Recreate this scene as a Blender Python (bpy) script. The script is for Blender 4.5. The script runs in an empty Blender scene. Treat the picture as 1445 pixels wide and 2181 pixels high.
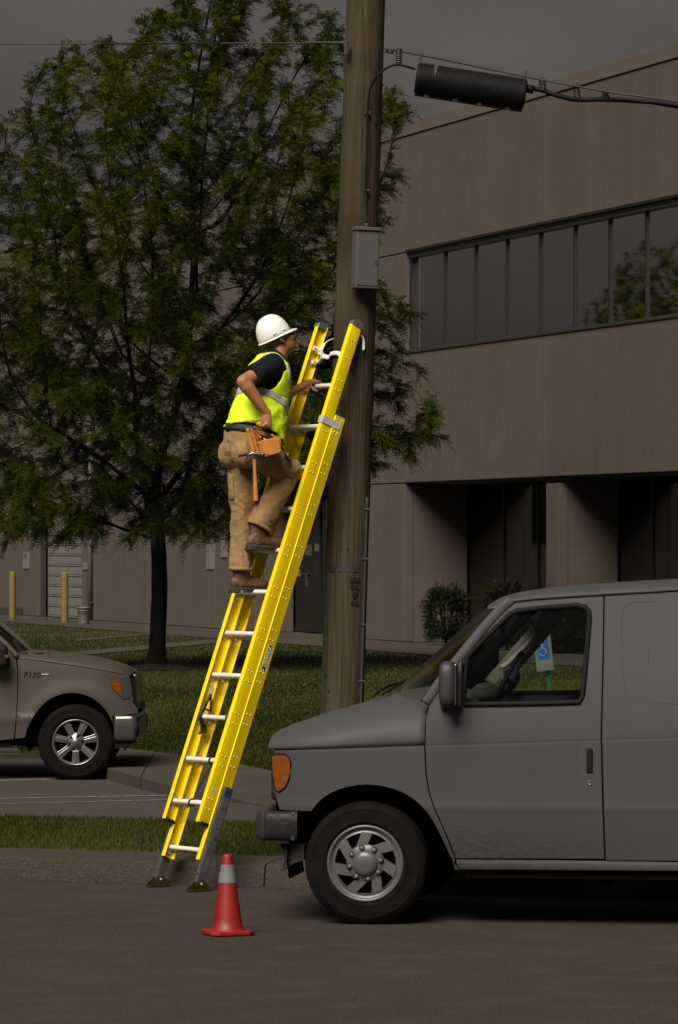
import bpy, bmesh, math, random
import numpy as np
from mathutils import Vector, Matrix, noise, kdtree

# ------------------------------------------------------------------ camera, sky, sun, exposure
F, H, CX, HY = 9000.0, 2.377, 722.5, 1157.0      # focal length and eye level in photograph pixels, eye height in metres
scene = bpy.context.scene
col = scene.collection
cam = bpy.data.cameras.new('camera')
cam.sensor_fit = 'VERTICAL'; cam.sensor_height = 36.0; cam.sensor_width = 24.0
cam.lens = F / 2181.0 * 36.0
cam.shift_y = (HY - 1090.5) / 2181.0
cam.clip_start = 0.5; cam.clip_end = 6000.0
camo = bpy.data.objects.new('camera', cam); col.objects.link(camo)
camo.location = (0, 0, H); camo.rotation_euler = (math.radians(90), 0, 0)
scene.camera = camo

SUN_DIR = Vector((-0.27, -0.62, 0.73)).normalized()
wd = bpy.data.worlds.new('World'); scene.world = wd; wd.use_nodes = True
nt = wd.node_tree; nt.nodes.clear()
def nd(t, ty, **kw):
    n = t.nodes.new(ty)
    for k, v in kw.items():
        setattr(n, k, v)
    return n
sky = nd(nt, 'ShaderNodeTexSky', sky_type='NISHITA', sun_disc=False)
sky.sun_elevation = math.asin(SUN_DIR.z); sky.sun_rotation = math.atan2(SUN_DIR.x, SUN_DIR.y)
sky.dust_density = 4.0; sky.ozone_density = 1.0; sky.air_density = 1.0
hs = nd(nt, 'ShaderNodeHueSaturation'); hs.inputs['Saturation'].default_value = 0.06
tc = nd(nt, 'ShaderNodeTexCoord')
mp = nd(nt, 'ShaderNodeMapping'); mp.inputs['Scale'].default_value = (9, 9, 22)
nz = nd(nt, 'ShaderNodeTexNoise'); nz.inputs['Scale'].default_value = 1.0; nz.inputs['Detail'].default_value = 5
cr = nd(nt, 'ShaderNodeValToRGB')
cr.color_ramp.elements[0].position = 0.3; cr.color_ramp.elements[0].color = (0.440, 0.402, 0.374, 1)
cr.color_ramp.elements[1].position = 0.72; cr.color_ramp.elements[1].color = (0.570, 0.524, 0.490, 1)
mx = nd(nt, 'ShaderNodeMix', data_type='RGBA', blend_type='MULTIPLY'); mx.inputs['Factor'].default_value = 1.0
bg = nd(nt, 'ShaderNodeBackground'); bg.inputs['Strength'].default_value = 0.05
wo = nd(nt, 'ShaderNodeOutputWorld')
L = nt.links.new
L(sky.outputs[0], hs.inputs['Color']); L(tc.outputs['Generated'], mp.inputs[0]); L(mp.outputs[0], nz.inputs['Vector'])
L(nz.outputs[0], cr.inputs[0]); L(hs.outputs[0], mx.inputs['A']); L(cr.outputs[0], mx.inputs['B'])
L(mx.outputs['Result'], bg.inputs['Color']); L(bg.outputs[0], wo.inputs['Surface'])

sl = bpy.data.lights.new('sun', 'SUN'); sl.energy = 4.9; sl.angle = math.radians(34); sl.color = (1.0, 0.95, 0.87)
so = bpy.data.objects.new('sun', sl); col.objects.link(so)
so.rotation_euler = (-SUN_DIR).to_track_quat('-Z', 'Y').to_euler(); so.location = SUN_DIR * 60
vs = scene.view_settings
vs.view_transform = 'Standard'; vs.look = 'None'; vs.exposure = 0.0; vs.gamma = 1.0; vs.use_curve_mapping = False
scene.render.engine = 'CYCLES'
scene.cycles.use_denoising = True
scene.cycles.max_bounces = 8; scene.cycles.transparent_max_bounces = 16

# ------------------------------------------------------------------ helpers
rnd = random.Random(7)
def W(px, py, Y):
    """the point of the place that stands Y metres in front of the eye on the sight line of a photograph pixel"""
    return Vector(((px - CX) * Y / F, Y, H - (py - HY) * Y / F))
def G(px, py, z=0.0):
    Y = F * (H - z) / (py - HY)
    return Vector(((px - CX) * Y / F, Y, z))

def tag(o, label=None, cat=None, group=None, kind=None):
    if label: o['label'] = label
    if cat: o['category'] = cat
    if group: o['group'] = group
    if kind: o['kind'] = kind
    return o
def thing(name, label, cat, loc=(0, 0, 0), rz=0.0, group=None, matrix=None):
    o = bpy.data.objects.new(name, None); col.objects.link(o)
    o.empty_display_size = 0.1
    if matrix is not None: o.matrix_world = matrix
    else:
        o.location = loc; o.rotation_euler = (0, 0, rz)
    return tag(o, label, cat, group)

def link(name, me, m=None, parent=None, smooth=False, world=False):
    o = bpy.data.objects.new(name, me); col.objects.link(o)
    if m is not None and len(me.materials) == 0: me.materials.append(m)
    if smooth: me.polygons.foreach_set('use_smooth', [True] * len(me.polygons))
    if parent is not None:
        o.parent = parent
        if world:                     # mesh was written in world coordinates under a translated parent
            o.location = -Vector(parent.location)
    return o

class MB:
    """collects shapes, then links them as one mesh object"""
    def __init__(s): s.v = []; s.f = []
    def add(s, vs, fs):
        k = len(s.v); s.v.extend([tuple(p) for p in vs]); s.f.extend([tuple(i + k for i in q) for q in fs]); return s
    def box(s, a, b):
        (x0, y0, z0), (x1, y1, z1) = a, b
        return s.add([(x0, y0, z0), (x1, y0, z0), (x1, y1, z0), (x0, y1, z0), (x0, y0, z1), (x1, y0, z1), (x1, y1, z1), (x0, y1, z1)],
                     [(0, 3, 2, 1), (4, 5, 6, 7), (0, 1, 5, 4), (1, 2, 6, 5), (2, 3, 7, 6), (3, 0, 4, 7)])
    def obox(s, c, ax, ay, az):
        """box about c with half-axis vectors"""
        c, ax, ay, az = map(Vector, (c, ax, ay, az)); P = []
        for k in (-1, 1):
            for i, j in ((-1, -1), (1, -1), (1, 1), (-1, 1)): P.append(c + ax * i + ay * j + az * k)
        return s.add(P, [(0, 3, 2, 1), (4, 5, 6, 7), (0, 1, 5, 4), (1, 2, 6, 5), (2, 3, 7, 6), (3, 0, 4, 7)])
    def loft(s, path, rad, ref=(0, 0, 1), n=12, cap=True, round_=False, power=2.0):
        """tube of elliptic sections; rad: number or (along ref, across); """
        path = [Vector(p) for p in path]; m = len(path)
        if not isinstance(rad, (list, tuple)) or (isinstance(rad, tuple) and len(rad) == 2 and m != 2): rad = [rad] * m
        rad = [(r, r) if not isinstance(r, (list, tuple)) else r for r in rad]
        refs = ref if isinstance(ref, list) else [ref] * m
        rings = []
        def ring(c, t, rf, ra, rb):
            t = t.normalized(); a = Vector(rf) - t * Vector(rf).dot(t)
            if a.length < 1e-4: a = t.orthogonal()
            a.normalize(); b = t.cross(a); out = []
            for i in range(n):
                th = 2 * math.pi * i / n; ca, sa = math.cos(th), math.sin(th)
                e = 2.0 / power
                ca = math.copysign(abs(ca) ** e, ca); sa = math.copysign(abs(sa) ** e, sa)
                out.append(c + a * (ra * ca) + b * (rb * sa))
            return out
        for i, c in enumerate(path):
            t = (path[min(i + 1, m - 1)] - path[max(i - 1, 0)])
            ra, rb = rad[i]
            if round_ and i == 0:
                for q in (0.94, 0.75, 0.4):
                    w = math.sqrt(1 - q * q); rings.append(ring(c - t.normalized() * (q * min(ra, rb)), t, refs[0], ra * w, rb * w))
            rings.append(ring(c, t, refs[i], ra, rb))
            if round_ and i == m - 1:
                for q in (0.4, 0.75, 0.94):
                    w = math.sqrt(1 - q * q); rings.append(ring(c + t.normalized() * (q * min(ra, rb)), t, refs[-1], ra * w, rb * w))
        vs = [p for r in rings for p in r]; fs = []
        for i in range(len(rings) - 1):
            for j in range(n):
                k = (j + 1) % n
                fs.append((i * n + j, i * n + k, (i + 1) * n + k, (i + 1) * n + j))
        if cap:
            fs.append(tuple(range(n - 1, -1, -1))); fs.append(tuple(range((len(rings) - 1) * n, len(rings) * n)))
        return s.add(vs, fs)
    def sphere(s, c, r, n=14, m=9, axes=None):
        c = Vector(c); rx, ry, rz = (r, r, r) if not isinstance(r, (list, tuple)) else r
        A = axes or (Vector((1, 0, 0)), Vector((0, 1, 0)), Vector((0, 0, 1)))
        vs = [c + A[2] * rz]; fs = []
        for i in range(1, m):
            ph = math.pi * i / m
            for j in range(n):
                th = 2 * math.pi * j / n
                vs.append(c + A[0] * (rx * math.sin(ph) * math.cos(th)) + A[1] * (ry * math.sin(ph) * math.sin(th)) + A[2] * (rz * math.cos(ph)))
        vs.append(c - A[2] * rz)
        for j in range(n):
            k = (j + 1) % n
            fs.append((0, 1 + j, 1 + k)); b = 1 + (m - 2) * n; fs.append((b + k, b + j, len(vs) - 1))
            for i in range(m - 2): fs.append((1 + i * n + j, 1 + (i + 1) * n + j, 1 + (i + 1) * n + k, 1 + i * n + k))
        return s.add(vs, fs)
    def lathe(s, prof, n=32, M=None, close=False):
        """prof: (radius, height) about local z, placed by matrix M"""
        vs = []; fs = []; M = M or Matrix()
        for r, h in prof:
            for j in range(n):
                th = 2 * math.pi * j / n; vs.append(M @ Vector((r * math.cos(th), r * math.sin(th), h)))
        for i in range(len(prof) - 1):
            for j in range(n):
                k = (j + 1) % n; fs.append((i * n + j, i * n + k, (i + 1) * n + k, (i + 1) * n + j))
        if close:
            fs.append(tuple(range(n - 1, -1, -1))); fs.append(tuple(range((len(prof) - 1) * n, len(prof) * n)))
        return s.add(vs, fs)
    def prism(s, poly, d, M=None):
        """2-D polygon (counter-clockwise) in local xy pushed to local z = d"""
        M = M or Matrix(); n = len(poly)
        vs = [M @ Vector((x, y, 0)) for x, y in poly] + [M @ Vector((x, y, d)) for x, y in poly]
        fs = [tuple(range(n - 1, -1, -1)), tuple(range(n, 2 * n))] + [(i, (i + 1) % n, n + (i + 1) % n, n + i) for i in range(n)]
        return s.add(vs, fs)
    def build(s, name, m=None, parent=None, smooth=False, bevel=0, world=False, auto=None):
        me = bpy.data.meshes.new(name); me.from_pydata(s.v, [], s.f); me.validate(); me.update()
        bm = bmesh.new(); bm.from_mesh(me); bmesh.ops.recalc_face_normals(bm, faces=bm.faces[:]); 
        if bevel:
            ed = [e for e in bm.edges if len(e.link_faces) == 2 and e.calc_face_angle(0) > 0.6]
            bmesh.ops.bevel(bm, geom=ed, offset=bevel, segments=2, affect='EDGES', profile=0.5, clamp_overlap=True)
        bm.to_mesh(me); bm.free()
        if auto is not None:
            me.polygons.foreach_set('use_smooth', [True] * len(me.polygons)); me.set_sharp_from_angle(angle=math.radians(auto))
        return link(name, me, m, parent, smooth, world)

def ipol(pts, n):
    """Catmull-Rom through points, n samples per span"""
    P = [Vector(p) for p in pts]; out = []
    for i in range(len(P) - 1):
        a, b, c, d = P[max(i - 1, 0)], P[i], P[i + 1], P[min(i + 2, len(P) - 1)]
        for k in range(n):
            t = k / n
            out.append(0.5 * ((2 * b) + (c - a) * t + (2 * a - 5 * b + 4 * c - d) * t * t + (3 * b - a - 3 * c + d) * t ** 3))
    out.append(P[-1]); return out
def lerp(x, xs, ys): return float(np.interp(x, xs, ys))

def remesh(mb, voxel, smooth=6, push=None):
    me = bpy.data.meshes.new('tmp'); me.from_pydata(mb.v, [], mb.f)
    bm = bmesh.new(); bm.from_mesh(me); bmesh.ops.recalc_face_normals(bm, faces=bm.faces[:]); bm.to_mesh(me); bm.free()
    o = bpy.data.objects.new('tmp', me); col.objects.link(o)
    r = o.modifiers.new('r', 'REMESH'); r.mode = 'VOXEL'; r.voxel_size = voxel
    if smooth:
        q = o.modifiers.new('s', 'SMOOTH'); q.factor = 0.5; q.iterations = smooth
    dg = bpy.context.evaluated_depsgraph_get(); dg.update()
    out = bpy.data.meshes.new_from_object(o.evaluated_get(dg)); bpy.data.objects.remove(o); bpy.data.meshes.remove(me)
    if push:
        nn = [v.normal.copy() for v in out.vertices]
        for v, q in zip(out.vertices, nn): v.co += q * push(v.co, q)
        out.update()
    out.polygons.foreach_set('use_smooth', [True] * len(out.polygons))
    out.materials.clear()
    return out

def text_mesh(s, size, m, name, parent, M, extrude=0.001, shear=0.0, squeeze=1.0, align='CENTER', weight=0.0):
    c = bpy.data.curves.new('t', 'FONT'); c.body = s; c.size = size; c.extrude = extrude; c.align_x = align; c.align_y = 'CENTER'; c.shear = shear; c.offset = weight
    o = bpy.data.objects.new('t', c); col.objects.link(o)
    dg = bpy.context.evaluated_depsgraph_get(); dg.update()
    me = bpy.data.meshes.new_from_object(o.evaluated_get(dg)); bpy.data.objects.remove(o); bpy.data.curves.remove(c)
    me.transform(M @ Matrix.Diagonal((squeeze, 1, 1, 1))); me.materials.clear()
    return link(name, me, m, parent)

def axes(c, x, y, z):
    x, y, z = Vector(x), Vector(y), Vector(z)
    return Matrix(((x.x, y.x, z.x, c[0]), (x.y, y.y, z.y, c[1]), (x.z, y.z, z.z, c[2]), (0, 0, 0, 1)))

# ------------------------------------------------------------------ materials
MATS = {}
def mat(name, c, rough=0.6, metal=0.0, c2=None, vs=6.0, bump=0.0, bs=40.0, stretch=(1, 1, 1), coat=0.0, spec=0.5,
        speck=None, ss=200.0, detail=6.0, lo=0.35, hi=0.68, trans=0.0, sheen=0.0, layers=(), bdist=0.01, wave=None):
    if name in MATS: return MATS[name]
    m = bpy.data.materials.new(name); m.use_nodes = True; t = m.node_tree; b = t.nodes['Principled BSDF']; ln = t.links.new
    b.inputs['Base Color'].default_value = (*c, 1); b.inputs['Roughness'].default_value = rough; b.inputs['Metallic'].default_value = metal
    b.inputs['Specular IOR Level'].default_value = spec; b.inputs['Coat Weight'].default_value = coat; b.inputs['Coat Roughness'].default_value = 0.08
    b.inputs['Sheen Weight'].default_value = sheen
    if trans:
        b.inputs['Transmission Weight'].default_value = trans
    tcn = nd(t, 'ShaderNodeTexCoord'); mpn = nd(t, 'ShaderNodeMapping'); mpn.inputs['Scale'].default_value = stretch; ln(tcn.outputs['Object'], mpn.inputs[0])
    def noise_fac(scale, lo, hi, det=detail, src=mpn):
        n = nd(t, 'ShaderNodeTexNoise'); n.inputs['Scale'].default_value = scale; n.inputs['Detail'].default_value = det; n.inputs['Roughness'].default_value = 0.6
        r = nd(t, 'ShaderNodeMapRange'); r.inputs['From Min'].default_value = lo; r.inputs['From Max'].default_value = hi
        ln(src.outputs[0], n.inputs['Vector']); ln(n.outputs[0], r.inputs['Value']); return r.outputs[0]
    cur = None
    def over(cur, fac, cc):
        x = nd(t, 'ShaderNodeMix', data_type='RGBA')
        if cur is None: x.inputs['A'].default_value = (*c, 1)
        else: ln(cur, x.inputs['A'])
        x.inputs['B'].default_value = (*cc, 1); ln(fac, x.inputs['Factor']); return x.outputs['Result']
    if c2: cur = over(cur, noise_fac(vs, lo, hi), c2)
    for (cc, sc, l, h, st) in layers:      # further blotches: colour, scale, low, high, stretch
        mm = nd(t, 'ShaderNodeMapping'); mm.inputs['Scale'].default_value = st; mm.inputs['Location'].default_value = (sc, 3.1, 7.7); ln(tcn.outputs['Object'], mm.inputs[0])
        cur = over(cur, noise_fac(sc, l, h, src=mm), cc)
    if speck: cur = over(cur, noise_fac(ss, 0.52, 0.66, 2.0), speck)
    if cur: ln(cur, b.inputs['Base Color'])
    if bump:
        n = nd(t, 'ShaderNodeTexNoise'); n.inputs['Scale'].default_value = bs; n.inputs['Detail'].default_value = 5; ln(mpn.outputs[0], n.inputs['Vector'])
        q = nd(t, 'ShaderNodeBump'); q.inputs['Strength'].default_value = bump; q.inputs['Distance'].default_value = bdist; ln(n.outputs[0], q.inputs['Height']); ln(q.outputs[0], b.inputs['Normal'])
    MATS[name] = m; return m
def glass(name, tint=(0.8, 0.85, 0.83), dark=0.5, ior=1.5, rough=0.02):
    """thin pane: see-through with a sky reflection"""
    if name in MATS: return MATS[name]
    m = bpy.data.materials.new(name); m.use_nodes = True; t = m.node_tree; t.nodes.clear(); ln = t.links.new
    tr = nd(t, 'ShaderNodeBsdfTransparent'); tr.inputs[0].default_value = (*[x * dark for x in tint], 1)
    gl = nd(t, 'ShaderNodeBsdfGlossy'); gl.inputs['Roughness'].default_value = rough
    fr = nd(t, 'ShaderNodeFresnel'); fr.inputs[0].default_value = ior
    mxs = nd(t, 'ShaderNodeMixShader'); out = nd(t, 'ShaderNodeOutputMaterial')
    ln(fr.outputs[0], mxs.inputs[0]); ln(tr.outputs[0], mxs.inputs[1]); ln(gl.outputs[0], mxs.inputs[2]); ln(mxs.outputs[0], out.inputs[0])
    MATS[name] = m; return m
def leaf_mat(name, a, b_, yellow, trl=0.35):
    if name in MATS: return MATS[name]
    m = bpy.data.materials.new(name); m.use_nodes = True; t = m.node_tree; t.nodes.clear(); ln = t.links.new
    at = nd(t, 'ShaderNodeAttribute', attribute_name='tint')
    r = nd(t, 'ShaderNodeValToRGB'); e = r.color_ramp.elements
    e[0].position = 0.0; e[0].color = (*a, 1); e[1].position = 1.0; e[1].color = (*yellow, 1)
    k = e.new(0.6); k.color = (*b_, 1)
    df = nd(t, 'ShaderNodeBsdfPrincipled'); df.inputs['Roughness'].default_value = 0.55; df.inputs['Specular IOR Level'].default_value = 0.08
    tl = nd(t, 'ShaderNodeBsdfTranslucent'); mxs = nd(t, 'ShaderNodeMixShader'); mxs.inputs[0].default_value = trl; out = nd(t, 'ShaderNodeOutputMaterial')
    ln(at.outputs['Fac'], r.inputs[0]); ln(r.outputs[0], df.inputs['Base Color']); ln(r.outputs[0], tl.inputs['Color'])
    ln(df.outputs[0], mxs.inputs[1]); ln(tl.outputs[0], mxs.inputs[2]); ln(mxs.outputs[0], out.inputs[0])
    MATS[name] = m; return m

def blades(name, pts, hgt, wid, m, seed, lean=0.45, up=True, parent=None, nseg=1):
    """many grass blades as one mesh: pts (n,3)"""
    rg = np.random.default_rng(seed); n = len(pts); pts = np.asarray(pts, float)
    th = rg.uniform(0, 2 * np.pi, n); h = hgt * rg.uniform(0.55, 1.25, n); w = wid * rg.uniform(0.7, 1.3, n)
    side = np.stack([np.cos(th), np.sin(th), np.zeros(n)], 1) * w[:, None] * 0.5
    ld = rg.uniform(0, 2 * np.pi, n); ll = np.abs(rg.normal(0, lean, n))
    tip = np.stack([np.cos(ld) * np.sin(ll), np.sin(ld) * np.sin(ll), np.cos(ll)], 1) * h[:, None]
    midp = pts + tip * 0.5 + np.array([0, 0, 0.12]) * h[:, None]
    V = np.concatenate([pts - side, pts + side, midp + side * 0.7, midp - side * 0.7, pts + tip], 0)
    i = np.arange(n)
    quads = np.stack([i, i + n, i + 2 * n, i + 3 * n], 1); tris = np.stack([i + 3 * n, i + 2 * n, i + 4 * n], 1)
    me = bpy.data.meshes.new(name); me.vertices.add(5 * n); me.vertices.foreach_set('co', V.ravel())
    loops = np.concatenate([quads.ravel(), tris.ravel()]); me.loops.add(len(loops)); me.loops.foreach_set('vertex_index', loops)
    me.polygons.add(2 * n); st = np.concatenate([np.arange(n) * 4, 4 * n + np.arange(n) * 3]); me.polygons.foreach_set('loop_start', st)
    me.update(calc_edges=True)
    patch = np.array([noise.noise((p[0] * 0.5, p[1] * 0.22, 0.3)) for p in pts]) * 0.7
    tn = np.clip(rg.uniform(0.1, 0.7, n) + patch, 0, 1)
    a = me.attributes.new('tint', 'FLOAT', 'POINT'); a.data.foreach_set('value', np.tile(tn, 5))
    return link(name, me, m, parent)

# ------------------------------------------------------------------ the setting: street, lot, kerb, verge, lawn, walks
ASPH = mat('asphalt', (0.031, 0.0242, 0.0195), 0.9, spec=0.3, c2=(0.024, 0.0185, 0.0147), vs=0.5, bump=0.6, bs=55, speck=(0.060, 0.049, 0.041), ss=62, bdist=0.012,
           layers=(((0.022, 0.018, 0.014), 0.35, 0.58, 0.8, (1, 2.5, 1)), ((0.046, 0.037, 0.030), 2.2, 0.5, 0.8, (1, 1, 1)), ((0.020, 0.018, 0.016), 14, 0.70, 0.78, (1, 1, 1))))
LOT = mat('lot_asphalt', (0.044, 0.036, 0.028), 0.9, spec=0.3, c2=(0.033, 0.027, 0.021), vs=0.9, bump=0.4, bs=40, speck=(0.10, 0.09, 0.08), ss=60)
CONC = mat('concrete', (0.056, 0.044, 0.033), 0.9, spec=0.3, c2=(0.042, 0.033, 0.024), vs=1.2, bump=0.4, bs=40, speck=(0.045, 0.038, 0.03), ss=45,
           layers=(((0.038, 0.031, 0.022), 3.0, 0.55, 0.75, (1, 1, 1)),))
KERB = mat('kerb_concrete', (0.033, 0.0245, 0.0145), 0.9, c2=(0.024, 0.0175, 0.010), vs=5, bump=0.9, bs=60, speck=(0.050, 0.039, 0.027), ss=55, bdist=0.015,
           layers=(((0.034, 0.020, 0.013), 2.0, 0.52, 0.72, (1, 1, 3)),))
SOIL = mat('soil_and_turf', (0.026, 0.027, 0.006), 0.95, c2=(0.036, 0.031, 0.011), vs=2.5, bump=0.5, bs=30, layers=(((0.055, 0.045, 0.02), 0.7, 0.55, 0.75, (1, 0.4, 1)),))
PAINT = mat('worn_line_paint', (0.17, 0.16, 0.14), 0.8, c2=(0.06, 0.053, 0.046), vs=9, lo=0.45, hi=0.62)
MULCH = mat('bark_mulch', (0.030, 0.018, 0.010), 0.95, c2=(0.015, 0.009, 0.006), vs=9, bump=1.0, bs=25)
ZL = 0.12
def sheet(name, poly, z, m, kind='structure', parent=None, zf=None):
    b = MB(); b.add([(p[0], p[1], z) for p in poly], [tuple(range(len(poly)))]); o = b.build(name, m, parent)
    if o.data.polygons[0].normal.z < 0: o.data.flip_normals()
    if kind: o['kind'] = kind
    return o
sheet('ground', [(-3000, -1500), (3000, -1500), (3000, 5000), (-3000, 5000)], -0.03, SOIL)
sheet('road', [(-70, -60), (70, -60), (70, 34), (-70, 34)], 0.0, ASPH)
sheet('parking_lot', [(-70, 34), (70, 34), (70, 60), (-70, 60)], 0.0, LOT)

# kerb line (front foot of the kerb)
def kb(px, py): p = G(px, py); return Vector((p.x, p.y, 0))
K0, K1 = kb(0, 1873), kb(1445, 1919)
kd = (K1 - K0).normalized()
KL = [K0 - kd * 40, K0 - kd * 2.4] ; 
KL = [K0 - kd * 12, K0 - kd * 6, K0 - kd * 1.6, kb(562, 1891.5), kb(1010, 1905.5), K1 + kd * 0.6, K1 + kd * 0.6 + Vector((3, -0.55, 0)), K1 + kd * 0.6 + Vector((6, -1.1, 0)), K1 + kd * 0.6 + Vector((14, -2.4, 0))]
def nrm(i):
    d = (KL[min(i + 1, len(KL) - 1)] - KL[max(i - 1, 0)]).normalized(); return Vector((-d.y, d.x, 0))
kerb = bpy.data.objects.new('kerb', None); col.objects.link(kerb); kerb['kind'] = 'structure'
PROF = [(0.0, -0.02), (0.025, 0.135), (0.04, 0.155), (0.07, 0.166), (0.42, 0.192), (0.43, 0.1), (0.43, -0.02)]
for i in range(len(KL) - 1):
    a, b = KL[i], KL[i + 1]; na, nb = nrm(i), nrm(i + 1); d = (b - a).normalized() * 0.006
    m = MB(); n = 24; vs = []
    for k in range(n + 1):
        t = k / n; c = (a + d).lerp(b - d, t); q = na.lerp(nb, t).normalized()
        for j, (o_, z_) in enumerate(PROF):
            jit = 0.006 * noise.noise((c.x * 5 + j, c.y * 5, z_ * 9)) if 0 < j < 5 else 0
            vs.append(c + q * (o_ + jit) + Vector((0, 0, z_ + jit * 0.6)))
    P = len(PROF); fs = [(k * P + j, (k + 1) * P + j, (k + 1) * P + j + 1, k * P + j + 1) for k in range(n) for j in range(P - 1)]
    fs += [tuple(range(P)), tuple(range(n * P + P - 1, n * P - 1, -1))]
    m.add(vs, fs); m.build('kerb_stone', KERB, kerb, auto=35)
# verge: berm of turf between kerb and lot
def vp(i, off): return KL[i] + nrm(i) * off
def vz(off): return lerp(off, [0.42, 0.7, 1.5, 2.5, 2.75, 3.0], [0.185, 0.195, 0.235, 0.265, 0.20, -0.01])
m = MB(); offs = [0.425, 0.7, 1.1, 1.5, 2.0, 2.5, 2.75, 3.0]; vs = []
for i in range(len(KL)):
    for o_ in offs: p = vp(i, o_); vs.append((p.x, p.y, vz(o_)))
P = len(offs); m.add(vs, [(i * P + j, (i + 1) * P + j, (i + 1) * P + j + 1, i * P + j + 1) for i in range(len(KL) - 1) for j in range(P - 1)])
o = m.build('verge_ground', SOIL, smooth=True); o['kind'] = 'structure'
GR1 = leaf_mat('grass_blade', (0.023, 0.033, 0.002), (0.046, 0.055, 0.004), (0.10, 0.084, 0.022), 0.28)
rg = np.random.default_rng(3)
pts = []
def kerb_s(t):     # point and normal along the kerb line, t in segments
    i = min(int(t), len(KL) - 2); f = t - i; return KL[i].lerp(KL[i + 1], f), nrm(i).lerp(nrm(i + 1), f).normalized()
while len(pts) < 85000:
    t = rg.uniform(1.3, 5.2); c, q = kerb_s(t); o_ = rg.uniform(0.40, 2.7); p = c + q * o_
    if o_ < 0.47 and rg.random() < 0.6: continue
    pts.append((p.x, p.y, vz(o_) - 0.004))
tag(blades('grass', pts, 0.042, 0.0065, GR1, 5), 'short mown turf on the verge strip behind the kerb', 'grass', kind='stuff')
# gutter grit along the kerb foot
m = MB()
for k in range(900):
    t = rg.uniform(1.4, 5.0); c, q = kerb_s(t); p = c - q * abs(rg.normal(0, 0.07)); s_ = rg.uniform(0.003, 0.009)
    m.obox((p.x, p.y, s_ * 0.5), (s_, 0, 0), (0, s_ * 0.8, 0), (0, 0, s_ * 0.6))
tag(m.build('gravel', KERB), 'loose grit gathered along the foot of the kerb', 'gravel', kind='stuff')

# concrete walk with a low kerb beside the parked truck
A = [G(225, 1634, ZL), G(300, 1655, ZL), G(375, 1672, ZL), G(470, 1692, 0.06), G(590, 1716, 0.03)]
A = [Vector((p.x, p.y, 0)) for p in A]
A += [Vector((1.6, 35.6, 0)), Vector((5, 34.6, 0))]
Bk = [G(238, 1590, ZL), G(330, 1601, ZL), G(420, 1612, ZL), G(500, 1625, ZL), G(590, 1643, ZL)]
Bk = [Vector((p.x, p.y, 0)) for p in Bk] + [Vector((1.9, 38.4, 0)), Vector((6, 36.9, 0))]
zs = [ZL, ZL, ZL, ZL, ZL, ZL, ZL]; zf = [ZL, ZL, ZL * 0.9, 0.05, 0.02, 0.02, 0.02]
walk = bpy.data.objects.new('walk', None); col.objects.link(walk); walk['kind'] = 'structure'
for i in range(len(A) - 1):
    m = MB(); g = 0.008
    a0, a1, b0, b1 = A[i].lerp(A[i + 1], g), A[i].lerp(A[i + 1], 1 - g), Bk[i].lerp(Bk[i + 1], g), Bk[i].lerp(Bk[i + 1], 1 - g)
    T = [Vector((a0.x, a0.y, zf[i])), Vector((a1.x, a1.y, zf[i + 1])), Vector((b1.x, b1.y, zs[i + 1])), Vector((b0.x, b0.y, zs[i]))]
    m.add(T + [Vector((p.x, p.y, -0.02)) for p in T], [(0, 1, 2, 3), (7, 6, 5, 4), (0, 4, 5, 1), (1, 5, 6, 2), (2, 6, 7, 3), (3, 7, 4, 0)])
    m.build('concrete_slab', CONC, walk, bevel=0.008)
# lawn
lawn_poly = [(p.x, p.y) for p in Bk] + [(60, 32), (60, 150), (-90, 150), (-90, 52), (-30, 48.6), (-4.2, 46.6)]
m = MB(); n = len(lawn_poly)
m.add([(x, y, ZL - 0.012) for x, y in lawn_poly] + [(x, y, -0.02) for x, y in lawn_poly], [tuple(range(n))] + [(i, (i + 1) % n, n + (i + 1) % n, n + i) for i in range(n)])
o = m.build('lawn', SOIL); o['kind'] = 'structure'
# painted lines and cracks of the lot
lines = bpy.data.objects.new('lot_markings', None); col.objects.link(lines); lines['kind'] = 'structure'
for (p, q, w) in (((-60, 1664), (232, 1657), 0.10), ((-60, 1702), (395, 1694), 0.07), ((-60, 1714), (400, 1703), 0.05)):
    a, b = G(*p), G(*q); a.z = b.z = 0.004
    d = Vector((0, 1, 0)) * w
    MB().add([a - d, b - d, b + d, a + d], [(0, 1, 2, 3)]).build('painted_line', PAINT, lines)

# ------------------------------------------------------------------ the office building
WALL = mat('wall_concrete', (0.082, 0.066, 0.048), 0.9, c2=(0.074, 0.058, 0.042), vs=0.5, bump=0.25, bs=25, stretch=(1, 1, 0.4), bdist=0.02,
           layers=(((0.066, 0.052, 0.037), 1.2, 0.52, 0.8, (1, 1, 0.12)), ((0.094, 0.077, 0.059), 0.8, 0.55, 0.8, (1, 1, 1))))
CAPM = mat('parapet_metal', (0.115, 0.098, 0.078), 0.6, c2=(0.10, 0.085, 0.068), vs=0.7)
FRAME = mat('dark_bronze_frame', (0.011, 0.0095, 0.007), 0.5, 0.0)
FRAME2 = mat('weathered_bronze_head', (0.042, 0.036, 0.026), 0.5, 0.2)
DARKGL = mat('mirror_tinted_glass', (0.80, 0.775, 0.75), 0.02, 1.0)
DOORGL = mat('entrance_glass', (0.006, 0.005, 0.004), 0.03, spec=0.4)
ROLL = mat('roll_door_enamel', (0.18, 0.165, 0.145), 0.5, c2=(0.15, 0.135, 0.115), vs=3)
P0 = G(820, 1365, ZL); AL = math.atan(F / 2872.0)
E = Vector((math.cos(AL), -math.sin(AL), 0)); NF = Vector((-math.sin(AL), -math.cos(AL), 0))   # along the front towards the eye; out of the front
def tx(px):
    k = (px - CX) / F; return (k * P0.y - P0.x) / (E.x - k * E.y)
def fz(px, py):
    p = P0 + E * tx(px); return H - (py - HY) * p.y / F
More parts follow.
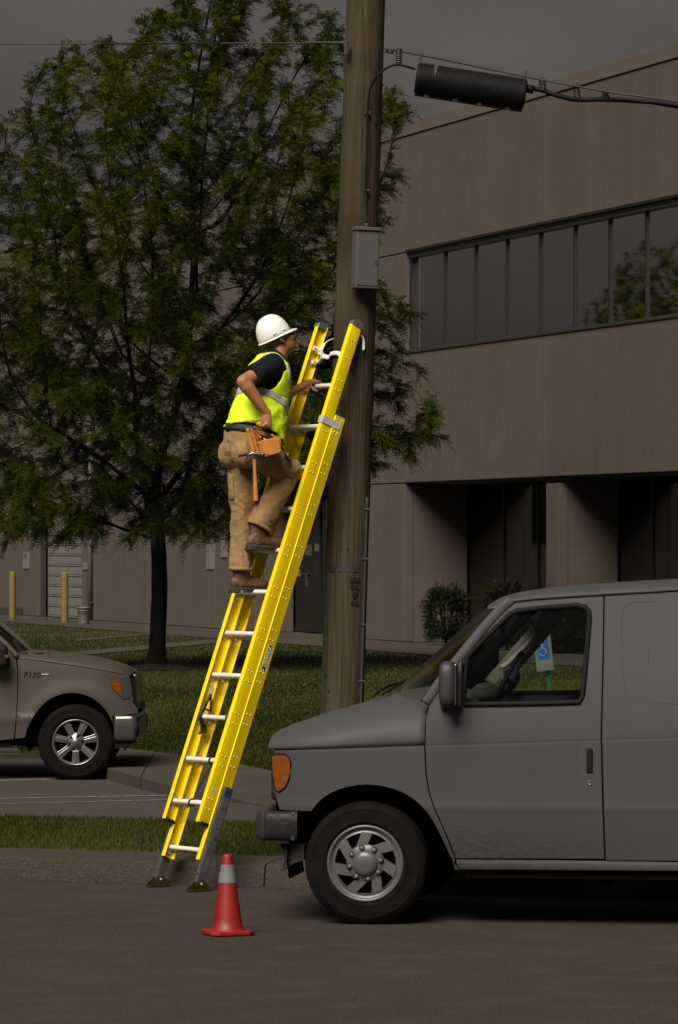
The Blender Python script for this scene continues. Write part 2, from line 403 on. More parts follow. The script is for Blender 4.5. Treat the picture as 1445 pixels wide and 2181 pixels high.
bld = thing('office_building', 'taupe concrete office block with a ribbon window and recessed dark glass ground floor', 'building', P0)
def fbox(mb, t0, t1, z0, z1, o0, o1):
    """box on the front: along t, height z, o = distance out of the front (negative: inside); local to the building"""
    P = []
    for z in (z0, z1):
        for (t, o_) in ((t0, o0), (t1, o0), (t1, o1), (t0, o1)): P.append(E * t + NF * o_ + Vector((0, 0, z - ZL)))
    return mb.add(P, [(0, 3, 2, 1), (4, 5, 6, 7), (0, 1, 5, 4), (1, 2, 6, 5), (2, 3, 7, 6), (3, 0, 4, 7)])
ZS, ZB, ZT, ZP = fz(820, 1031), fz(868, 752), fz(868, 537), fz(820, 275)
TW, TJ, TC1, TO = tx(866), tx(1163), tx(1190), tx(862)
Tb = [tx(-330), tx(-90), tx(200), tx(460), tx(790), TJ, TJ + 12.3, TJ + 24.6]
def wp(t0, t1, z0, z1, o=0.0):
    g = 0.012; m = MB(); fbox(m, t0 + g, t1 - g, z0 + g, z1 - g, -0.22, o); m.build('wall_panel', WALL, bld, bevel=0.015)
T_R0, T_R1 = tx(80), tx(174)          # roller door
T_E0, T_E1 = tx(545), tx(777)         # driver entrance recess
# ground row
ZR = 3.55
wp(Tb[0], Tb[1], ZL, ZS); wp(Tb[1], T_R0, ZL, ZS); wp(T_R1, Tb[2], ZL, ZS); wp(T_R0, T_R1, ZR, ZS)
wp(Tb[2], Tb[3], ZL, ZS); wp(Tb[3], T_E0, ZL, ZS); wp(T_E1, TO, ZL, ZS)
wp(TJ, TC1, ZL, ZS - 0.12); 
# second row and top row
for i in range(len(Tb) - 1):
    if Tb[i + 1] <= TW: wp(Tb[i], Tb[i + 1], ZS, ZT)
    elif Tb[i] < TW: wp(Tb[i], TW, ZS, ZT); wp(TW, Tb[i + 1], ZS, ZB)
    else: wp(Tb[i], Tb[i + 1], ZS, ZB)
    wp(Tb[i], Tb[i + 1], ZT, ZP - 0.30)
    m = MB(); fbox(m, Tb[i] + 0.01, Tb[i + 1] - 0.01, ZP - 0.295, ZP, -0.35, 0.03); m.build('parapet_cap', CAPM, bld, bevel=0.01)
# joint backing, body of the block, roof and far sides
m = MB(); fbox(m, Tb[0] + 0.05, Tb[-1] - 0.05, ZS + 0.02, ZB - 0.02, -0.5, -0.225); fbox(m, Tb[0] + 0.05, TW - 0.02, ZB, ZT, -0.5, -0.225); fbox(m, Tb[0] + 0.05, Tb[-1] - 0.05, ZT + 0.02, ZP - 0.1, -0.5, -0.225)
fbox(m, Tb[0] + .05, T_R0 - 0.02, ZL, ZS, -0.5, -0.225); fbox(m, T_R1 + 0.02, T_E0 - 0.02, ZL, ZS, -0.5, -0.225); fbox(m, T_E1 + 0.02, TO - 0.02, ZL, ZS, -0.5, -0.225)
m.build('wall_core', KERB, bld)
m = MB(); fbox(m, Tb[0], Tb[-1], ZL - 0.1, ZP - 0.4, -30.0, -8.0); m.build('rear_block', WALL, bld)
m = MB(); fbox(m, Tb[0], Tb[-1], ZP - 0.9, ZP - 0.6, -8.0, -0.52); m.build('roof', KERB, bld)
# ribbon window
pxs = [868, 935, 1000, 1066, 1137, 1210, 1284, 1362, 1443]; ts = [tx(p) for p in pxs]
while ts[-1] < Tb[-1] - 2.2: ts.append(ts[-1] + 2.2)
for a, b in zip(ts[:-1], ts[1:]):
    m = MB(); fbox(m, a + 0.04, b - 0.04, ZB + 0.07, ZT - 0.12, -0.20, -0.17); o = m.build('window_pane', DARKGL, bld)
    m = MB(); fbox(m, b - 0.03, b + 0.03, ZB + 0.06, ZT - 0.12, -0.22, -0.13); m.build('mullion', FRAME, bld)
m = MB(); fbox(m, TW, ts[0] + 0.05, ZB, ZT, -0.24, -0.08); m.build('window_jamb', FRAME, bld)
m = MB(); fbox(m, TW, ts[-1], ZT - 0.13, ZT - 0.01, -0.24, -0.05); m.build('window_head', FRAME2, bld)
m = MB(); fbox(m, TW, ts[-1], ZT - 0.004, ZT + 0.05, -0.10, 0.025); m.build('drip_moulding', FRAME, bld)
m = MB(); fbox(m, TW, ts[-1], ZB - 0.01, ZB + 0.06, -0.24, 0.03); m.build('window_sill', FRAME2, bld, bevel=0.01)
# recessed ground floor
def recess(t0, t1, d, door=None, mull=()):
    m = MB(); fbox(m, t0 - 0.25, t0, ZL, ZS, -d, -0.225); m.build('recess_side_wall', WALL, bld, bevel=0.01)
    m = MB(); fbox(m, t0, t1, ZS - 0.02, ZS + 0.2, -d - 0.2, -0.225); m.build('soffit', WALL, bld)
    last = t0 + 0.03
    for k in list(mull) + [t1]:
        m = MB(); fbox(m, last + 0.04, k - 0.04, ZL + 1.05, ZS - 0.1, -d - 0.06, -d - 0.03); m.build('window_pane', DOORGL, bld)
        m = MB(); fbox(m, last + 0.04, k - 0.04, ZL + 0.1, ZL + 0.98, -d - 0.06, -d - 0.03); m.build('window_pane', DOORGL, bld)
        m = MB(); fbox(m, k - 0.04, k + 0.04, ZL, ZS - 0.05, -d - 0.08, -d); m.build('mullion', FRAME, bld)
        m = MB(); fbox(m, last + 0.04, k - 0.04, ZL + 0.98, ZL + 1.05, -d - 0.08, -d + 0.01); m.build('transom', FRAME, bld)
        last = k
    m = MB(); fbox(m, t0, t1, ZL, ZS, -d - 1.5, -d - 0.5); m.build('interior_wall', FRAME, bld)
t1060 = TO + (TJ - TO) * 0.33
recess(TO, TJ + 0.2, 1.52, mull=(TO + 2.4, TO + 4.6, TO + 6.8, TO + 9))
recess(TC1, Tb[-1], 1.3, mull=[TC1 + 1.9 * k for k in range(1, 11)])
m = MB(); fbox(m, TC1 - 0.9, TC1 - 0.002, ZL, ZS - 0.1, -1.3, -0.23); m.build('column_core', WALL, bld)
# roller door, panel by panel
m = MB(); fbox(m, T_R0, T_R0 + 0.12, ZL, ZR, -0.24, -0.10); m.build('door_jamb', FRAME2, bld)
m = MB(); fbox(m, T_R1 - 0.1, T_R1, ZL, ZR, -0.24, -0.1); m.build('door_jamb', FRAME2, bld)
nP = 11; hP = (ZR - ZL) / nP
for k in range(nP):
    m = MB(); z0 = ZL + k * hP
    fbox(m, T_R0 + 0.12, T_R1 - 0.1, z0 + 0.012, z0 + hP - 0.012, -0.36, -0.31); fbox(m, T_R0 + 0.3, T_R1 - 0.3, z0 + 0.07, z0 + hP - 0.07, -0.34, -0.30); m.build('roller_door_panel', ROLL, bld, bevel=0.006)
m = MB(); fbox(m, T_R0, T_R1, ZL, ZR, -0.5, -0.38); m.build('door_backing', FRAME, bld)
# driver entrance: recess, double glass door with lettering, pulls
DE = 1.0
m = MB(); fbox(m, T_E0 - 0.25, T_E0, ZL, ZS, -DE, -0.225); m.build('recess_side_wall', WALL, bld)
m = MB(); fbox(m, T_E0, T_E1, ZS - 0.02, ZS + 0.2, -DE - 0.2, -0.225); m.build('soffit', WALL, bld)
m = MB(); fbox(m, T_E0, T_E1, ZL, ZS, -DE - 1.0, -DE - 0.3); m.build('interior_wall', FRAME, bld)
LET = mat('white_vinyl_lettering', (0.17, 0.155, 0.135), 0.6)
STEEL = mat('brushed_steel', (0.22, 0.2, 0.18), 0.35, 0.8)
te = [T_E0 + 0.05 + k * (T_E1 - T_E0 - 0.1) / 4 for k in range(5)]
for k in range(4):
    m = MB(); fbox(m, te[k] + 0.05, te[k + 1] - 0.05, ZL + 0.12, ZS - 0.25, -DE - 0.06, -DE - 0.03); dr = m.build('door', DOORGL, bld)
    m = MB(); fbox(m, te[k + 1] - 0.05, te[k + 1] + 0.05, ZL, ZS - 0.1, -DE - 0.08, -DE); m.build('door_frame', FRAME, bld)
    m = MB(); fbox(m, te[k] + 0.05, te[k + 1] - 0.05, ZL + 0.02, ZL + 0.12, -DE - 0.08, -DE - 0.01); m.build('door_rail', FRAME, bld)
def on_door(px, py, up=0.0):
    # hit the door plane (front pushed in by DE)
    q = P0 - NF * (DE + 0.026); k = (px - CX) / F; t = (k * q.y - q.x) / (E.x - k * E.y); p = q + E * t
    return Vector((p.x, p.y, H - (py - HY) * p.y / F)) - P0
for word, py in (('ALL DRIVER', 1166), ('ENTRANCE', 1178)):
    c = on_door(664.5, py)
    text_mesh(word, 0.175, LET, 'lettering', bld, axes(c, E, (0, 0, 1), NF), 0.002, align='RIGHT', squeeze=1.0, weight=0.004)
def door_box(px0, py0, px1, py1, m, name, d=0.02):
    a, b = on_door(px0, py0), on_door(px1, py1); q = MB(); c = (a + b) / 2; q.obox(c + NF * d, E * ((b - a).dot(E) / 2), NF * d, Vector((0, 0, (a.z - b.z) / 2))); q.build(name, m, bld)
door_box(635.5, 1213, 640, 1228, LET, 'notice'); door_box(674, 1158, 680.5, 1173, LET, 'notice')
door_box(645, 1220.5, 660.5, 1222.5, STEEL, 'door_handle', 0.03); door_box(655.5, 1223, 657.5, 1249, STEEL, 'door_handle', 0.03)
# notices, downpipe, base ledge
SIGN = mat('pale_notice_board', (0.17, 0.155, 0.135), 0.6); RED = mat('faded_red_print', (0.16, 0.05, 0.04), 0.7)
def wall_sign(px0, py0, px1, py1, label, red=False):
    t0, t1 = tx(px0), tx(px1); s = thing('wall_notice', label, 'notice', P0 + E * t0)
    def zz(t, py): p = P0 + E * t; return H - (py - HY) * p.y / F
    q = MB(); fbox(q, 0, t1 - t0, zz(t0, py1) , zz(t0, py0), 0.002, 0.03); q.build('board', SIGN, s)
    if red:
        q = MB(); h = zz(t0, py0) - zz(t0, py1); w = t1 - t0
        for k in range(2): fbox(q, w * (0.2 + 0.34 * k), w * (0.42 + 0.34 * k), zz(t0, py1) + h * 0.62, zz(t0, py0) - h * 0.1, 0.032, 0.036)
        q.build('print', RED, s)
wall_sign(51, 1176, 63, 1211, 'white notice with red print on the wall beside the roller door', True)
wall_sign(442, 1160, 457, 1212, 'tall white notice on the wall low beside the panel joint')
wall_sign(473, 1142, 484, 1187, 'white notice on the wall just behind the climber\'s lower leg')
wall_sign(178, 1198, 187, 1213, 'small white notice on the wall above the plastic bucket')
tp = tx(200); q = MB()
for t_ in (0.0,): q.loft([E * 0 + NF * 0.08, NF * 0.08 + Vector((0, 0, 5.5))], 0.08, n=10)
dp = thing('downpipe', 'pale downpipe running up the wall behind the plastic bucket', 'pipe', P0 + E * tx(198))
q.build('pipe', CAPM, dp, smooth=True)
for z in (0.5, 2.2, 4.0): q = MB(); q.box((-0.11, -0.14, z), (0.11, 0.12, z + 0.05)); q.build('bracket', FRAME2, dp)
lg = thing('dock_ledge', 'low dark concrete ledge at the wall behind the outer yellow bollard', 'ledge', P0 + E * tx(-120))
q = MB(); fbox(q, 0, tx(50) - tx(-120), ZL, ZL + 0.26, 0.01, 0.5); q.build('slab', KERB, lg, bevel=0.02)
# walk along the front
fw = bpy.data.objects.new('front_walk', None); col.objects.link(fw); fw['kind'] = 'structure'
t_ = Tb[0]
while t_ < Tb[-1] - 1:
    m = MB(); a = P0 + E * (t_ + 0.015) + NF * 0.01; b = P0 + E * (t_ + 2.97) + NF * 0.01
    m.add([a, b, b + NF * 3.0, a + NF * 3.0], [(0, 1, 2, 3)]); o = m.build('concrete_slab', CONC, fw); o.location.z += 0.004
    t_ += 3.0
# diagonal paths across the lawn
paths = bpy.data.objects.new('path', None); col.objects.link(paths); paths['kind'] = 'structure'
for (a0, a1, b0, b1) in (((100, 1394.5), (505, 1358.5), (100, 1402.5), (505, 1366)), ((165, 1362), (330, 1347.5), (165, 1365.5), (330, 1351))):
    A0, A1, B0, B1 = G(*a0, ZL), G(*a1, ZL), G(*b0, ZL), G(*b1, ZL)
    for k in range(6):
        q = MB(); f0, f1 = k / 6 + 0.002, (k + 1) / 6 - 0.002
        q.add([A0.lerp(A1, f0), A0.lerp(A1, f1), B0.lerp(B1, f1), B0.lerp(B1, f0)], [(0, 1, 2, 3)])
        o = q.build('concrete_slab', CONC, paths); o.location.z = 0.006
        if o.data.polygons[0].normal.z < 0: o.data.flip_normals()
# lawn turf blades where the photograph looks at it
GR2 = leaf_mat('lawn_blade', (0.018, 0.024, 0.002), (0.041, 0.047, 0.004), (0.090, 0.074, 0.020), 0.25)
Bpoly = [Vector((p.x, p.y, 0)) for p in Bk]
def on_path(px, py):
    for (a0, a1, b0, b1) in (((100, 1393), (505, 1357), (100, 1403), (505, 1367)), ((165, 1361), (330, 1346.5), (165, 1366), (330, 1351.5))):
        if a0[0] <= px <= a1[0]:
            f = (px - a0[0]) / (a1[0] - a0[0])
            if a0[1] + (a1[1] - a0[1]) * f < py < b0[1] + (b1[1] - b0[1]) * f: return True
    return False
pts = []; tries = 0
while len(pts) < 190000 and tries < 1100000:
    tries += 1
    Y = 38.5 + 80 * rg.random() ** 1.9; X = rg.uniform(-0.085, 0.084) * Y
    # front edge of the lawn
    if X < Bpoly[0].x: fy = 46.2
    else:
        fy = lerp(X, [p.x for p in Bpoly], [p.y for p in Bpoly])
    if Y < fy + 0.02: continue
    if (Vector((X, Y, ZL)) - P0).dot(NF) < 3.05: continue
    px = CX + X * F / Y; py = HY + (H - ZL) * F / Y
    if on_path(px, py): continue
    pts.append((X, Y, ZL - 0.014))
tag(blades('lawn_grass', pts, 0.045, 0.014, GR2, 9), 'patchy summer lawn between the lot and the office building', 'grass', kind='stuff')

# ------------------------------------------------------------------ the honey locust, the shrubs, mulch
BARK = mat('dark_bark', (0.012, 0.009, 0.0055), 0.95, spec=0.1, c2=(0.009, 0.007, 0.005), vs=14, bump=1.0, bs=22, stretch=(1, 1, 0.25), bdist=0.03)
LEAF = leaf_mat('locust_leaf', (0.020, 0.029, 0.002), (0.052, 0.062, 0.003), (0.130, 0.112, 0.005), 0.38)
SHRUB = leaf_mat('shrub_leaf', (0.010, 0.014, 0.003), (0.020, 0.024, 0.006), (0.040, 0.040, 0.012), 0.15)
TB = G(333, 1424, ZL); SC = F / TB.y                # px per metre at the tree
def tree_shape(seed):
    """space colonisation inside a crown envelope; returns nodes, parents, radii"""
    rg = np.random.default_rng(seed)
    def env(n):
        out = []
        while len(out) < n:
            px = rg.uniform(-150, 965); py = rg.uniform(-170, 1215); y = rg.uniform(-4.3, 4.3)
            x = (px - 333) / SC; z = (1424 - py) / SC
            # outline of the crown in elevation (half width left and right by height), round in plan
            l = lerp(py, [-170, -60, 40, 110, 200, 300, 450, 700, 900, 1100, 1215], [330, 230, 215, 110, 25, -60, -120, -150, -130, -90, -40])
            r = lerp(py, [-170, -60, 40, 150, 220, 290, 350, 400, 450, 530, 600, 660, 720, 800, 850, 930, 1010, 1090, 1150, 1215], [470, 640, 735, 800, 910, 870, 850, 900, 870, 810, 810, 915, 870, 890, 945, 955, 880, 620, 500, 340])
            if not l < px < r: continue
            cx = (l + r) / 2; hw = max((r - l) / 2, 1); u = (px - cx) / hw
            dy = 4.3 * lerp(py, [-170, 0, 300, 700, 1100, 1215], [0.25, 0.5, 0.85, 1.0, 0.9, 0.7])
            if u * u + (y / dy) ** 2 > 1: continue
            rad = math.hypot(x, y)
            if z < 2.2 + 1.0 * max(0, 1.6 - rad) : continue
            bottom = 1.75 + 0.75 * abs(noise.noise((px * 0.011, y * 0.7, 2.2))) + (0.4 if px > 480 else 0) + max(0, (px - 560) / SC * 0.52)
            if z < bottom: continue
            g = noise.noise((x * 0.62 + 9, y * 0.62, z * 0.85)) + 0.4 * noise.noise((x * 1.9, y * 1.9, z * 2.3))
            if g < -0.13: continue
            out.append((x, y, z))
        return np.array(out)
    att = env(4600)
    step = 0.21
    nodes = [np.array([0.0, 0, 0])]; par = [-1]
    z = 0.0
    while z < 2.95:
        z += step; nodes.append(np.array([0.05 * math.sin(z * 1.1), 0.03 * math.sin(z), z])); par.append(len(nodes) - 2)
    # the first limbs leave the trunk between 2.3 and 3 m
    for ang, el, ln, zz in ((2.9, 0.30, 2.6, 2.3), (0.3, 0.42, 2.0, 2.5), (1.9, 0.55, 2.2, 2.7), (-1.2, 0.5, 2.4, 2.6), (3.5, 0.95, 2.8, 2.9), (0.0, 1.05, 2.8, 2.9), (1.4, 1.2, 3.0, 2.95), (-2.2, 0.85, 2.4, 2.9), (4.0, 0.5, 2.2, 2.5)):
        p = min(range(len(nodes[:15])), key=lambda i: abs(nodes[i][2] - zz)); c = nodes[p].copy(); d = np.array([math.cos(ang) * math.cos(el), math.sin(ang) * math.cos(el), math.sin(el)])
        for k in range(int(ln / step)):
            d = d + rg.normal(0, 0.09, 3) + np.array([0, 0, 0.012]); d /= np.linalg.norm(d); c = c + d * step; nodes.append(c); par.append(p); p = len(nodes) - 1
    alive = np.ones(len(att), bool); best = np.full(len(att), -1); bd = np.full(len(att), 1e9)
    start = 0
    for it in range(150):
        N = np.array(nodes[start:])
        if len(N) == 0: break
        for k0 in range(0, len(N), 200):
            blk = N[k0:k0 + 200]; D = ((att[:, None, :] - blk[None]) ** 2).sum(2); j = D.argmin(1); dm = D[np.arange(len(att)), j]
            up = dm < bd; bd[up] = dm[up]; best[up] = start + k0 + j[up]
        alive &= bd > 0.27 ** 2
        start = len(nodes)
        act = alive & (bd < 3.2 ** 2)
        if not act.any(): break
        ids = np.unique(best[act]); grown = False
        for i in ids:
            q = att[act & (best == i)] - nodes[i]; q /= np.linalg.norm(q, axis=1)[:, None]; d = q.sum(0) + rg.normal(0, 0.15, 3); nn = np.linalg.norm(d)
            if nn < 1e-3: continue
            new = nodes[i] + d / nn * step
            nodes.append(new); par.append(i); grown = True
        if not grown or len(nodes) > 11000: break
    nodes = np.array(nodes); par = np.array(par); n = len(nodes)
    acc = np.zeros(n); kids = np.zeros(n, int)
    for i in range(n - 1, 0, -1):
        if kids[i] == 0: acc[i] = 0.0055 ** 2.35
        acc[par[i]] += acc[i]; kids[par[i]] += 1
    rad = acc ** (1 / 2.35)
    rad *= 0.165 / max(rad[1], 1e-6) if rad[1] > 0.165 else 1.0
    return nodes, par, np.maximum(rad, 0.004), kids
nodes, par, rad, kids = tree_shape(11)
nn_ = len(nodes)
ch = [[] for _ in range(nn_)]
for i in range(1, nn_): ch[par[i]].append(i)
def tubes(roots, minr):
    """follow the thickest child as one tube; side children start new tubes"""
    m = MB(); stack = list(roots)
    while stack:
        a, first = stack.pop(); path = [nodes[a]] if a >= 0 else []; rr = []
        i = first; rr = [min(rad[a], rad[first] * 1.15)] if a >= 0 else []
        while True:
            path.append(nodes[i]); rr.append(rad[i])
            if not ch[i]: break
            k = max(ch[i], key=lambda c: rad[c])
            for c in ch[i]:
                if c != k: stack.append((i, c))
            i = k
        if len(path) > 1 and rr[0] >= minr:
            if rr[0] > 0.05: nseg = 10
            elif rr[0] > 0.02: nseg = 6
            else: nseg = 3
            P = [Vector(p) for p in path]
            Q = [P[0]] + [(P[k - 1] + P[k] * 2 + P[k + 1]) / 4 for k in range(1, len(P) - 1)] + [P[-1]]
            m.loft(Q, [(r, r) for r in rr], ref=(0.3, 1, 0.1), n=nseg, cap=False)
    return m
tree = thing('locust_tree', 'broad honey locust tree with feathery leaves and a dark trunk in a mulch ring', 'tree', TB)
# trunk: the lowest nodes with root flare; limbs follow
tp_ = [Vector(nodes[i]) for i in range(15)]; tr_ = [0.152 * (1.0 - 0.010 * i) for i in range(15)]
tr_[0] = 0.225; tr_[1] = 0.168
m = MB(); P = ipol([tp_[0] - Vector((0, 0, 0.1))] + tp_, 4); R = [lerp(k / 4, range(16), [0.27] + tr_) for k in range(len(P))]
m.loft(P, [(r, r) for r in R], ref=(1, 0, 0), n=28, cap=False)
me_b = m.build('trunk', BARK, tree, smooth=True)
for v in me_b.data.vertices:
    a = math.atan2(v.co.y, v.co.x); k = 0.02 * noise.noise((math.cos(a) * 3.5, math.sin(a) * 3.5, v.co.z * 0.9)) + 0.012 * noise.noise((math.cos(a) * 11, math.sin(a) * 11, v.co.z * 2.2))
    v.co.x += math.cos(a) * k; v.co.y += math.sin(a) * k
limbs = []
for i in range(15):
    for c in ch[i]:
        if c >= 15: limbs.append((i, c))
limbs.sort(key=lambda q: -rad[q[1]])
for q in limbs:
    if rad[q[1]] > 0.02: tubes([q], 0.0).build('limb', BARK, tree, smooth=True)
small = [q for q in limbs if rad[q[1]] <= 0.02]
if small: tubes(small, 0.0).build('twigs', BARK, tree)['kind'] = 'stuff'
# feathery pinnate leaves on the twigs
def fronds(name, base, dirs, length, pairs, leaf, wid, m, parent, seed, tint0=None):
    rg = np.random.default_rng(seed); n = len(base)
    d = dirs / np.linalg.norm(dirs, axis=1)[:, None]; upv = np.tile([0.0, 0, 1], (n, 1)) + rg.normal(0, 0.45, (n, 3))
    s = np.cross(d, upv); s /= np.linalg.norm(s, axis=1)[:, None]; u = np.cross(s, d)
    Ls = length * rg.uniform(0.6, 1.25, n)
    quads = []
    for k in range(pairs):
        f = (k + 0.6) / pairs; c = base + d * (Ls * f)[:, None] + np.array([0, 0, -1.0]) * (Ls * 0.32 * f * f)[:, None]
        for sg in (-1, 1):
            ang = rg.normal(0, 0.25, n)
            ld = d * 0.45 + s * sg * (1.0 - 0.25 * f) + u * ang[:, None]; ld[:, 2] -= 0.25; ld /= np.linalg.norm(ld, axis=1)[:, None]
            wv = np.cross(ld, u); wv /= np.linalg.norm(wv, axis=1)[:, None]
            ll = (leaf * rg.uniform(0.75, 1.2, n) * (1.0 - 0.35 * abs(f - 0.45)))[:, None]
            quads.append(np.stack([c, c + ld * ll * 0.5 + wv * wid * 0.5, c + ld * ll, c + ld * ll * 0.5 - wv * wid * 0.5], 1))
    V = np.concatenate(quads, 0).reshape(-1, 3); q = len(V) // 4
    me = bpy.data.meshes.new(name); me.vertices.add(len(V)); me.vertices.foreach_set('co', V.ravel())
    me.loops.add(4 * q); me.loops.foreach_set('vertex_index', np.arange(4 * q)); me.polygons.add(q); me.polygons.foreach_set('loop_start', np.arange(q) * 4)
    me.update(calc_edges=True)
    if tint0 is None: tint0 = rg.uniform(0, 0.75, n)
    tn = np.repeat(np.tile(tint0, 2 * pairs), 4) + np.repeat(rg.uniform(-0.08, 0.08, q), 4)
    a = me.attributes.new('tint', 'FLOAT', 'POINT'); a.data.foreach_set('value', np.clip(tn, 0, 1))
    o = link(name, me, m, parent); o['kind'] = 'stuff'; return o
rg = np.random.default_rng(21)
tw = [i for i in range(15, nn_) if rad[i] < 0.016]
base, dirs, tn = [], [], []
for i in tw:
    p = nodes[par[i]]; d0 = nodes[i] - p; d0 = d0 / (np.linalg.norm(d0) + 1e-9)
    out = nodes[i] - np.array([0, 0, 5.5]); out = out / (np.linalg.norm(out) + 1e-9)
    for k in range(9 if kids[i] else 15):
        f = rg.random(); b = p + (nodes[i] - p) * f
        d = d0 * 0.55 + out * 0.30 + rg.normal(0, 0.62, 3); d[2] = d[2] * 0.65 - 0.05
        base.append(b); dirs.append(d)
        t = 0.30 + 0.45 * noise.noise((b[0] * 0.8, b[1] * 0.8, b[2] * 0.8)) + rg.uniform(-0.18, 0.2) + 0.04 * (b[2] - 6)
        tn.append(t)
print('TREE nodes', nn_, 'fronds', len(base))
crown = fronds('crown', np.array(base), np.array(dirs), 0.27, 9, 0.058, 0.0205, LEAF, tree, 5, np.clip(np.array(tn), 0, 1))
# ring of mulch and a second locust that only shows mirrored in the ribbon window
m = MB(); n = 40; vs = [(0, 0, 0.09)]
for j in range(n):
    a = 2 * math.pi * j / n; r = 0.62 + 0.12 * noise.noise((math.cos(a) * 2, math.sin(a) * 2, 1)); vs.append((r * math.cos(a), r * 1.6 * math.sin(a), -0.005))
m.add(vs, [(0, 1 + j, 1 + (j + 1) % n) for j in range(n)])
mo = m.build('mulch', MULCH, smooth=True); mo.location = TB; tag(mo, 'ring of dark bark mulch at the foot of the locust trunk', 'mulch', kind='stuff')
m = MB(); rg = np.random.default_rng(8)
for k in range(1400):
    a = rg.uniform(0, 6.28); r = 0.64 * math.sqrt(rg.random()); s_ = rg.uniform(0.01, 0.035); th = rg.uniform(0, 3.14)
    m.obox((r * math.cos(a), r * 1.6 * math.sin(a), 0.085 * (1 - r / 0.7) + 0.008), (s_ * math.cos(th), s_ * math.sin(th), rg.uniform(-.01, .01)), (-0.008 * math.sin(th), 0.008 * math.cos(th), 0), (0, 0, 0.004))
mc = m.build('bark_chips', MULCH, mo); mc['kind'] = 'stuff'
def copy_tree(src, loc, rz, sc, label):
    r = src.copy(); col.objects.link(r); r.location = loc; r.rotation_euler = (0, 0, rz); r.scale = (sc, sc, sc); r['label'] = label
    for c in list(src.children):
        k = c.copy(); col.objects.link(k); k.parent = r
    return r
tree['group'] = 'honey locust trees on the lawn'
# window mirror: reflect the wanted virtual spot (beyond the glass) to its real place in front of the facade
vm = W(1395, 1157, 118.0); dd = (vm - P0).dot(NF); real = vm - NF * (2 * dd); real.z = ZL
copy_tree(tree, real, 2.1, 0.80, 'locust tree that shows as a dark mirrored crown in the ribbon window')

# clipped shrubs by the recess
def shrub(px, py, rw, rh, seed, label):
    b = G(px, py, ZL); rg = np.random.default_rng(seed); s = thing('shrub', label, 'shrub', b, group='clipped shrubs by the office front')
    m = MB(); pts = []; dr = []
    for k in range(16):
        a = rg.uniform(0, 6.28); e = rg.uniform(0.5, 1.4); L_ = rh * rg.uniform(0.5, 0.85)
        tip = Vector((math.cos(a) * math.cos(e) * rw * 0.9, math.sin(a) * math.cos(e) * rw * 0.9, L_ * 1.3))
        m.loft(ipol([(0, 0, -0.02), tip * 0.5 + Vector((rg.normal(0, .03), rg.normal(0, .03), 0)), tip], 3), [(0.014 - 0.0014 * q, 0.014 - 0.0014 * q) for q in range(7)], n=4, cap=False)
    m.build('stems', BARK, s)['kind'] = 'stuff'
    while len(pts) < 3000:
        v = rg.normal(0, 1, 3); v /= np.linalg.norm(v); r = rg.uniform(0.35, 1.0) ** 0.45
        bumpy = 0.92 + 0.34 * noise.noise((v[0] * 2.2 + seed, v[1] * 2.2, v[2] * 2.2)) + 0.1 * noise.noise((v[0] * 6 + seed, v[1] * 6, v[2] * 6))
        v = np.sign(v) * np.abs(v) ** 0.8; p = v * r * bumpy * np.array([rw, rw, rh * 0.47]) + np.array([0, 0, rh * 0.50])
        if p[2] < 0.03: continue
        pts.append(p); dr.append(v + rg.normal(0, 0.6, 3) + np.array([0, 0, 0.4]))
    fronds('foliage', np.array(pts), np.array(dr), 0.10, 3, 0.042, 0.022, SHRUB, s, seed)
shrub(950, 1374, 0.53, 1.36, 4, 'rounded evergreen shrub standing clear of the van beside the concrete corner')
shrub(1080, 1385, 0.56, 1.48, 5, 'evergreen shrub half hidden behind the van windscreen')
shrub(1205, 1392, 0.55, 1.25, 6, 'evergreen shrub seen through the van side window')

# ------------------------------------------------------------------ utility pole, cables, meter box
WOOD = mat('weathered_pole_wood', (0.080, 0.060, 0.038), 0.95, spec=0.12, c2=(0.046, 0.033, 0.019), vs=34, bump=0.6, bs=60, stretch=(1, 1, 0.035), bdist=0.02, lo=0.38, hi=0.66,
           layers=(((0.020, 0.014, 0.008), 75, 0.62, 0.74, (1, 1, 0.02)), ((0.034, 0.024, 0.012), 2.5, 0.48, 0.72, (1, 1, 0.4)), ((0.100, 0.080, 0.056), 20, 0.58, 0.78, (1, 1, 0.05))))
GALV = mat('galvanised_steel', (0.046, 0.041, 0.036), 0.6, 0.2, c2=(0.032, 0.028, 0.024), vs=12)
BOXP = mat('grey_box_paint', (0.082, 0.076, 0.072), 0.55, c2=(0.072, 0.066, 0.062), vs=5)
BLACK = mat('black_rubber', (0.005, 0.0045, 0.004), 0.6, spec=0.2, c2=(0.008, 0.007, 0.006), vs=8)
BRAND = mat('branded_mark', (0.012, 0.009, 0.006), 0.9)
YP = 29.86
pb, ptp = W(718, 1815, YP), W(797, -500, YP)
pole = thing('utility_pole', 'weathered wooden utility pole leaning slightly, behind the ladder top', 'pole', (pb.x, pb.y, 0))
ax = (ptp - pb).normalized()
P = [pb + (ptp - pb) * (k / 70) for k in range(-3, 71)]; R = [0.158 - 0.0004 * k for k in range(-3, 71)]
m = MB(); m.loft([p - Vector((pb.x, pb.y, 0)) for p in P], [(r, r) for r in R], ref=(1, 0, 0), n=40)
o = m.build('shaft', WOOD, pole, auto=50)
for v in o.data.vertices:
    c = pb + ax * ((v.co.z - pb.z) / ax.z) - Vector((pb.x, pb.y, 0)); r = v.co - c; a = math.atan2(r.y, r.x)
    k = 0.004 * noise.noise((math.cos(a) * 6, math.sin(a) * 6, v.co.z * 0.35)) + 0.003 * noise.noise((math.cos(a) * 20, math.sin(a) * 20, v.co.z * 0.15)); v.co += r.normalized() * k
PO = Vector((pb.x, pb.y, 0))
def pole_r(py): return lerp(py, [-500, 1815], [0.130, 0.158])
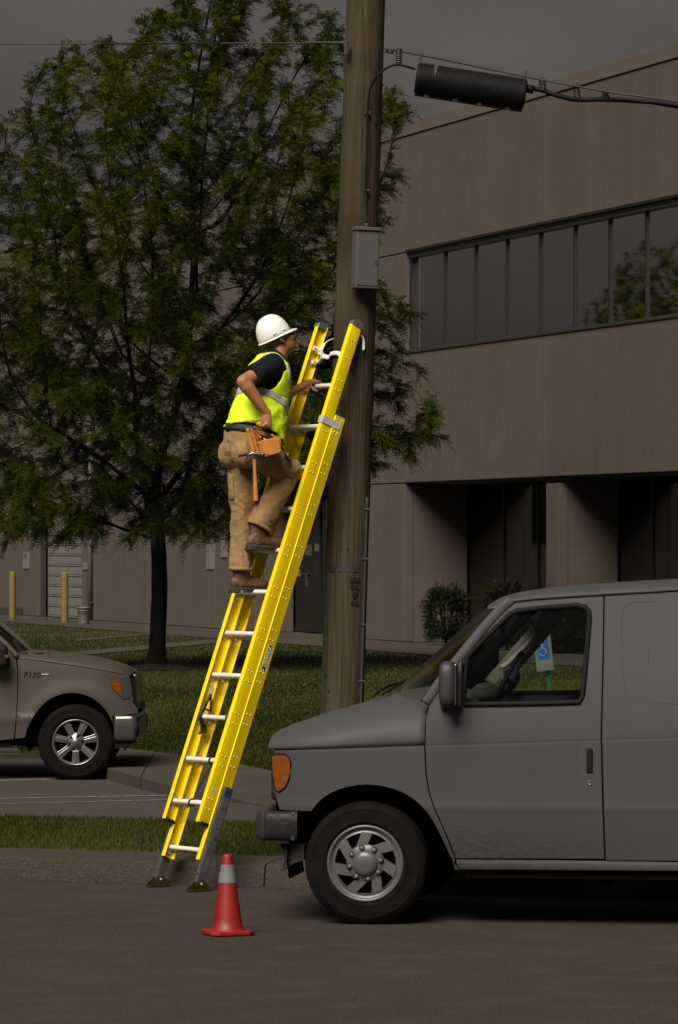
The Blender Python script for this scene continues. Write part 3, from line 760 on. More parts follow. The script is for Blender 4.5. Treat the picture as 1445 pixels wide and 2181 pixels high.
def on_pole(px, py, out=0.0):
    """point on the pole's skin seen at the pixel (local to the pole thing)"""
    z = H - (py - HY) * YP / F; c = pb + ax * ((z - pb.z) / ax.z); r = pole_r(py) + out
    dx = (px - CX) * YP / F - c.x; dx = max(-r * 0.999, min(r * 0.999, dx)); return Vector((c.x + dx, c.y - math.sqrt(r * r - dx * dx), z)) - PO
def on_pole_n(px, py):
    z = H - (py - HY) * YP / F; c = pb + ax * ((z - pb.z) / ax.z) - PO; q = on_pole(px, py) - c; q.z = 0; return q.normalized()
# long drying cracks
for (px, y0, y1, w) in ((762, -20, 470, 0.004), (752, 640, 1190, 0.003), (738, 900, 1500, 0.004), (722, 1230, 1515, 0.003), (770, 300, 480, 0.003), (745, 60, 420, 0.002)):
    pts = []; n = 26
    for k in range(n + 1):
        f = k / n; py = y0 + (y1 - y0) * f; x = px + (ptp.x - pb.x) * 0; pts.append(on_pole(px - (py - 600) * 0.0343 + 2.0 * noise.noise((f * 6, px, 0)) , py, -0.001))
    m = MB(); m.loft(pts, [(max(0.0006, w * math.sin(math.pi * k / n)),) * 2 for k in range(n + 1)], ref=(0, 1, 0), n=4); m.build('drying_crack', BRAND, pole)
# knots
for (px, py, r) in ((694, 1438, 0.022), (800, 265, 0.024), (722, 1004, 0.018), (742, 1170, 0.012), (700, 1470, 0.012)):
    c = on_pole(px, py); nn = on_pole_n(px, py); m = MB(); m.sphere(c - nn * 0.002, (r, r * 1.35, 0.006), axes=(Vector((-nn.y, nn.x, 0)), Vector((0, 0, 1)), nn), n=14, m=7); m.build('knot', BRAND, pole, smooth=True)
# tag strip, stamped brand
m = MB(); n = 12; vs = []
for k in range(n + 1):
    px = 694 + (765 - 694) * k / n
    for (py, o_) in ((1203.5, 0.004), (1217, 0.004)):
        vs.append(on_pole(px, py + 1.5 * k / n, o_))
m.add(vs, [(2 * k, 2 * k + 2, 2 * k + 3, 2 * k + 1) for k in range(n)]); so_ = m.build('tag_strip', GALV, pole)
so_.modifiers.new('t', 'SOLIDIFY').thickness = 0.003
for k in range(7):
    m = MB(); px = 703 + 8.5 * k; c = on_pole(px, 1210.5 + 0.2 * k, 0.0055); nn = on_pole_n(px, 1210); m.obox(c, Vector((-nn.y, nn.x, 0)) * 0.006, Vector((0, 0, 1)) * 0.014, nn * 0.0012); m.build('tag_digit', GALV, pole)
for (word, py, s_) in (('LOE', 1235, 0.05), ('DIA', 1249, 0.05), ('SP', 1266, 0.045), ('5 40', 1284, 0.04)):
    c = on_pole(755, py, 0.0); nn = on_pole_n(755, py); c = c + nn * 0.0035
    text_mesh(word, s_, BRAND, 'burned_brand', pole, axes(c, Vector((-nn.y, nn.x, 0)) if -nn.y > 0 else Vector((nn.y, -nn.x, 0)), (0, 0, 1), nn), 0.003, squeeze=0.8, weight=0.002)
m = MB(); c = on_pole(757, 1256); nn = on_pole_n(757, 1256); m.sphere(c - nn * 0.003, (0.03, 0.075, 0.006), axes=(Vector((-nn.y, nn.x, 0)), Vector((0, 0, 1)), nn)); m.build('charred_patch', BRAND, pole, smooth=True)
# grey conduit down the side, its straps
pts = [on_pole(784 - (py - 1000) * 0.030, py, 0.008) for py in (1060, 1200, 1350, 1500, 1700, 1812)]
cd_ = thing('riser_conduit', 'thin grey conduit strapped down the side of the wooden pole', 'conduit', PO)
m = MB(); m.loft(ipol([Vector(p) for p in pts], 6), 0.010, n=10); m.build('pipe', GALV, cd_, smooth=True)
for py in (1085, 1190, 1330, 1450):
    c = on_pole(784 - (py - 1000) * 0.030, py, 0.008); m = MB(); m.obox(c, (0.02, 0, 0), (0, 0.016, 0), (0, 0, 0.007)); m.build('strap', GALV, cd_, bevel=0.003)
# equipment box
bc = on_pole(783.5, 552, 0.0) ; nb = Vector((0.28, -0.96, 0)).normalized(); tb = Vector((-nb.y, nb.x, 0)); tilt = ax
wz = W(783.5, 552, YP - 0.27)
bx_ = thing('equipment_box', 'grey steel equipment box fixed high on the wooden pole', 'box', wz)
BU = (ax + Vector((0, 0, 0))).normalized(); BT = (tb - BU * tb.dot(BU)).normalized(); BN = BT.cross(BU)
if BN.y > 0: BN = -BN
m = MB(); m.obox(-BN * 0.055, BT * 0.086, BN * 0.055, BU * 0.205); m.build('case', BOXP, bx_, bevel=0.006)
m = MB(); m.obox(-BN * 0.05 + BU * 0.213, BT * 0.094, BN * 0.064, BU * 0.012); m.build('lid', BOXP, bx_, bevel=0.005)
m = MB(); m.obox(BN * 0.003 - BU * 0.01, BT * 0.075, BN * 0.003, BU * 0.175); m.build('door', BOXP, bx_, bevel=0.003)
m = MB(); m.obox(BN * 0.008 + BT * 0.06 - BU * 0.02, BT * 0.005, BN * 0.003, BU * 0.014); m.build('latch', GALV, bx_)
m = MB(); m.obox(-BN * 0.125, BT * 0.05, BN * 0.016, BU * 0.18); m.build('mounting_bracket', GALV, bx_)
m = MB(); m.loft([BU * 0.225 - BN * 0.05, BU * 0.255 - BN * 0.05], 0.016, n=12); m.build('cable_gland', GALV, bx_, smooth=True)
# black cable from the box up and over to the splice case
def cable(name, label, pts, r, m, n=8, cat='cable', seg=8):
    b = Vector(pts[0]); o = MB(); o.loft(ipol([Vector(p) - b for p in pts], seg), r, n=n); q = o.build(name, m, smooth=True); q.location = b
    return tag(q, label, cat)
Yc = YP - 0.17
g0 = Vector(wz) + BU * 0.255 - BN * 0.05
cable('drop_cable', 'thin black cable rising from the equipment box and arching to the splice case', [g0, W(779, 400, Yc), W(783, 300, Yc), W(783, 240, Yc), W(789, 190, Yc - 0.02), W(806, 160, Yc - 0.06), W(828, 143, Yc - 0.08), W(850, 138, Yc - 0.08), W(884, 147, Yc - 0.05)], 0.0085, BLACK)
for py in (405, 240):
    c = W(781 if py > 300 else 783, py, Yc); m = MB(); m.obox((0, 0.012, 0), (0.022, 0, 0), (0, 0.012, 0), (0, 0, 0.008)); q = m.build('cable_clip', GALV, bevel=0.003); q.location = c
    tag(q, 'metal clip holding the black cable %s on the pole' % ('lower down' if py > 300 else 'higher up'), 'clip')
# messenger strand and its fittings
Ym = Yc - 0.02
cable('messenger_strand', 'steel strand running from the pole top down to the right past the splice case', [W(818, 104, Ym + 0.08), W(860, 110, Ym), W(1000, 138, Ym), W(1160, 171, Ym - 0.02), W(1300, 196, Ym - 0.05), W(1460, 219, Ym - 0.1), W(1900, 290, Ym - 0.2)], 0.0075, GALV, 6)
cable('black_trunk_cable', 'thick black cable leaving the splice case and sagging to the right', [W(1116, 186, Ym), W(1150, 191, Ym), W(1190, 204, Ym), W(1230, 212, Ym), W(1290, 212, Ym), W(1370, 216, Ym), W(1450, 227, Ym - 0.05), W(1900, 300, Ym - 0.15)], 0.0175, BLACK, 10)
cable('span_wire', 'thin wire running level from the pole across in front of the tree', [W(-300, 92, YP - 0.3), W(0, 93.5, YP - 0.25), W(215, 93, YP - 0.2), W(470, 92, YP - 0.17), W(736, 91, YP - 0.14)], 0.0045, mat('brown_wire', (0.05, 0.03, 0.02), 0.7), 6)
cable('wire_sleeve', 'grey sleeve twisted round the level wire in front of the tree crown', [W(215, 93, YP - 0.2), W(340, 92.6, YP - 0.185), W(470, 92, YP - 0.17)], 0.0062, BLACK, 6, 'sleeve')
cable('dead_end_grip', 'pale grey grip on the level wire close to the pole', [W(650, 91.2, YP - 0.15), W(690, 90.4, YP - 0.145), W(728, 91, YP - 0.14)], 0.0085, GALV, 6, 'grip')
wb = thing('wire_bracket', 'small galvanised bracket bolted to the pole where the level wire ends', 'bracket', W(737, 102, YP - 0.15))
m = MB(); m.obox((0, 0, 0), (0.014, 0, 0), (0, 0.02, 0), (0, 0, 0.05)); m.build('plate', GALV, wb, bevel=0.003)
m = MB(); m.loft([(-0.05, 0, 0.035), (0.02, 0, 0.035)], 0.011, n=10); m.build('eye_bolt', GALV, wb, smooth=True)
sb = thing('strand_clamp', 'dark three bolt clamp fixing the strand to the pole side', 'clamp', W(830, 108, Ym))
m = MB(); m.obox((0, 0, 0), (0.03, 0, -0.006), (0, 0.015, 0), (0.004, 0, 0.018)); m.build('jaw', GALV, sb, bevel=0.004)
for k in (-1, 1):
    m = MB(); m.loft([(0.018 * k, -0.03, -0.003 * k), (0.018 * k, 0.02, -0.003 * k)], 0.008, n=6); m.build('bolt', BLACK, sb)
def spacer(px, py0, py1, r, label, lean=0.0):
    a, b = W(px, py0, Ym), W(px + lean, py1, Ym); q = thing('cable_spacer', label, 'spacer', a, group='ribbed spacers hanging from the strand')
    m = MB(); n = 30; d = b - a; pr = []
    P = [d * (k / n) for k in range(n + 1)]; R = [r * (1.0 if k % 4 in (1, 2) else 0.74) for k in range(n + 1)]
    m.loft(P, [(x, x) for x in R], ref=(1, 0, 0), n=14); m.build('ribbed_sleeve', mat('grey_plastic', (0.035, 0.032, 0.03), 0.5), q, smooth=True)
    m = MB(); m.obox((0, -0.005, 0.0), (0.016, 0, 0), (0, 0.016, 0), (0, 0, 0.01)); m.build('hook', GALV, q, bevel=0.003)
spacer(850, 104, 138, 0.024, 'ribbed grey spacer between the pole and the splice case')
spacer(1154, 168, 192, 0.026, 'ribbed grey spacer just right of the splice case', 4)
spacer(1226, 180, 208, 0.026, 'ribbed grey spacer in the middle of the three along the thick cable', 5)
spacer(1288, 192, 208, 0.026, 'ribbed grey spacer farthest along the thick cable', 4)
# splice case: long ribbed black housing with a bolted flange below
a, b = W(886, 166, Ym - 0.02), W(1120, 202, Ym - 0.02); d = b - a; Lh = d.length; dx_ = d.normalized(); dz_ = Vector((0, 0, 1)) - dx_ * dx_.z; dz_.normalize(); dy_ = dz_.cross(dx_)
sc_ = thing('splice_case', 'long black ribbed splice case slung under the strand beside the pole', 'cable housing', a)
m = MB(); n = 168; P = []; R = []
for k in range(n + 1):
    f = k / n; P.append(dx_ * (Lh * f)); rr = 0.108 + (0.006 if k % 4 in (1, 2) else 0.0)
    if f < 0.02: rr *= 0.86 + 7 * f
    if f > 0.98: rr *= 0.86 + 7 * (1 - f)
    R.append((rr, rr * 0.95))
m.loft(P, R, ref=tuple(dz_), n=36); m.build('ribbed_shell', BLACK, sc_, auto=40)
m = MB(); m.obox(dx_ * Lh / 2 - dz_ * 0.112, dx_ * (Lh / 2 - 0.01), dy_ * 0.028, dz_ * 0.012); m.build('flange', BLACK, sc_, bevel=0.004)
for f in (0.12, 0.38, 0.6, 0.86):
    m = MB(); m.obox(dx_ * Lh * f - dz_ * 0.114 - dy_ * 0.03, dx_ * 0.018, dy_ * 0.007, dz_ * 0.012); m.build('clasp', GALV, sc_, bevel=0.003)
m = MB(); m.obox(dx_ * Lh * 0.165 + dz_ * 0.05 - dy_ * 0.092, dx_ * 0.010, dy_ * 0.008, dz_ * 0.05); m.build('label_plate', mat('faded_sticker', (0.06, 0.05, 0.035), 0.6), sc_)
for f in (0.02, 0.97):
    m = MB(); m.loft([dx_ * Lh * f + dz_ * 0.10, dx_ * Lh * f + dz_ * 0.17], 0.006, n=6); m.build('hanger', GALV, sc_)
# cone-free end: plug where the cables enter
m = MB(); m.loft([dx_ * (Lh - 0.01) + dz_ * 0.045, dx_ * (Lh + 0.05) + dz_ * 0.045], 0.03, n=14); m.build('cable_port', BLACK, sc_, smooth=True)

# ------------------------------------------------------------------ extension ladder
YEL = mat('yellow_fibreglass', (0.93, 0.69, 0.003), 0.42, c2=(0.87, 0.62, 0.003), vs=5, spec=0.35, layers=(((0.62, 0.42, 0.02), 30, 0.68, 0.78, (1, 1, 0.25)),))
ALU = mat('aluminium_rung', (0.86, 0.80, 0.72), 0.42, 0.15, c2=(0.78, 0.71, 0.62), vs=9)
ALUP = mat('aluminium_plate', (0.72, 0.68, 0.63), 0.45, 0.25, c2=(0.52, 0.48, 0.44), vs=30)
RIVET = mat('rivet_steel', (0.66, 0.56, 0.30), 0.5, 0.1)
CAPG = mat('grey_plastic_cap', (0.10, 0.10, 0.105), 0.55)
LEG = mat('dull_leveler_alloy', (0.085, 0.082, 0.080), 0.5, 0.2, c2=(0.062, 0.060, 0.058), vs=8)
SHOE = mat('brass_plated_shoe', (0.075, 0.050, 0.012), 0.45, 0.5, c2=(0.035, 0.024, 0.008), vs=14)
BLK = mat('black_plastic', (0.008, 0.008, 0.008), 0.5)
PURP = mat('purple_label', (0.035, 0.018, 0.075), 0.5); LBL = mat('pale_grey_label', (0.082, 0.077, 0.079), 0.5)
WHT = mat('white_print', (0.80, 0.78, 0.74), 0.5); WARN = mat('warning_label', (0.05, 0.03, 0.008), 0.5, c2=(0.25, 0.16, 0.02), vs=60, lo=0.48, hi=0.55)
hU = Vector((0.58, -0.815, 0)).normalized(); hH = Vector((-hU.y, hU.x, 0)); PHI = math.asin(0.352)
LL = (hH * math.sin(PHI) + Vector((0, 0, 1)) * math.cos(PHI)).normalized(); LN = (-hH * math.cos(PHI) + Vector((0, 0, 1)) * math.sin(PHI)).normalized()
LO = Vector(((390 - CX) * 29.05 / F, 29.05, H - (1804 - HY) * 29.05 / F))
def lad(u, n, l): return LO + hU * u + LN * n + LL * l            # ladder space to world
LM = axes(LO, hU, LN, LL)
if LM.to_3x3().determinant() < 0: LM = axes(LO, hU, LN, LL)
ladder = thing('extension_ladder', 'yellow fibreglass extension ladder leaning on the utility pole', 'ladder', matrix=None)
ladder.location = LO
def lv(u, n, l): return hU * u + LN * n + LL * l
STEP = 0.3085; RD = 0.086; FL = 0.040; WB = 0.193; TH = 0.006
def lbox(m, u0, u1, n0, n1, l0, l1):
    P = []
    for l in (l0, l1):
        for (u, n) in ((u0, n0), (u1, n0), (u1, n1), (u0, n1)): P.append(lv(u, n, l))
    return m.add(P, [(0, 3, 2, 1), (4, 5, 6, 7), (0, 1, 5, 4), (1, 2, 6, 5), (2, 3, 7, 6), (3, 0, 4, 7)])
def rail(s, n0, l0, l1, web, chamfer=0.0):
    """channel rail: web facing across the ladder, flanges turned outwards; s = +1 near side"""
    n1 = n0 + RD; f = web + FL; b = f - TH; a = web; sec = [(f, n0), (f, n1 - 0.012), (f + chamfer, n1 - 0.006), (f + chamfer * 0.6, n1), (a, n1), (a, n1 - TH), (b - 0.004, n1 - TH - 0.001), (b, n1 - TH - 0.005), (b, n0 + TH + 0.005), (b - 0.004, n0 + TH + 0.001), (a, n0 + TH), (a, n0)]
    m = MB(); k = len(sec); ls = [l0 + (l1 - l0) * i / 10 for i in range(11)]
    vs = [lv(s * u, n, l) for l in ls for (u, n) in sec]
    fs = [(i * k + j, i * k + (j + 1) % k, (i + 1) * k + (j + 1) % k, (i + 1) * k + j) for i in range(10) for j in range(k)] + [tuple(range(k)), tuple(range(11 * k - 1, 10 * k - 1, -1))]
    m.add(vs, fs); return m.build('rail', YEL, ladder, bevel=0.0025, auto=40)
FN, BN_ = 0.002, -RD - 0.002          # fly in front, base behind
FB, FT, BB, BT_ = 0.168, 3.865, -0.075, 3.19
rails = {}
for s in (1, -1):
    rails['f', s] = rail(s, FN, FB, FT, WB - 0.005); rails['b', s] = rail(s, BN_, BB, BT_, WB, 0.003)
def rung(l, nc, u=WB + FL - TH - 0.005):
    m = MB(); P = [lv(-u, nc, l), lv(u, nc, l)]
    m.loft(P, [(0.0165, 0.0185), (0.0165, 0.0185)], ref=tuple(LL), n=18, power=2.6)
    # flattened tread ridges
    return m.build('rung', ALU, ladder, auto=50)
for k in range(0, 11): rung(k * STEP + (0.026 if k else 0), -0.044)
for k in range(1, 12): rung(k * STEP, 0.046)
# mounting plates on the inner web of the far rail, rivets on the outer web of the near rail
def rv(m, u, n, l, s, r=0.0058): 
    c = lv(u, n, l); m.sphere(c, (r, r, r * 0.7), n=8, m=5, axes=(LN, LL, hU * s))
for k in range(0, 12):
    for (n0, on) in ((FN, 1 <= k <= 11), (BN_, k <= 10)):
        if not on: continue
        l = k * STEP + (0.026 if (k and n0 != FN) else 0); nc = 0.046 if n0 == FN else -0.044
        WI = WB + FL - TH - 0.006; m = MB(); lbox(m, -WI + 0.0005, -WI + 0.003, nc - 0.026, nc + 0.026, l - 0.022, l + 0.022); lbox(m, -WI + 0.001, -WI + 0.0035, nc - 0.016, nc + 0.016, l - 0.05, l + 0.05)
        m.build('rung_plate', ALUP, ladder, bevel=0.001)
        m = MB(); m.loft([lv(-WI + 0.003, nc, l), lv(-WI + 0.012, nc, l)], 0.025, n=14); m.build('rung_collar', ALUP, ladder, smooth=False)
        for s in (1, -1):
            m = MB()
            for dn in (-0.014, 0.014):
                for dl in (-0.036, 0.036): rv(m, s * (WB + FL - (0.005 if n0 == FN else 0) + 0.001), nc + dn - 0.0, l + dl, s)
                for dl in (-0.04, 0.04): rv(m, s * (WI - 0.0035), nc + dn * 0.7, l + dl, -s, 0.005)
            q = m.build('rivets', RIVET, ladder, smooth=True); q['kind'] = 'stuff'
# rivets of the pole grip and end caps
m = MB()
for (l, s) in ((3.735, 1), (3.60, 1)):
    for dn in (0.022, 0.048): rv(m, s * (WB + FL - 0.004), FN + dn, l, s)
for (l, n) in ((3.165, -0.03), (3.165, -0.062), (3.06, -0.028), (3.06, -0.055)): rv(m, WB + FL + 0.001, n, l, 1)
q = m.build('rivets', RIVET, ladder, smooth=True); q['kind'] = 'stuff'
# grey top caps and black foot caps of the fly rails
for s in (1, -1):
    m = MB(); P2 = [(FN - 0.003, 3.832), (FN + RD + 0.003, 3.842), (FN + RD + 0.003, 3.868), (FN + RD * 0.72, 3.882), (FN + RD * 0.3, 3.880), (FN - 0.003, 3.864)]
    a, b = s * (WB - 0.003), s * (WB + FL + 0.003); nP_ = len(P2)
    m.add([lv(a, n, l) for n, l in P2] + [lv(b, n, l) for n, l in P2], [tuple(range(nP_)), tuple(range(2 * nP_ - 1, nP_ - 1, -1))] + [(i, (i + 1) % nP_, nP_ + (i + 1) % nP_, nP_ + i) for i in range(nP_)]); m.build('end_cap', CAPG, ladder, bevel=0.003)
    m = MB(); lbox(m, s * (WB - 0.004), s * (WB + FL - 0.002), FN - 0.004, FN + RD * 0.8, FB - 0.012, FB + 0.012); m.build('foot_cap', BLK, ladder, bevel=0.003)
    m = MB(); lbox(m, s * (WB - 0.002), s * (WB + FL - 0.002), BN_ + 0.004, BN_ + RD * 0.85, BT_ - 0.01, BT_ + 0.008); m.build('end_cap', CAPG, ladder, bevel=0.003)
    # guide strap over both rails
    u1 = WB + FL + 0.001; lg = 3.125
    m = MB(); lbox(m, s * (WB + FL + 0.001), s * (WB + FL + 0.004), BN_ + 0.02, FN + RD + 0.004, lg - 0.026, lg + 0.026); m.build('guide_strap', ALUP, ladder, bevel=0.001)
    m = MB(); lbox(m, s * (WB - 0.012), s * (WB + FL + 0.004), FN + RD + 0.002, FN + RD + 0.006, lg - 0.026, lg + 0.026); m.build('guide_strap', ALUP, ladder, bevel=0.001)
    m = MB()
    for (n, l) in ((-0.055, 0.014), (-0.055, -0.014), (-0.03, 0.014), (-0.03, -0.014)): rv(m, s * (WB + FL + 0.004), n, lg + l, s, 0.0045)
    q = m.build('rivets', RIVET, ladder, smooth=True); q['kind'] = 'stuff'
# pole grip: cast brackets, cross bar, two curved arms
POLEW = mat('white_cast_alloy', (0.80, 0.76, 0.70), 0.5, 0.1, c2=(0.62, 0.58, 0.52), vs=18)
for s in (-1, 1):
    m = MB(); lbox(m, s * (WB - 0.020), s * (WB + 0.018), FN + 0.01, FN + 0.045, 3.57, 3.60); lbox(m, s * (WB - 0.020), s * (WB + 0.018), FN + 0.045, FN + 0.075, 3.66, 3.70)
    m.build('grip_lug', ALUP, ladder, bevel=0.004)
    m = MB(); m.loft(ipol([lv(s * (WB - 0.012), FN + 0.05, 3.69), lv(s * (WB - 0.055), FN + 0.035, 3.675), lv(s * (WB - 0.06), FN + 0.01, 3.63), lv(s * (WB - 0.015), FN + 0.0, 3.59)], 6), (0.017, 0.007), ref=tuple(LN), n=10); m.build('grip_bracket', POLEW, ladder, smooth=True)
    if s < 0: arc = [lv(s * (WB - 0.045), 0.03, 3.645), lv(s * (WB - 0.015), 0.004, 3.735), lv(s * (WB - 0.03), -0.045, 3.795), lv(s * (WB - 0.04), -0.10, 3.80), lv(s * (WB - 0.045), -0.15, 3.765)]
    else: arc = [lv(s * (WB - 0.045), 0.02, 3.65), lv(s * (WB - 0.012), 0.0, 3.77), lv(s * (WB + 0.005), -0.030, 3.80), lv(s * (WB + 0.012), -0.056, 3.775), lv(s * (WB + 0.012), -0.080, 3.71)]
    m = MB(); m.loft(ipol(arc, 8), (0.004, 0.014), ref=[tuple(LL)] * 33, n=10, power=3); m.build('grip_arm', POLEW, ladder, smooth=True)
m = MB(); m.loft(ipol([lv(-WB + 0.06, 0.02, 3.64), lv(-0.07, 0.0, 3.635), lv(-0.04, 0.012, 3.655), lv(0.05, 0.012, 3.655), lv(0.08, 0.0, 3.635), lv(WB - 0.06, 0.02, 3.64)], 5), (0.017, 0.005), ref=tuple(LL), n=8, power=4); m.build('grip_bar', POLEW, ladder, smooth=True)
# rung locks
for s in (-1, 1):
    l0 = 3 * STEP; u = s * (WB - 0.028)
    m = MB(); lbox(m, s * (WB - 0.004), s * (WB - 0.001), 0.028, 0.052, l0 + 0.165, l0 + 0.245); m.build('lock_strap', ALUP, ladder, bevel=0.001)
    m = MB(); m.loft(ipol([lv(u, 0.045, l0 + 0.165), lv(u, 0.070, l0 + 0.05), lv(u, 0.072, l0 - 0.01), lv(u, 0.045, l0 - 0.045), lv(u, 0.03, l0 - 0.09), lv(u, 0.042, l0 - 0.125)], 6), [(0.008 + 0.008 * math.sin(math.pi * k / 30), 0.010) for k in range(31)], ref=tuple(LN), n=8, power=3)
    m.loft([lv(u, 0.045, l0 + 0.165), lv(u, 0.006, l0 + 0.055)], 0.007, ref=tuple(LN), n=8); m.loft([lv(u, 0.066, l0 + 0.055), lv(u, 0.006, l0 + 0.055)], 0.007, ref=tuple(LN), n=8)
    m.loft(ipol([lv(u, 0.05, l0 - 0.045), lv(u, 0.012, l0 - 0.06), lv(u, -0.006, l0 - 0.1)], 5), 0.009, ref=tuple(LN), n=8); m.build('rung_lock', BLK, ladder, smooth=True)
# rope: two strands behind the rungs, bundle, ties
m = MB()
for (u, e) in ((0.085, 0.0), (0.105, 0.02)):
    m.loft(ipol([lv(u - 0.03, -0.07, 2.96), lv(u - 0.02 + e, -0.055, 2.2), lv(u, -0.045, 1.5), lv(u + 0.01, -0.02, 1.0), lv(u + 0.02, 0.0, 0.75)], 6), 0.0038, n=6)
m.loft(ipol([lv(0.105, 0.0, 0.78), lv(0.10, 0.03, 0.62), lv(0.07, 0.045, 0.5), lv(0.05, 0.05, 0.41), lv(0.03, 0.05, STEP + 0.04)], 6), 0.0045, n=6)
m.build('rope', BLK, ladder, smooth=True)
m = MB(); P = [lv(0.115, 0.012, 0.66 + 0.004 * k) for k in range(46)]; m.loft(P, [(0.012 + 0.004 * (k % 3 == 0), 0.012 + 0.004 * (k % 3 == 0)) for k in range(46)], n=8); m.build('rope_bundle', BLK, ladder)
for (l, u) in ((STEP, 0.012), (2 * STEP, 0.10)):
    m = MB(); P = [lv(u + 0.004 * math.sin(a * 2), 0.046 + 0.024 * math.cos(a), l + 0.024 * math.sin(a)) for a in [2 * math.pi * k / 20 for k in range(21)]]; m.loft(P, 0.006, ref=tuple(hU), n=6, cap=False); m.build('rope_tie', BLK, ladder, smooth=True)
m = MB(); m.lathe([(0.024, -0.006), (0.017, -0.003), (0.017, 0.003), (0.024, 0.006)], 18, axes(lv(0.06, -0.06, 2.98), LN, LL, hU), close=True); m.build('pulley', ALUP, ladder, smooth=True)
# maker's badge and warning labels
CB = lv(WB + TH + 0.0012, BN_ + 0.05, 0); 
def rib(u, n, l0, l1, w, name, mm, d=0.0008): q = MB(); lbox(q, u, u + d, n - w / 2, n + w / 2, l0, l1); return q.build(name, mm, ladder)
lb = 1.40
def pill(r, ln, d, name, mm):
    q = MB(); pts = []
    for k in range(9): a = math.pi * k / 8; pts.append((ln / 2 + r * math.sin(a), r * math.cos(a)))
    for k in range(9): a = math.pi + math.pi * k / 8; pts.append((-ln / 2 + r * math.sin(a), r * math.cos(a)))
    q.prism(pts, d, axes(lv(WB + FL + 0.0005, BN_ + 0.040, lb), LL, LN, hU)); return q.build(name, mm, ladder)
pill(0.0165, 0.165, 0.0008, 'badge_border', WHT); pill(0.0145, 0.165, 0.0014, 'badge', BLK)
text_mesh('LOUISVILLE', 0.0285, WHT, 'badge_lettering', ladder, axes(lv(WB + FL + 0.0022, BN_ + 0.040, lb + 0.010), LL, LN, hU), 0.0004, shear=0.15, squeeze=0.98, weight=0.0006)
q = MB(); q.prism([(-0.012, -0.009), (0.008, 0.0), (-0.012, 0.009), (-0.006, 0.0)], 0.0006, axes(lv(WB + FL + 0.0022, BN_ + 0.040, lb - 0.083), LL, LN, hU)); q.build('badge_mark', WHT, ladder)
for (n, l0, l1, w) in ((-0.02, 0.10, 0.13, 0.035), (-0.045, -0.055, -0.03, 0.05), (0.02, 0.245, 0.265, 0.02)):
    q = MB(); lbox(q, -WB - FL + TH, -WB - FL + TH + 0.0015, n - w / 2, n + w / 2, l0, l1); q.build('warning_label', WARN, ladder)
q = MB(); lbox(q, WB + FL - 0.005, WB + FL - 0.0035, FN + 0.02, FN + 0.055, 0.40, 0.425); q.build('inspection_label', ALUP, ladder)
# levellers: grey legs outside the base rails, pivoting brass shoes standing on the road
ground_l = -(LO.z) / LL.z
for s in (1, -1):
    u0 = s * (WB + FL + 0.004); u1 = s * (WB + FL + 0.036); nmid = BN_ + RD * 0.45
    foot = lv((u0 + u1) / 2, nmid, 0); lf = -(LO.z + foot.z - 0.055) / LL.z
    top = 0.46 if s > 0 else 0.24
    m = MB(); lbox(m, u0, u1, nmid - 0.034, nmid + 0.034, lf, top); m.build('leveler_leg', LEG, ladder, bevel=0.004)
    m = MB(); lbox(m, u0 + s * 0.006, u1 - s * 0.006, nmid + 0.030, nmid + 0.042, lf + 0.06, top - 0.02); m.build('leveler_track', LEG, ladder, bevel=0.003)
    if s > 0:
        q = MB(); lbox(q, u1 + 0.0004, u1 + 0.0014, nmid - 0.026, nmid + 0.022, 0.06, top - 0.08); q.build('leveler_label', LBL, ladder)
        q = MB(); lbox(q, u1 + 0.0004, u1 + 0.0016, nmid - 0.028, nmid + 0.026, top - 0.065, top - 0.008); q.build('leveler_label', PURP, ladder)
        q = MB(); lbox(q, u1 + 0.0018, u1 + 0.0026, nmid - 0.02, nmid + 0.002, 0.075, 0.115); q.build('label_bar', PURP, ladder)
        q = MB(); lbox(q, u1 + 0.0004, u1 + 0.0014, nmid - 0.02, nmid + 0.02, -0.15, -0.04); q.build('leveler_label', LBL, ladder)
        for k in range(3): q = MB(); lbox(q, u1 + 0.0018, u1 + 0.0024, nmid - 0.024, nmid + 0.02, 0.16 + 0.075 * k, 0.166 + 0.075 * k); q.build('label_line', PURP, ladder)
    # shoe: two triangular cheeks on a sole plate
    c = lv((u0 + u1) / 2, nmid, lf); base = Vector((c.x, c.y, -LO.z)); hd = hH
    for sg in (-1, 1):
        m = MB(); M_ = axes(base + hU * (sg * 0.027) - hU * 0.002, hd, (0, 0, 1), hU)
        m.prism([(-0.082, 0.012), (0.082, 0.012), (0.078, 0.024), (0.018, 0.078), (-0.006, 0.078), (-0.08, 0.024)], 0.004, M_); m.build('shoe_cheek', SHOE, ladder, bevel=0.001)
    m = MB(); m.obox(base + Vector((0, 0, 0.0095)), hd * 0.085, hU * 0.032, Vector((0, 0, 0.0045))); m.build('shoe_sole', SHOE, ladder, bevel=0.001)
    m = MB(); m.obox(base + Vector((0, 0, 0.003)), hd * 0.078, hU * 0.03, Vector((0, 0, 0.003))); m.build('rubber_pad', BLK, ladder)
    m = MB(); m.loft([base + hU * 0.034 + Vector((0, 0, 0.055)), base - hU * 0.034 + Vector((0, 0, 0.055))], 0.008, n=10); m.build('pivot_bolt', ALUP, ladder)

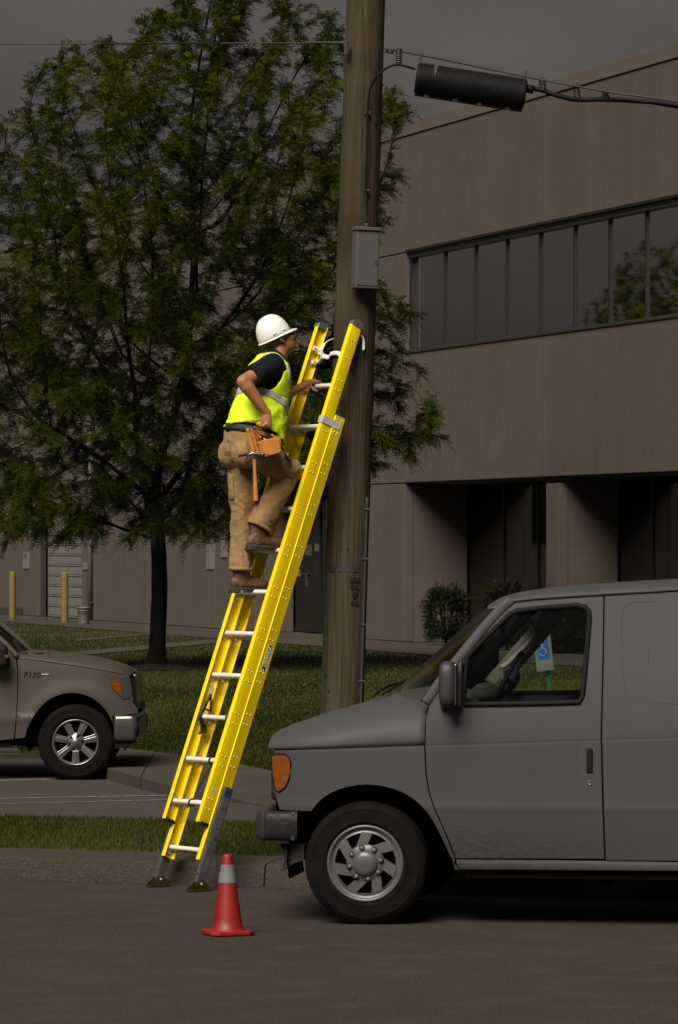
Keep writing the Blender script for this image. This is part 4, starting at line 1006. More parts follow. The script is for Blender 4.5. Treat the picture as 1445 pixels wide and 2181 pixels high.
# ------------------------------------------------------------------ traffic cone
CONEO = mat('orange_pvc', (0.27, 0.0085, 0.0035), 0.5, c2=(0.19, 0.006, 0.003), vs=7, layers=(((0.12, 0.004, 0.003), 5, 0.52, 0.75, (1, 1, 0.5)),))
COLLAR = mat('grey_reflective_collar', (0.19, 0.18, 0.17), 0.4, c2=(0.15, 0.14, 0.135), vs=12)
cp = G(485, 1991); cp.z = 0
cone = thing('traffic_cone', 'small orange traffic cone with a pale reflective collar in front of the ladder', 'cone', cp, 0.35)
m = MB(); hb = 0.165; oc = []
for k in range(4):
    a = math.pi / 2 * k + math.pi / 4
    for da in (-0.17, 0.17): oc.append((0.172 * math.cos(a + da), 0.172 * math.sin(a + da)))
m.prism(oc, 0.026, Matrix.Translation((0, 0, 0.004))); m.build('base', CONEO, cone, bevel=0.007)
for k in range(4):
    a = math.pi / 2 * k + math.pi / 4; m = MB(); m.obox((0.135 * math.cos(a), 0.135 * math.sin(a), 0.003), (0.02, 0, 0), (0, 0.02, 0), (0, 0, 0.003)); m.build('foot_pad', CONEO, cone)
def cone_r(z): return lerp(z, [0.03, 0.045, 0.49], [0.108, 0.093, 0.029])
m = MB(); zs_ = [0.026, 0.03, 0.036, 0.045, 0.10, 0.2, 0.3, 0.40, 0.475, 0.487, 0.490, 0.485, 0.40]
m.lathe([(cone_r(z) if i < 9 else (0.028, 0.024, 0.020, 0.018)[min(i - 9, 3)], z) for i, z in enumerate(zs_)], 40); m.build('body', CONEO, cone, smooth=True)
m = MB(); m.lathe([(cone_r(z) + 0.0025, z) for z in (0.318, 0.32, 0.37, 0.425, 0.427)], 40); m.build('reflective_collar', COLLAR, cone, smooth=True)

# ------------------------------------------------------------------ vehicles: shared builders
RUBBER = mat('tyre_rubber', (0.0045, 0.0038, 0.0032), 0.9, spec=0.1, c2=(0.009, 0.007, 0.0055), vs=10, bump=0.15, bs=60)
WELL = mat('wheel_well', (0.005, 0.0045, 0.004), 0.95, spec=0.04)
BLKTRIM = mat('black_trim', (0.007, 0.0065, 0.006), 0.75, spec=0.2)
def panel(name, polys, lat, m, parent, sgn=-1.0, cell=0.03, thick=0.012, cuts=()):
    """body panel drawn in side elevation (x along, z up), cut into a fine grid, then bent to the body's plan and section"""
    bm = bmesh.new()
    for poly in polys:
        vs = [bm.verts.new((x, 0, z)) for x, z in poly]; bm.faces.new(vs)
    xs = [v.co.x for v in bm.verts]; zz = [v.co.z for v in bm.verts]
    bmesh.ops.remove_doubles(bm, verts=bm.verts[:], dist=1e-5)
    bmesh.ops.triangulate(bm, faces=bm.faces[:])
    for k in range(int(math.floor(min(xs) / cell)), int(max(xs) / cell) + 1):
        bmesh.ops.bisect_plane(bm, geom=bm.verts[:] + bm.edges[:] + bm.faces[:], plane_co=(k * cell, 0, 0), plane_no=(1, 0, 0), dist=1e-4)
    for k in range(int(math.floor(min(zz) / cell)), int(max(zz) / cell) + 1):
        bmesh.ops.bisect_plane(bm, geom=bm.verts[:] + bm.edges[:] + bm.faces[:], plane_co=(0, 0, k * cell), plane_no=(0, 0, 1), dist=1e-4)
    for (x_, z_, nx_, nz_) in cuts:
        bmesh.ops.bisect_plane(bm, geom=bm.verts[:] + bm.edges[:] + bm.faces[:], plane_co=(x_, 0, z_), plane_no=(nx_, 0, nz_), dist=1e-4)
    bmesh.ops.remove_doubles(bm, verts=bm.verts[:], dist=2e-4)
    bmesh.ops.dissolve_limit(bm, angle_limit=0.001, verts=[], edges=[e for e in bm.edges if len(e.link_faces) == 2 and abs((e.verts[0].co - e.verts[1].co).normalized().x) > 1e-3 and abs((e.verts[0].co - e.verts[1].co).normalized().z) > 1e-3 and not any(abs((v.co.x - x_) * nx_ + (v.co.z - z_) * nz_) < 1e-3 for v in e.verts for (x_, z_, nx_, nz_) in cuts[:5])])
    for v in bm.verts: v.co.y = sgn * lat(v.co.x, v.co.z)
    bmesh.ops.recalc_face_normals(bm, faces=bm.faces[:])
    f = max(bm.faces, key=lambda q: q.calc_area())
    if f.normal.y * sgn < 0: bmesh.ops.reverse_faces(bm, faces=bm.faces[:])
    if thick:
        r_ = bmesh.ops.extrude_face_region(bm, geom=bm.faces[:], use_keep_orig=True)
        for g_ in r_['geom']:
            if isinstance(g_, bmesh.types.BMVert): g_.co.y -= sgn * thick
        bmesh.ops.recalc_face_normals(bm, faces=bm.faces[:])
    me = bpy.data.meshes.new(name); bm.to_mesh(me); bm.free()
    o = link(name, me, m, parent, True); me.set_sharp_from_angle(angle=math.radians(32))
    return o
def grid(name, fn, nu, nv, m, parent, thick=0.0, close_u=False):
    vs = [fn(i / (nu - 1), j / (nv - 1)) for i in range(nu) for j in range(nv)]
    b = MB(); b.add(vs, [(i * nv + j, (i + 1) * nv + j, (i + 1) * nv + j + 1, i * nv + j + 1) for i in range(nu - 1) for j in range(nv - 1)])
    o = b.build(name, m, parent, True)
    if thick: s = o.modifiers.new('thick', 'SOLIDIFY'); s.thickness = thick; s.offset = -1
    return o
def tyre(parent, c, R, rim, w, sgn, lugs=True):
    """tyre about an axle along y; outer face towards sgn"""
    M_ = Matrix.Translation(c) @ Matrix.Rotation(math.radians(90) * (1 if sgn < 0 else -1), 4, 'X')
    t = MB(); h = w / 2
    prof = [(rim, -h + 0.03), (rim + 0.02, -h), (R * 0.82, -h - 0.004), (R * 0.95, -h + 0.012), (R, -h + 0.035)]
    prof += [(R, -0.05), (R - 0.010, -0.047), (R - 0.010, -0.037), (R, -0.034), (R, -0.006), (R - 0.01, -0.003), (R - 0.01, 0.003), (R, 0.006), (R, 0.034), (R - 0.010, 0.037), (R - 0.010, 0.047), (R, 0.05)]
    prof += [(R, h - 0.035), (R * 0.975, h - 0.014), (R * 0.95, h - 0.006), (R * 0.90, h), (R * 0.895, h + 0.0025), (R * 0.87, h + 0.0025), (R * 0.865, h), (R * 0.80, h + 0.004), (rim + 0.035, h), (rim + 0.03, h + 0.003), (rim + 0.015, h - 0.002), (rim, h - 0.025)]
    t.lathe(prof, 72, M_)
    for k in range(72):       # shoulder blocks
        a = 2 * math.pi * (k + 0.5) / 72
        q = Vector((math.cos(a), math.sin(a), 0)); tq = Vector((-math.sin(a), math.cos(a), 0))
        P = []
        for z in (h - 0.05, h - 0.018):
            r = R + 0.003 if z < h - 0.03 else R * 0.985 + 0.003
            for (dr, dt) in ((-0.02, -0.010), (0, -0.010), (0, 0.010), (-0.02, 0.010)): P.append(M_ @ (q * (r + dr) + tq * dt + Vector((0, 0, z))))
        t.add(P, [(0, 3, 2, 1), (4, 5, 6, 7), (0, 1, 5, 4), (1, 2, 6, 5), (2, 3, 7, 6), (3, 0, 4, 7)])
    return t.build('tyre', RUBBER, parent, auto=40), M_

# ------------------------------------------------------------------ the van
VPAINT = mat('van_paint', (0.0605, 0.0580, 0.0575), 0.5, c2=(0.0565, 0.0540, 0.0535), vs=1.5, coat=0.0, spec=0.16)
# road dirt low on the doors: a stain with its own shape
t = VPAINT.node_tree; bb = t.nodes['Principled BSDF']; ln = t.links.new
src = bb.inputs['Base Color'].links[0].from_socket
tcn = nd(t, 'ShaderNodeTexCoord'); sp = nd(t, 'ShaderNodeSeparateXYZ'); ln(tcn.outputs['Object'], sp.inputs[0])
r1 = nd(t, 'ShaderNodeMapRange'); r1.inputs['From Min'].default_value = 0.70; r1.inputs['From Max'].default_value = 0.48; ln(sp.outputs['Z'], r1.inputs['Value'])
r2 = nd(t, 'ShaderNodeMapRange'); r2.inputs['From Min'].default_value = 2.7; r2.inputs['From Max'].default_value = 1.35; ln(sp.outputs['X'], r2.inputs['Value'])
mpn = nd(t, 'ShaderNodeMapping'); mpn.inputs['Scale'].default_value = (2.2, 1, 7); mpn.inputs['Rotation'].default_value = (0, 0.5, 0); ln(tcn.outputs['Object'], mpn.inputs[0])
n1 = nd(t, 'ShaderNodeTexNoise'); n1.inputs['Scale'].default_value = 9; n1.inputs['Detail'].default_value = 8; n1.inputs['Roughness'].default_value = 0.75; ln(mpn.outputs[0], n1.inputs['Vector'])
r3 = nd(t, 'ShaderNodeMapRange'); r3.inputs['From Min'].default_value = 0.30; r3.inputs['From Max'].default_value = 0.72; ln(n1.outputs[0], r3.inputs['Value'])
mu = nd(t, 'ShaderNodeMath', operation='MULTIPLY'); ln(r1.outputs[0], mu.inputs[0]); ln(r2.outputs[0], mu.inputs[1])
mu2 = nd(t, 'ShaderNodeMath', operation='MULTIPLY'); ln(mu.outputs[0], mu2.inputs[0]); ln(r3.outputs[0], mu2.inputs[1])
mxx = nd(t, 'ShaderNodeMix', data_type='RGBA'); ln(src, mxx.inputs['A']); mxx.inputs['B'].default_value = (0.024, 0.017, 0.011, 1); ln(mu2.outputs[0], mxx.inputs['Factor']); ln(mxx.outputs['Result'], bb.inputs['Base Color'])
mrg = nd(t, 'ShaderNodeMapRange'); mrg.inputs['To Min'].default_value = 0.55; mrg.inputs['To Max'].default_value = 0.8; ln(mu2.outputs[0], mrg.inputs['Value']); ln(mrg.outputs[0], bb.inputs['Roughness'])
BUMPER = mat('grey_plastic_bumper', (0.030, 0.027, 0.028), 0.55, c2=(0.024, 0.021, 0.021), vs=6, bump=0.1, bs=150)
AMBER = mat('amber_lens', (0.22, 0.058, 0.005), 0.15, c2=(0.15, 0.036, 0.003), vs=18, stretch=(0.3, 1, 3), coat=0.6)
HUB = mat('hubcap_silver', (0.105, 0.098, 0.093), 0.36, 0.15, c2=(0.082, 0.076, 0.07), vs=9)
CHROME = mat('chrome', (0.42, 0.40, 0.38), 0.10, 1.0)
GLS = glass('van_glass', (0.95, 1.0, 0.94), 0.92, 1.18, 0.18)
INT = mat('van_interior', (0.016, 0.014, 0.012), 0.8); INTL = mat('van_trim_beige', (0.15, 0.135, 0.11), 0.7)
YAW = math.radians(8.0); vex = Vector((math.cos(YAW), -math.sin(YAW), 0)); vey = Vector((math.sin(YAW), math.cos(YAW), 0))
wg = G(778, 1970); WX, WR = 0.70, 0.382
VO = Vector((wg.x, wg.y, 0)) - vex * WX + vey * 0.985
van = thing('cargo_van', 'grey cargo van with a dirty door parked along the kerb in front of the pole', 'van', VO, -YAW)
def V(px, py, lat=-1.0):
    """side elevation coordinates (x, z) of a pixel on the plane lat metres off the van's middle"""
    o = VO + vey * lat; k = (px - CX) / F; x = (k * o.y - o.x) / (vex.x - k * vex.y); y = (o + vex * x).y
    return (x, H - (py - HY) * y / F)
def VL(pts, lat=-1.0): return [V(px, py, lat) for px, py in pts]
GA, GB = V(578, 1599.5), V(1445, 1572)
GS = (GB[1] - GA[1]) / (GB[0] - GA[0]); ZG = lambda x: GA[1] + GS * (x - GA[0])
CUTS = [(0, ZG(0) + d, -GS, 1) for d in (-0.014, -0.006, 0, 0.006, 0.014)] + [(0, 0.735 + d, 0, 1) for d in (-0.03, -0.015, 0, 0.015, 0.03)]
XEND = 5.45
def vlat(x, z):
    w = 0.985
    if z > 1.16: w -= 0.155 * ((z - 1.16) / 0.9) ** 1.25
    if z < 0.74: w -= 0.045 * ((0.74 - z) / 0.42) ** 1.2
    w += 0.004 * math.exp(-((z - 0.735) / 0.03) ** 2)
    w -= 0.0022 * math.exp(-((z - ZG(x)) / 0.006) ** 2)
    if x < 0.55: w -= 0.17 * ((0.55 - x) / 0.5) ** 2.4
    if x > 5.1: w -= 0.08 * ((x - 5.1) / 0.35) ** 2
    r = math.hypot(x - WX, z - 0.38)
    return w
arch_px = [tuple(q)[:2] for q in ipol([(x_, y_, 0) for x_, y_ in [(975, 1853), (957, 1822), (938, 1780), (918, 1742), (893, 1712), (862, 1690), (826, 1677), (786, 1671), (744, 1675), (708, 1687), (680, 1706), (662, 1728)]], 4)]
fender_px = [(578, 1601), (640, 1598), (740, 1594), (820, 1591), (903, 1588), (904, 1610), (906, 1650), (913, 1692), (927, 1730), (942, 1764), (957, 1802), (967, 1831), (967, 1853)] + arch_px + [(620, 1728), (590, 1727), (582, 1700), (577, 1650)]
door_top = [(906, 1587), (907, 1530), (917, 1489), (941, 1448), (1000, 1372), (1055, 1308), (1078, 1288), (1100, 1281)]
door_front_low = [(969, 1829), (960, 1802), (945, 1764), (930, 1730), (916, 1692), (909, 1650), (907, 1610)]
win = [(986, 1501), (988, 1440), (992, 1399), (1040, 1350), (1082, 1309), (1096, 1302)]
winr = [(1225, 1290), (1243, 1294), (1251, 1304), (1252, 1320), (1246, 1410), (1240, 1482), (1234, 1496)]
XS = 1150
door_a = VL(door_top + [(XS, 1277), (XS, 1296)] + win[::-1] + [(XS, 1499), (XS, 1829.5)] + door_front_low)
door_b = VL([(XS, 1277), (1220, 1272), (1281, 1268), (1281, 1400), (1279, 1570), (1282, 1700), (1286, 1830), (XS, 1829.5), (XS, 1499)] + winr[::-1] + [(XS, 1296)])
side_top = [(1284.5, 1268), (1360, 1263), (1445, 1258)]
st = VL(side_top); zr = st[-1][1]
RX = WX + 3.51
rear_arch = [(RX + 0.47 * math.cos(a), 0.40 + 0.47 * math.sin(a)) for a in [math.pi * k / 16 for k in range(17)]]
side_poly = st + [(4.2, zr + 0.01), (XEND, zr)] + [(XEND, 0.42)] + [(RX + 0.48, 0.42)] + rear_arch + [(RX - 0.48, 0.42)] + [V(1290, 1833), V(1286.5, 1700), V(1283, 1570), V(1284.5, 1400)]
for sgn in (-1, 1):
    panel('fender', [VL(fender_px)], vlat, VPAINT, van, sgn, cuts=CUTS)
    d_ = panel('door', [door_a, door_b], vlat, VPAINT, van, sgn, cuts=CUTS)
    panel('side_panel', [side_poly], vlat, VPAINT, van, sgn, cell=0.05, cuts=CUTS)
    rk = VL([(969, 1832), (1290, 1835), (1445, 1838)]); rb = VL([(977, 1853), (1290, 1855), (1445, 1856)])
    panel('rocker', [[rk[0], rk[1], rk[2], (RX - 0.5, rk[2][1])] + [(RX - 0.5, rb[2][1]), rb[2], rb[1], rb[0]]], lambda x, z: vlat(x, z) - 0.006 + 0.012 * math.cos((z - 0.37) * 40), VPAINT, van, sgn, cell=0.02)
    rb2 = MB(); rb2.box((rb[0][0] + 0.03, sgn * 0.86 - 0.05, rb[0][1] - 0.055), (RX - 0.5, sgn * 0.86 + 0.05, rb[0][1] + 0.02)); rb2.build('sill_rail', WELL, van)
    panel('door_pillar', [VL([(1268, 1272), (1300, 1270), (1298, 1400), (1296, 1570), (1300, 1700), (1303, 1828), (1272, 1826), (1268, 1700), (1266, 1570), (1268, 1400)])], lambda x, z: vlat(x, z) - 0.03, BLKTRIM, van, sgn, cell=0.06, thick=0.01)
    # window: black seal and pane
    wl = VL(win + [(XS, 1296)] + winr + [(XS, 1499)]); cxw = sum(p[0] for p in wl) / len(wl); czw = sum(p[1] for p in wl) / len(wl)
    m = MB(); P = [Vector((x, sgn * (vlat(x, z) + 0.001), z)) for x, z in wl]; P.append(P[0]); 
    m.loft(P, 0.017, ref=(0, 1, 0), n=8, cap=False); m.build('window_seal', BLKTRIM, d_, smooth=True)
    panel('window_pane', [wl], lambda x, z: vlat(x, z) - 0.02, GLS, d_, sgn, cell=0.1, thick=0.0)
    # drip rail
    m = MB(); dr = VL([(1062, 1296), (1085, 1281), (1130, 1275.5), (1200, 1270.5), (1290, 1265), (1380, 1260), (1445, 1256)]) + [(4.2, zr + 0.018), (XEND - 0.05, zr + 0.01)]
    m.loft([Vector((x, sgn * (vlat(x, z) + 0.004), z)) for x, z in dr], (0.010, 0.010), ref=(0, 0, 1), n=8); m.build('drip_rail', VPAINT, van, smooth=True)
    # corner lamp
    lamp = VL([(571, 1612), (580, 1608), (602, 1608), (612, 1614), (616, 1630), (613, 1658), (604, 1678), (590, 1688), (580, 1686), (573, 1650)])
    lp_ = panel('corner_lamp', [lamp], lambda x, z: vlat(x, z) + 0.006, AMBER, van, sgn, cell=0.02, thick=0.02)
    m = MB(); P = [Vector((x, sgn * (vlat(x, z) + 0.004), z)) for x, z in lamp]; m.loft(P + [P[0]], 0.006, n=6, cap=False); m.build('lamp_gasket', BLKTRIM, lp_, smooth=True)
    # wheels
    for wx in (WX, RX):
        wh = bpy.data.objects.new('wheel', None); col.objects.link(wh); wh.parent = van
        c = Vector((wx, sgn * (0.985 - 0.115), WR)); ty, M_ = tyre(wh, c, WR, 0.232, 0.23, sgn)
        m = MB(); m.lathe([(0.245, 0.09), (0.240, 0.112), (0.228, 0.116), (0.218, 0.100), (0.212, 0.085), (0.20, 0.03), (0.20, -0.06)], 48, M_); m.build('rim', HUB, wh, smooth=True)
        m = MB(); m.lathe([(0.212, 0.035), (0.0, 0.035)], 32, M_); m.build('brake_disc', WELL, wh)
        # hubcap: seven skewed windows between twisted spokes
        m = MB(); m.lathe([(0.218, 0.098), (0.204, 0.093), (0.192, 0.098), (0.188, 0.075)], 56, M_)
        m.lathe([(0.006, 0.112), (0.075, 0.112), (0.110, 0.107), (0.120, 0.098), (0.118, 0.075)], 48, M_)
        for k in range(7):
            a = 2 * math.pi * k / 7; pts = []
            for (r, da) in ((0.108, -0.30), (0.196, -0.46), (0.197, -0.10), (0.112, 0.36)): pts.append((r, a + da))
            top = [M_ @ Vector((r * math.cos(b), r * math.sin(b), 0.099 + 0.006 * (r < 0.15))) for r, b in pts]; bot = [M_ @ Vector((r * math.cos(b), r * math.sin(b), 0.06)) for r, b in pts]
            m.add(top + bot, [(0, 1, 2, 3), (0, 4, 5, 1), (1, 5, 6, 2), (2, 6, 7, 3), (3, 7, 4, 0)])
        m.build('hubcap', HUB, wh, auto=35)
        m = MB(); m.lathe([(0.0, 0.140), (0.04, 0.139), (0.068, 0.134), (0.078, 0.120), (0.080, 0.105)], 40, M_); m.build('centre_cap', CHROME if False else HUB, wh, smooth=True)
        for k in range(8):
            a = 2 * math.pi * k / 8 + 0.2; q = Vector((0.100 * math.cos(a), 0.098 * math.sin(a), 0.108)); m = MB()
            m.lathe([(0.0165, 0.0), (0.0165, 0.006), (0.012, 0.016), (0.0, 0.018)], 12, M_ @ Matrix.Translation(q)); m.build('wheel_nut', HUB, wh, smooth=True)
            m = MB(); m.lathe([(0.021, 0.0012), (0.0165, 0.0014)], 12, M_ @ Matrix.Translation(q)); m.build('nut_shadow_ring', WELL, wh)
    # dark wheel housings
    for wx in (WX, RX):
        m = MB(); n = 16; vs = []
        for k in range(n + 1):
            a = -0.25 + (math.pi + 0.5) * k / n
            for y in (0.30, 0.955): vs.append((wx + 0.50 * math.cos(a), sgn * y, 0.40 + 0.50 * math.sin(a)))
        m.add(vs, [(2 * k, 2 * k + 2, 2 * k + 3, 2 * k + 1) for k in range(n)]); m.add([(wx - 0.5, sgn * 0.30, 0.36), (wx + 0.55, sgn * 0.30, 0.34), (wx + 0.55, sgn * 0.30, 0.95), (wx - 0.5, sgn * 0.30, 0.95)], [(0, 1, 2, 3)])
        m.build('wheel_housing', WELL, van)
    # door mirror: housing on a foot at the window corner
    mx0, mz0 = V(962, 1460); m = MB()
    mc_ = Vector((mx0 - 0.01, sgn * (vlat(mx0, mz0) + 0.16), mz0 + 0.01))
    m.sphere((0, 0, 0), (0.055, 0.10, 0.145), n=20, m=12)
    for i, p in enumerate(m.v):      # squarish housing
        q = [math.copysign(abs(c_ / s_) ** 0.55, c_) * s_ for c_, s_ in zip(p, (0.055, 0.10, 0.145))]; m.v[i] = (mc_.x + q[0], mc_.y + q[1], mc_.z + q[2])
    mir = m.build('door_mirror', BUMPER, van, smooth=True)
    m = MB(); m.obox(mc_ + Vector((0.054, 0, 0)), (0.004, 0, 0), (0, 0.082, 0), (0, 0, 0.125)); m.build('mirror_glass', CHROME, mir, bevel=0.002)
    fx, fz_ = V(978, 1480); m = MB(); m.add([Vector((x, sgn * (vlat(x, z) + o_), z)) for o_ in (0.0, 0.06) for x, z in VL([(936, 1508), (984, 1508), (984, 1405), (955, 1440)])], [(0, 1, 2, 3), (7, 6, 5, 4), (0, 4, 5, 1), (1, 5, 6, 2), (2, 6, 7, 3), (3, 7, 4, 0)]); m.build('mirror_mount', BUMPER, mir, bevel=0.012)
    # handle: pressed recess plate, black pull, lock barrel
    hp = VL([(1224, 1589), (1266, 1589), (1266, 1652), (1226, 1653)])
    panel('handle_recess', [hp], lambda x, z: vlat(x, z) + 0.002 - 0.018 * max(0, 1 - abs((x - (hp[0][0] + 0.075)) / 0.06)), VPAINT, d_, sgn, cell=0.012, thick=0.004)
    x0, z0 = V(1249, 1646); x1, z1 = V(1263, 1594); m = MB(); m.box((x0, sgn * (vlat(x0, z0)) - 0.010, z0), (x1, sgn * (vlat(x0, z0)) + 0.012, z1)); m.build('door_handle', BLKTRIM, d_, bevel=0.008)
    x0, z0 = V(1256, 1668); m = MB(); m.lathe([(0.017, 0), (0.017, 0.003), (0.011, 0.004), (0.009, 0.002), (0, 0.002)], 16, Matrix.Translation((x0, sgn * vlat(x0, z0), z0)) @ Matrix.Rotation(math.radians(90 if sgn < 0 else -90), 4, 'X')); m.build('door_lock', HUB, d_, smooth=True)
    # pressed outline of the blanked window
    bl = VL([(1390, 1282), (1345, 1284), (1326, 1296), (1321, 1330), (1324, 1420), (1332, 1478)]); m = MB(); m.loft(ipol([Vector((x, sgn * (vlat(x, z) - 0.0008), z)) for x, z in bl], 6), 0.0026, n=6); m.build('pressed_edge', VPAINT, van, smooth=True)
    bl = VL([(1381, 1283), (1380, 1400), (1374, 1496), (1445, 1500)]) + [(4.6, V(1445, 1500)[1])]; m = MB(); m.loft([Vector((x, sgn * (vlat(x, z) - 0.0008), z)) for x, z in bl], 0.0024, n=6); m.build('pressed_edge', VPAINT, van, smooth=True)
# bonnet: rounded sections from the groove line over the top
hoodc = VL([(577, 1603), (578, 1590), (583, 1574), (598, 1557), (640, 1537), (700, 1517), (780, 1494), (840, 1475), (900, 1464)], 0.0)
def hood_pt(u, v):
    x = 0.065 + (V(904, 1500)[0] - 0.065) * u ** 1.6
    zt = lerp(x, [p[0] for p in hoodc], [p[1] for p in hoodc]); zg = ZG(x) + 0.004
    w = vlat(x, zg); th = math.pi * v; e = 0.62
    c, s_ = math.cos(th), math.sin(th)
    return (x, -math.copysign(abs(c) ** e, c) * (w - 0.0), zg + max(zt - zg, 0.002) * abs(s_) ** 0.8)
grid('bonnet', hood_pt, 40, 49, VPAINT, van, 0.012)
# nose panel, grille, bumper
def nose(u, v):
    z = 0.66 + (ZG(0.1) - 0.66) * v; w = vlat(0.07, z) - 0.01; y = -w + 2 * w * u
    return (0.11 - 0.06 * max(0, 1 - (y / w) ** 2) ** 0.8 + 0.02 * (0.9 - z), y, z)
grid('nose_panel', nose, 25, 10, VPAINT, van)
m = MB(); m.box((0.03, -0.5, 0.74), (0.1, 0.5, 1.0)); m.build('grille', BLKTRIM, van, bevel=0.02)
for sgn in (-1, 1):
    m = MB(); m.box((0.075, sgn * 0.62 - 0.12, 0.79), (0.14, sgn * 0.62 + 0.12, 1.0)); m.build('headlight', CHROME, van, bevel=0.03)
def bumper_pt(u, v):
    # plan curve: wraps round both front corners
    s_ = -1 + 2 * u; a = abs(s_); y = math.copysign(min(1.0, (a * 1.28)) ** 0.9, s_) * 0.96 if a < 0.78 else math.copysign(0.965, s_)
    xf = -0.03 + 0.07 * min(1, a / 0.78) ** 3.5 if a < 0.78 else 0.04 + (a - 0.78) / 0.22 * 0.225
    th = 2 * math.pi * v; zc = 0.61; hz = 0.098; d = 0.055
    c, q = math.cos(th), math.sin(th); c = math.copysign(abs(c) ** 0.72, c); q = math.copysign(abs(q) ** 0.62, q)
    off = d * c
    if a < 0.70: return (xf + 0.03 - off, y, zc + hz * q)
    f = min(1, (a - 0.70) / 0.08); return (xf + (0.03 - off) * (1 - f) + 0.01 * f, y + math.copysign(off * f * 0.9, s_), zc + hz * q * (1 - 0.06 * f))
grid('bumper', bumper_pt, 60, 33, BUMPER, van)
for sgn in (-1, 1):
    m = MB(); m.box((0.235, sgn * 0.965 - 0.045, 0.52), (0.262, sgn * 0.965 + 0.045, 0.70)); m.build('bumper_end', BUMPER, van, bevel=0.008)
m = MB(); x0, z0 = V(640, 1800); m.add([Vector((x, y, z)) for y in (-0.90, -0.55) for x, z in VL([(597, 1798), (648, 1800), (648, 1832), (628, 1838), (598, 1857), (606, 1825)], -0.9)], [(0, 1, 2, 3, 4, 5), (11, 10, 9, 8, 7, 6)] + [(i, (i + 1) % 6, 6 + (i + 1) % 6, 6 + i) for i in range(6)]); m.build('air_deflector', mat('rusty_dark_steel', (0.02, 0.012, 0.008), 0.8), van)
# windscreen, pillars, cowl, roof
pil = VL([(905, 1497), (920, 1474), (945, 1440), (1002, 1367), (1056, 1303), (1083, 1279)], -0.9)
wc = VL([(850, 1470), (872, 1446), (905, 1415), (985, 1342), (1046, 1290), (1078, 1271)], 0.0)
def ws(u, v):
    k = u * (len(pil) - 1); i = min(int(k), len(pil) - 2); f = k - i; xp, zp = [a + (b - a) * f for a, b in zip(pil[i], pil[i + 1])]; xc, zc = [a + (b - a) * f for a, b in zip(wc[i], wc[i + 1])]
    w = vlat(max(xp, 0.9), zp) - 0.03; s_ = -1 + 2 * v; g = 1 - abs(s_) ** 2.4
    return (xp + (xc - xp) * g, s_ * w, zp + (zc - zp) * g)
grid('windscreen', ws, 14, 25, GLS, van)
for sgn in (-1, 1):
    m = MB(); P = [Vector((x + 0.012, sgn * (vlat(max(x, 0.9), z) - 0.015), z)) for x, z in pil]; m.loft(ipol(P, 4), (0.034, 0.028), ref=(1, 0, 0), n=12, power=3); m.build('screen_pillar', VPAINT, van, smooth=True)
    m = MB(); m.loft(ipol([p + Vector((-0.03, -sgn * 0.012, 0.008)) for p in P], 4), 0.008, n=6); m.build('screen_seal', BLKTRIM, van, smooth=True)
def cowl(u, v):
    s_ = -1 + 2 * v; x0, z0 = V(800, 1492, 0.0); x1, z1 = V(905, 1470, 0.0); g = abs(s_) ** 2
    return (x0 + 0.08 * g + (x1 - x0) * u + 0.10 * g, s_ * 0.72, z0 + 0.012 + (z1 - z0) * u - 0.13 * g)
grid('cowl', cowl, 8, 21, BLKTRIM, van)
for (y0, y1) in ((-0.62, -0.05), (0.12, 0.66)):
    wp_ = bpy.data.objects.new('wiper', None); col.objects.link(wp_); wp_.parent = van
    x0, z0 = V(822, 1482, 0.0); x1, z1 = V(866, 1452, 0.0); m = MB(); m.loft(ipol([(x0, y0, z0 + 0.02), (x0 + 0.05, y0 + 0.25, z0 + 0.07), (x1 - 0.02, y1, z1 + 0.0)], 6), 0.009, n=6); m.build('wiper_arm', BLKTRIM, wp_, smooth=True)
    m = MB(); m.loft([(x0 + 0.06, y0 + 0.05, z0 + 0.035), (x1, y1 + 0.1, z1 + 0.015)], 0.007, n=6); m.build('wiper_blade', BLKTRIM, wp_, smooth=True)
rc = VL([(1040, 1295), (1058, 1282), (1078, 1270), (1110, 1260.5), (1160, 1253), (1230, 1246), (1330, 1239), (1445, 1233)], 0.0)
re_ = VL([(1062, 1296), (1085, 1281), (1130, 1275.5), (1200, 1270.5), (1290, 1265), (1380, 1260), (1445, 1256)], -0.87) + [(4.2, zr + 0.018), (XEND, zr + 0.01)]
def roof(u, v):
    x = rc[0][0] + 0.04 + (XEND - rc[0][0] - 0.04) * u ** 1.7; ze = lerp(x, [p[0] for p in re_], [p[1] for p in re_]) - 0.003; zc = lerp(x, [p[0] for p in rc], [p[1] for p in rc])
    w = vlat(max(x, 1.3), ze) + 0.002; th = math.pi * v; c, s_ = math.cos(th), math.sin(th); e = 0.55
    g = 1 - abs(math.copysign(abs(c) ** e, c)) ** 2
    xx = x + 0.05 * (1 - g) * max(0, 1 - (x - rc[0][0]) / 0.5)
    return (xx, -math.copysign(abs(c) ** e, c) * w, ze + max(zc - ze, 0.002) * abs(s_) ** 0.75)
grid('roof', roof, 50, 41, VPAINT, van, 0.012)
m = MB(); m.box((XEND - 0.03, -0.86, 0.42), (XEND, 0.86, zr)); m.build('rear_doors', VPAINT, van, bevel=0.01)
m = MB(); m.box((1.27, -0.84, 0.36), (XEND - 0.1, 0.84, 0.44)); m.build('floor', WELL, van)
m = MB(); m.box((1.3, -0.55, 0.24), (1.9, 0.4, 0.36)); m.build('gearbox_sump', WELL, van, bevel=0.06)
for (px, r) in ((1180, 0.05), (1226, 0.065), (1298, 0.05)):
    x0, z0 = V(px, 1872, -0.6); m = MB(); m.loft([(x0, -0.75, z0 + 0.02), (x0, -0.2, z0 + 0.02)], r, n=12); m.build('exhaust_bracket', WELL, van)
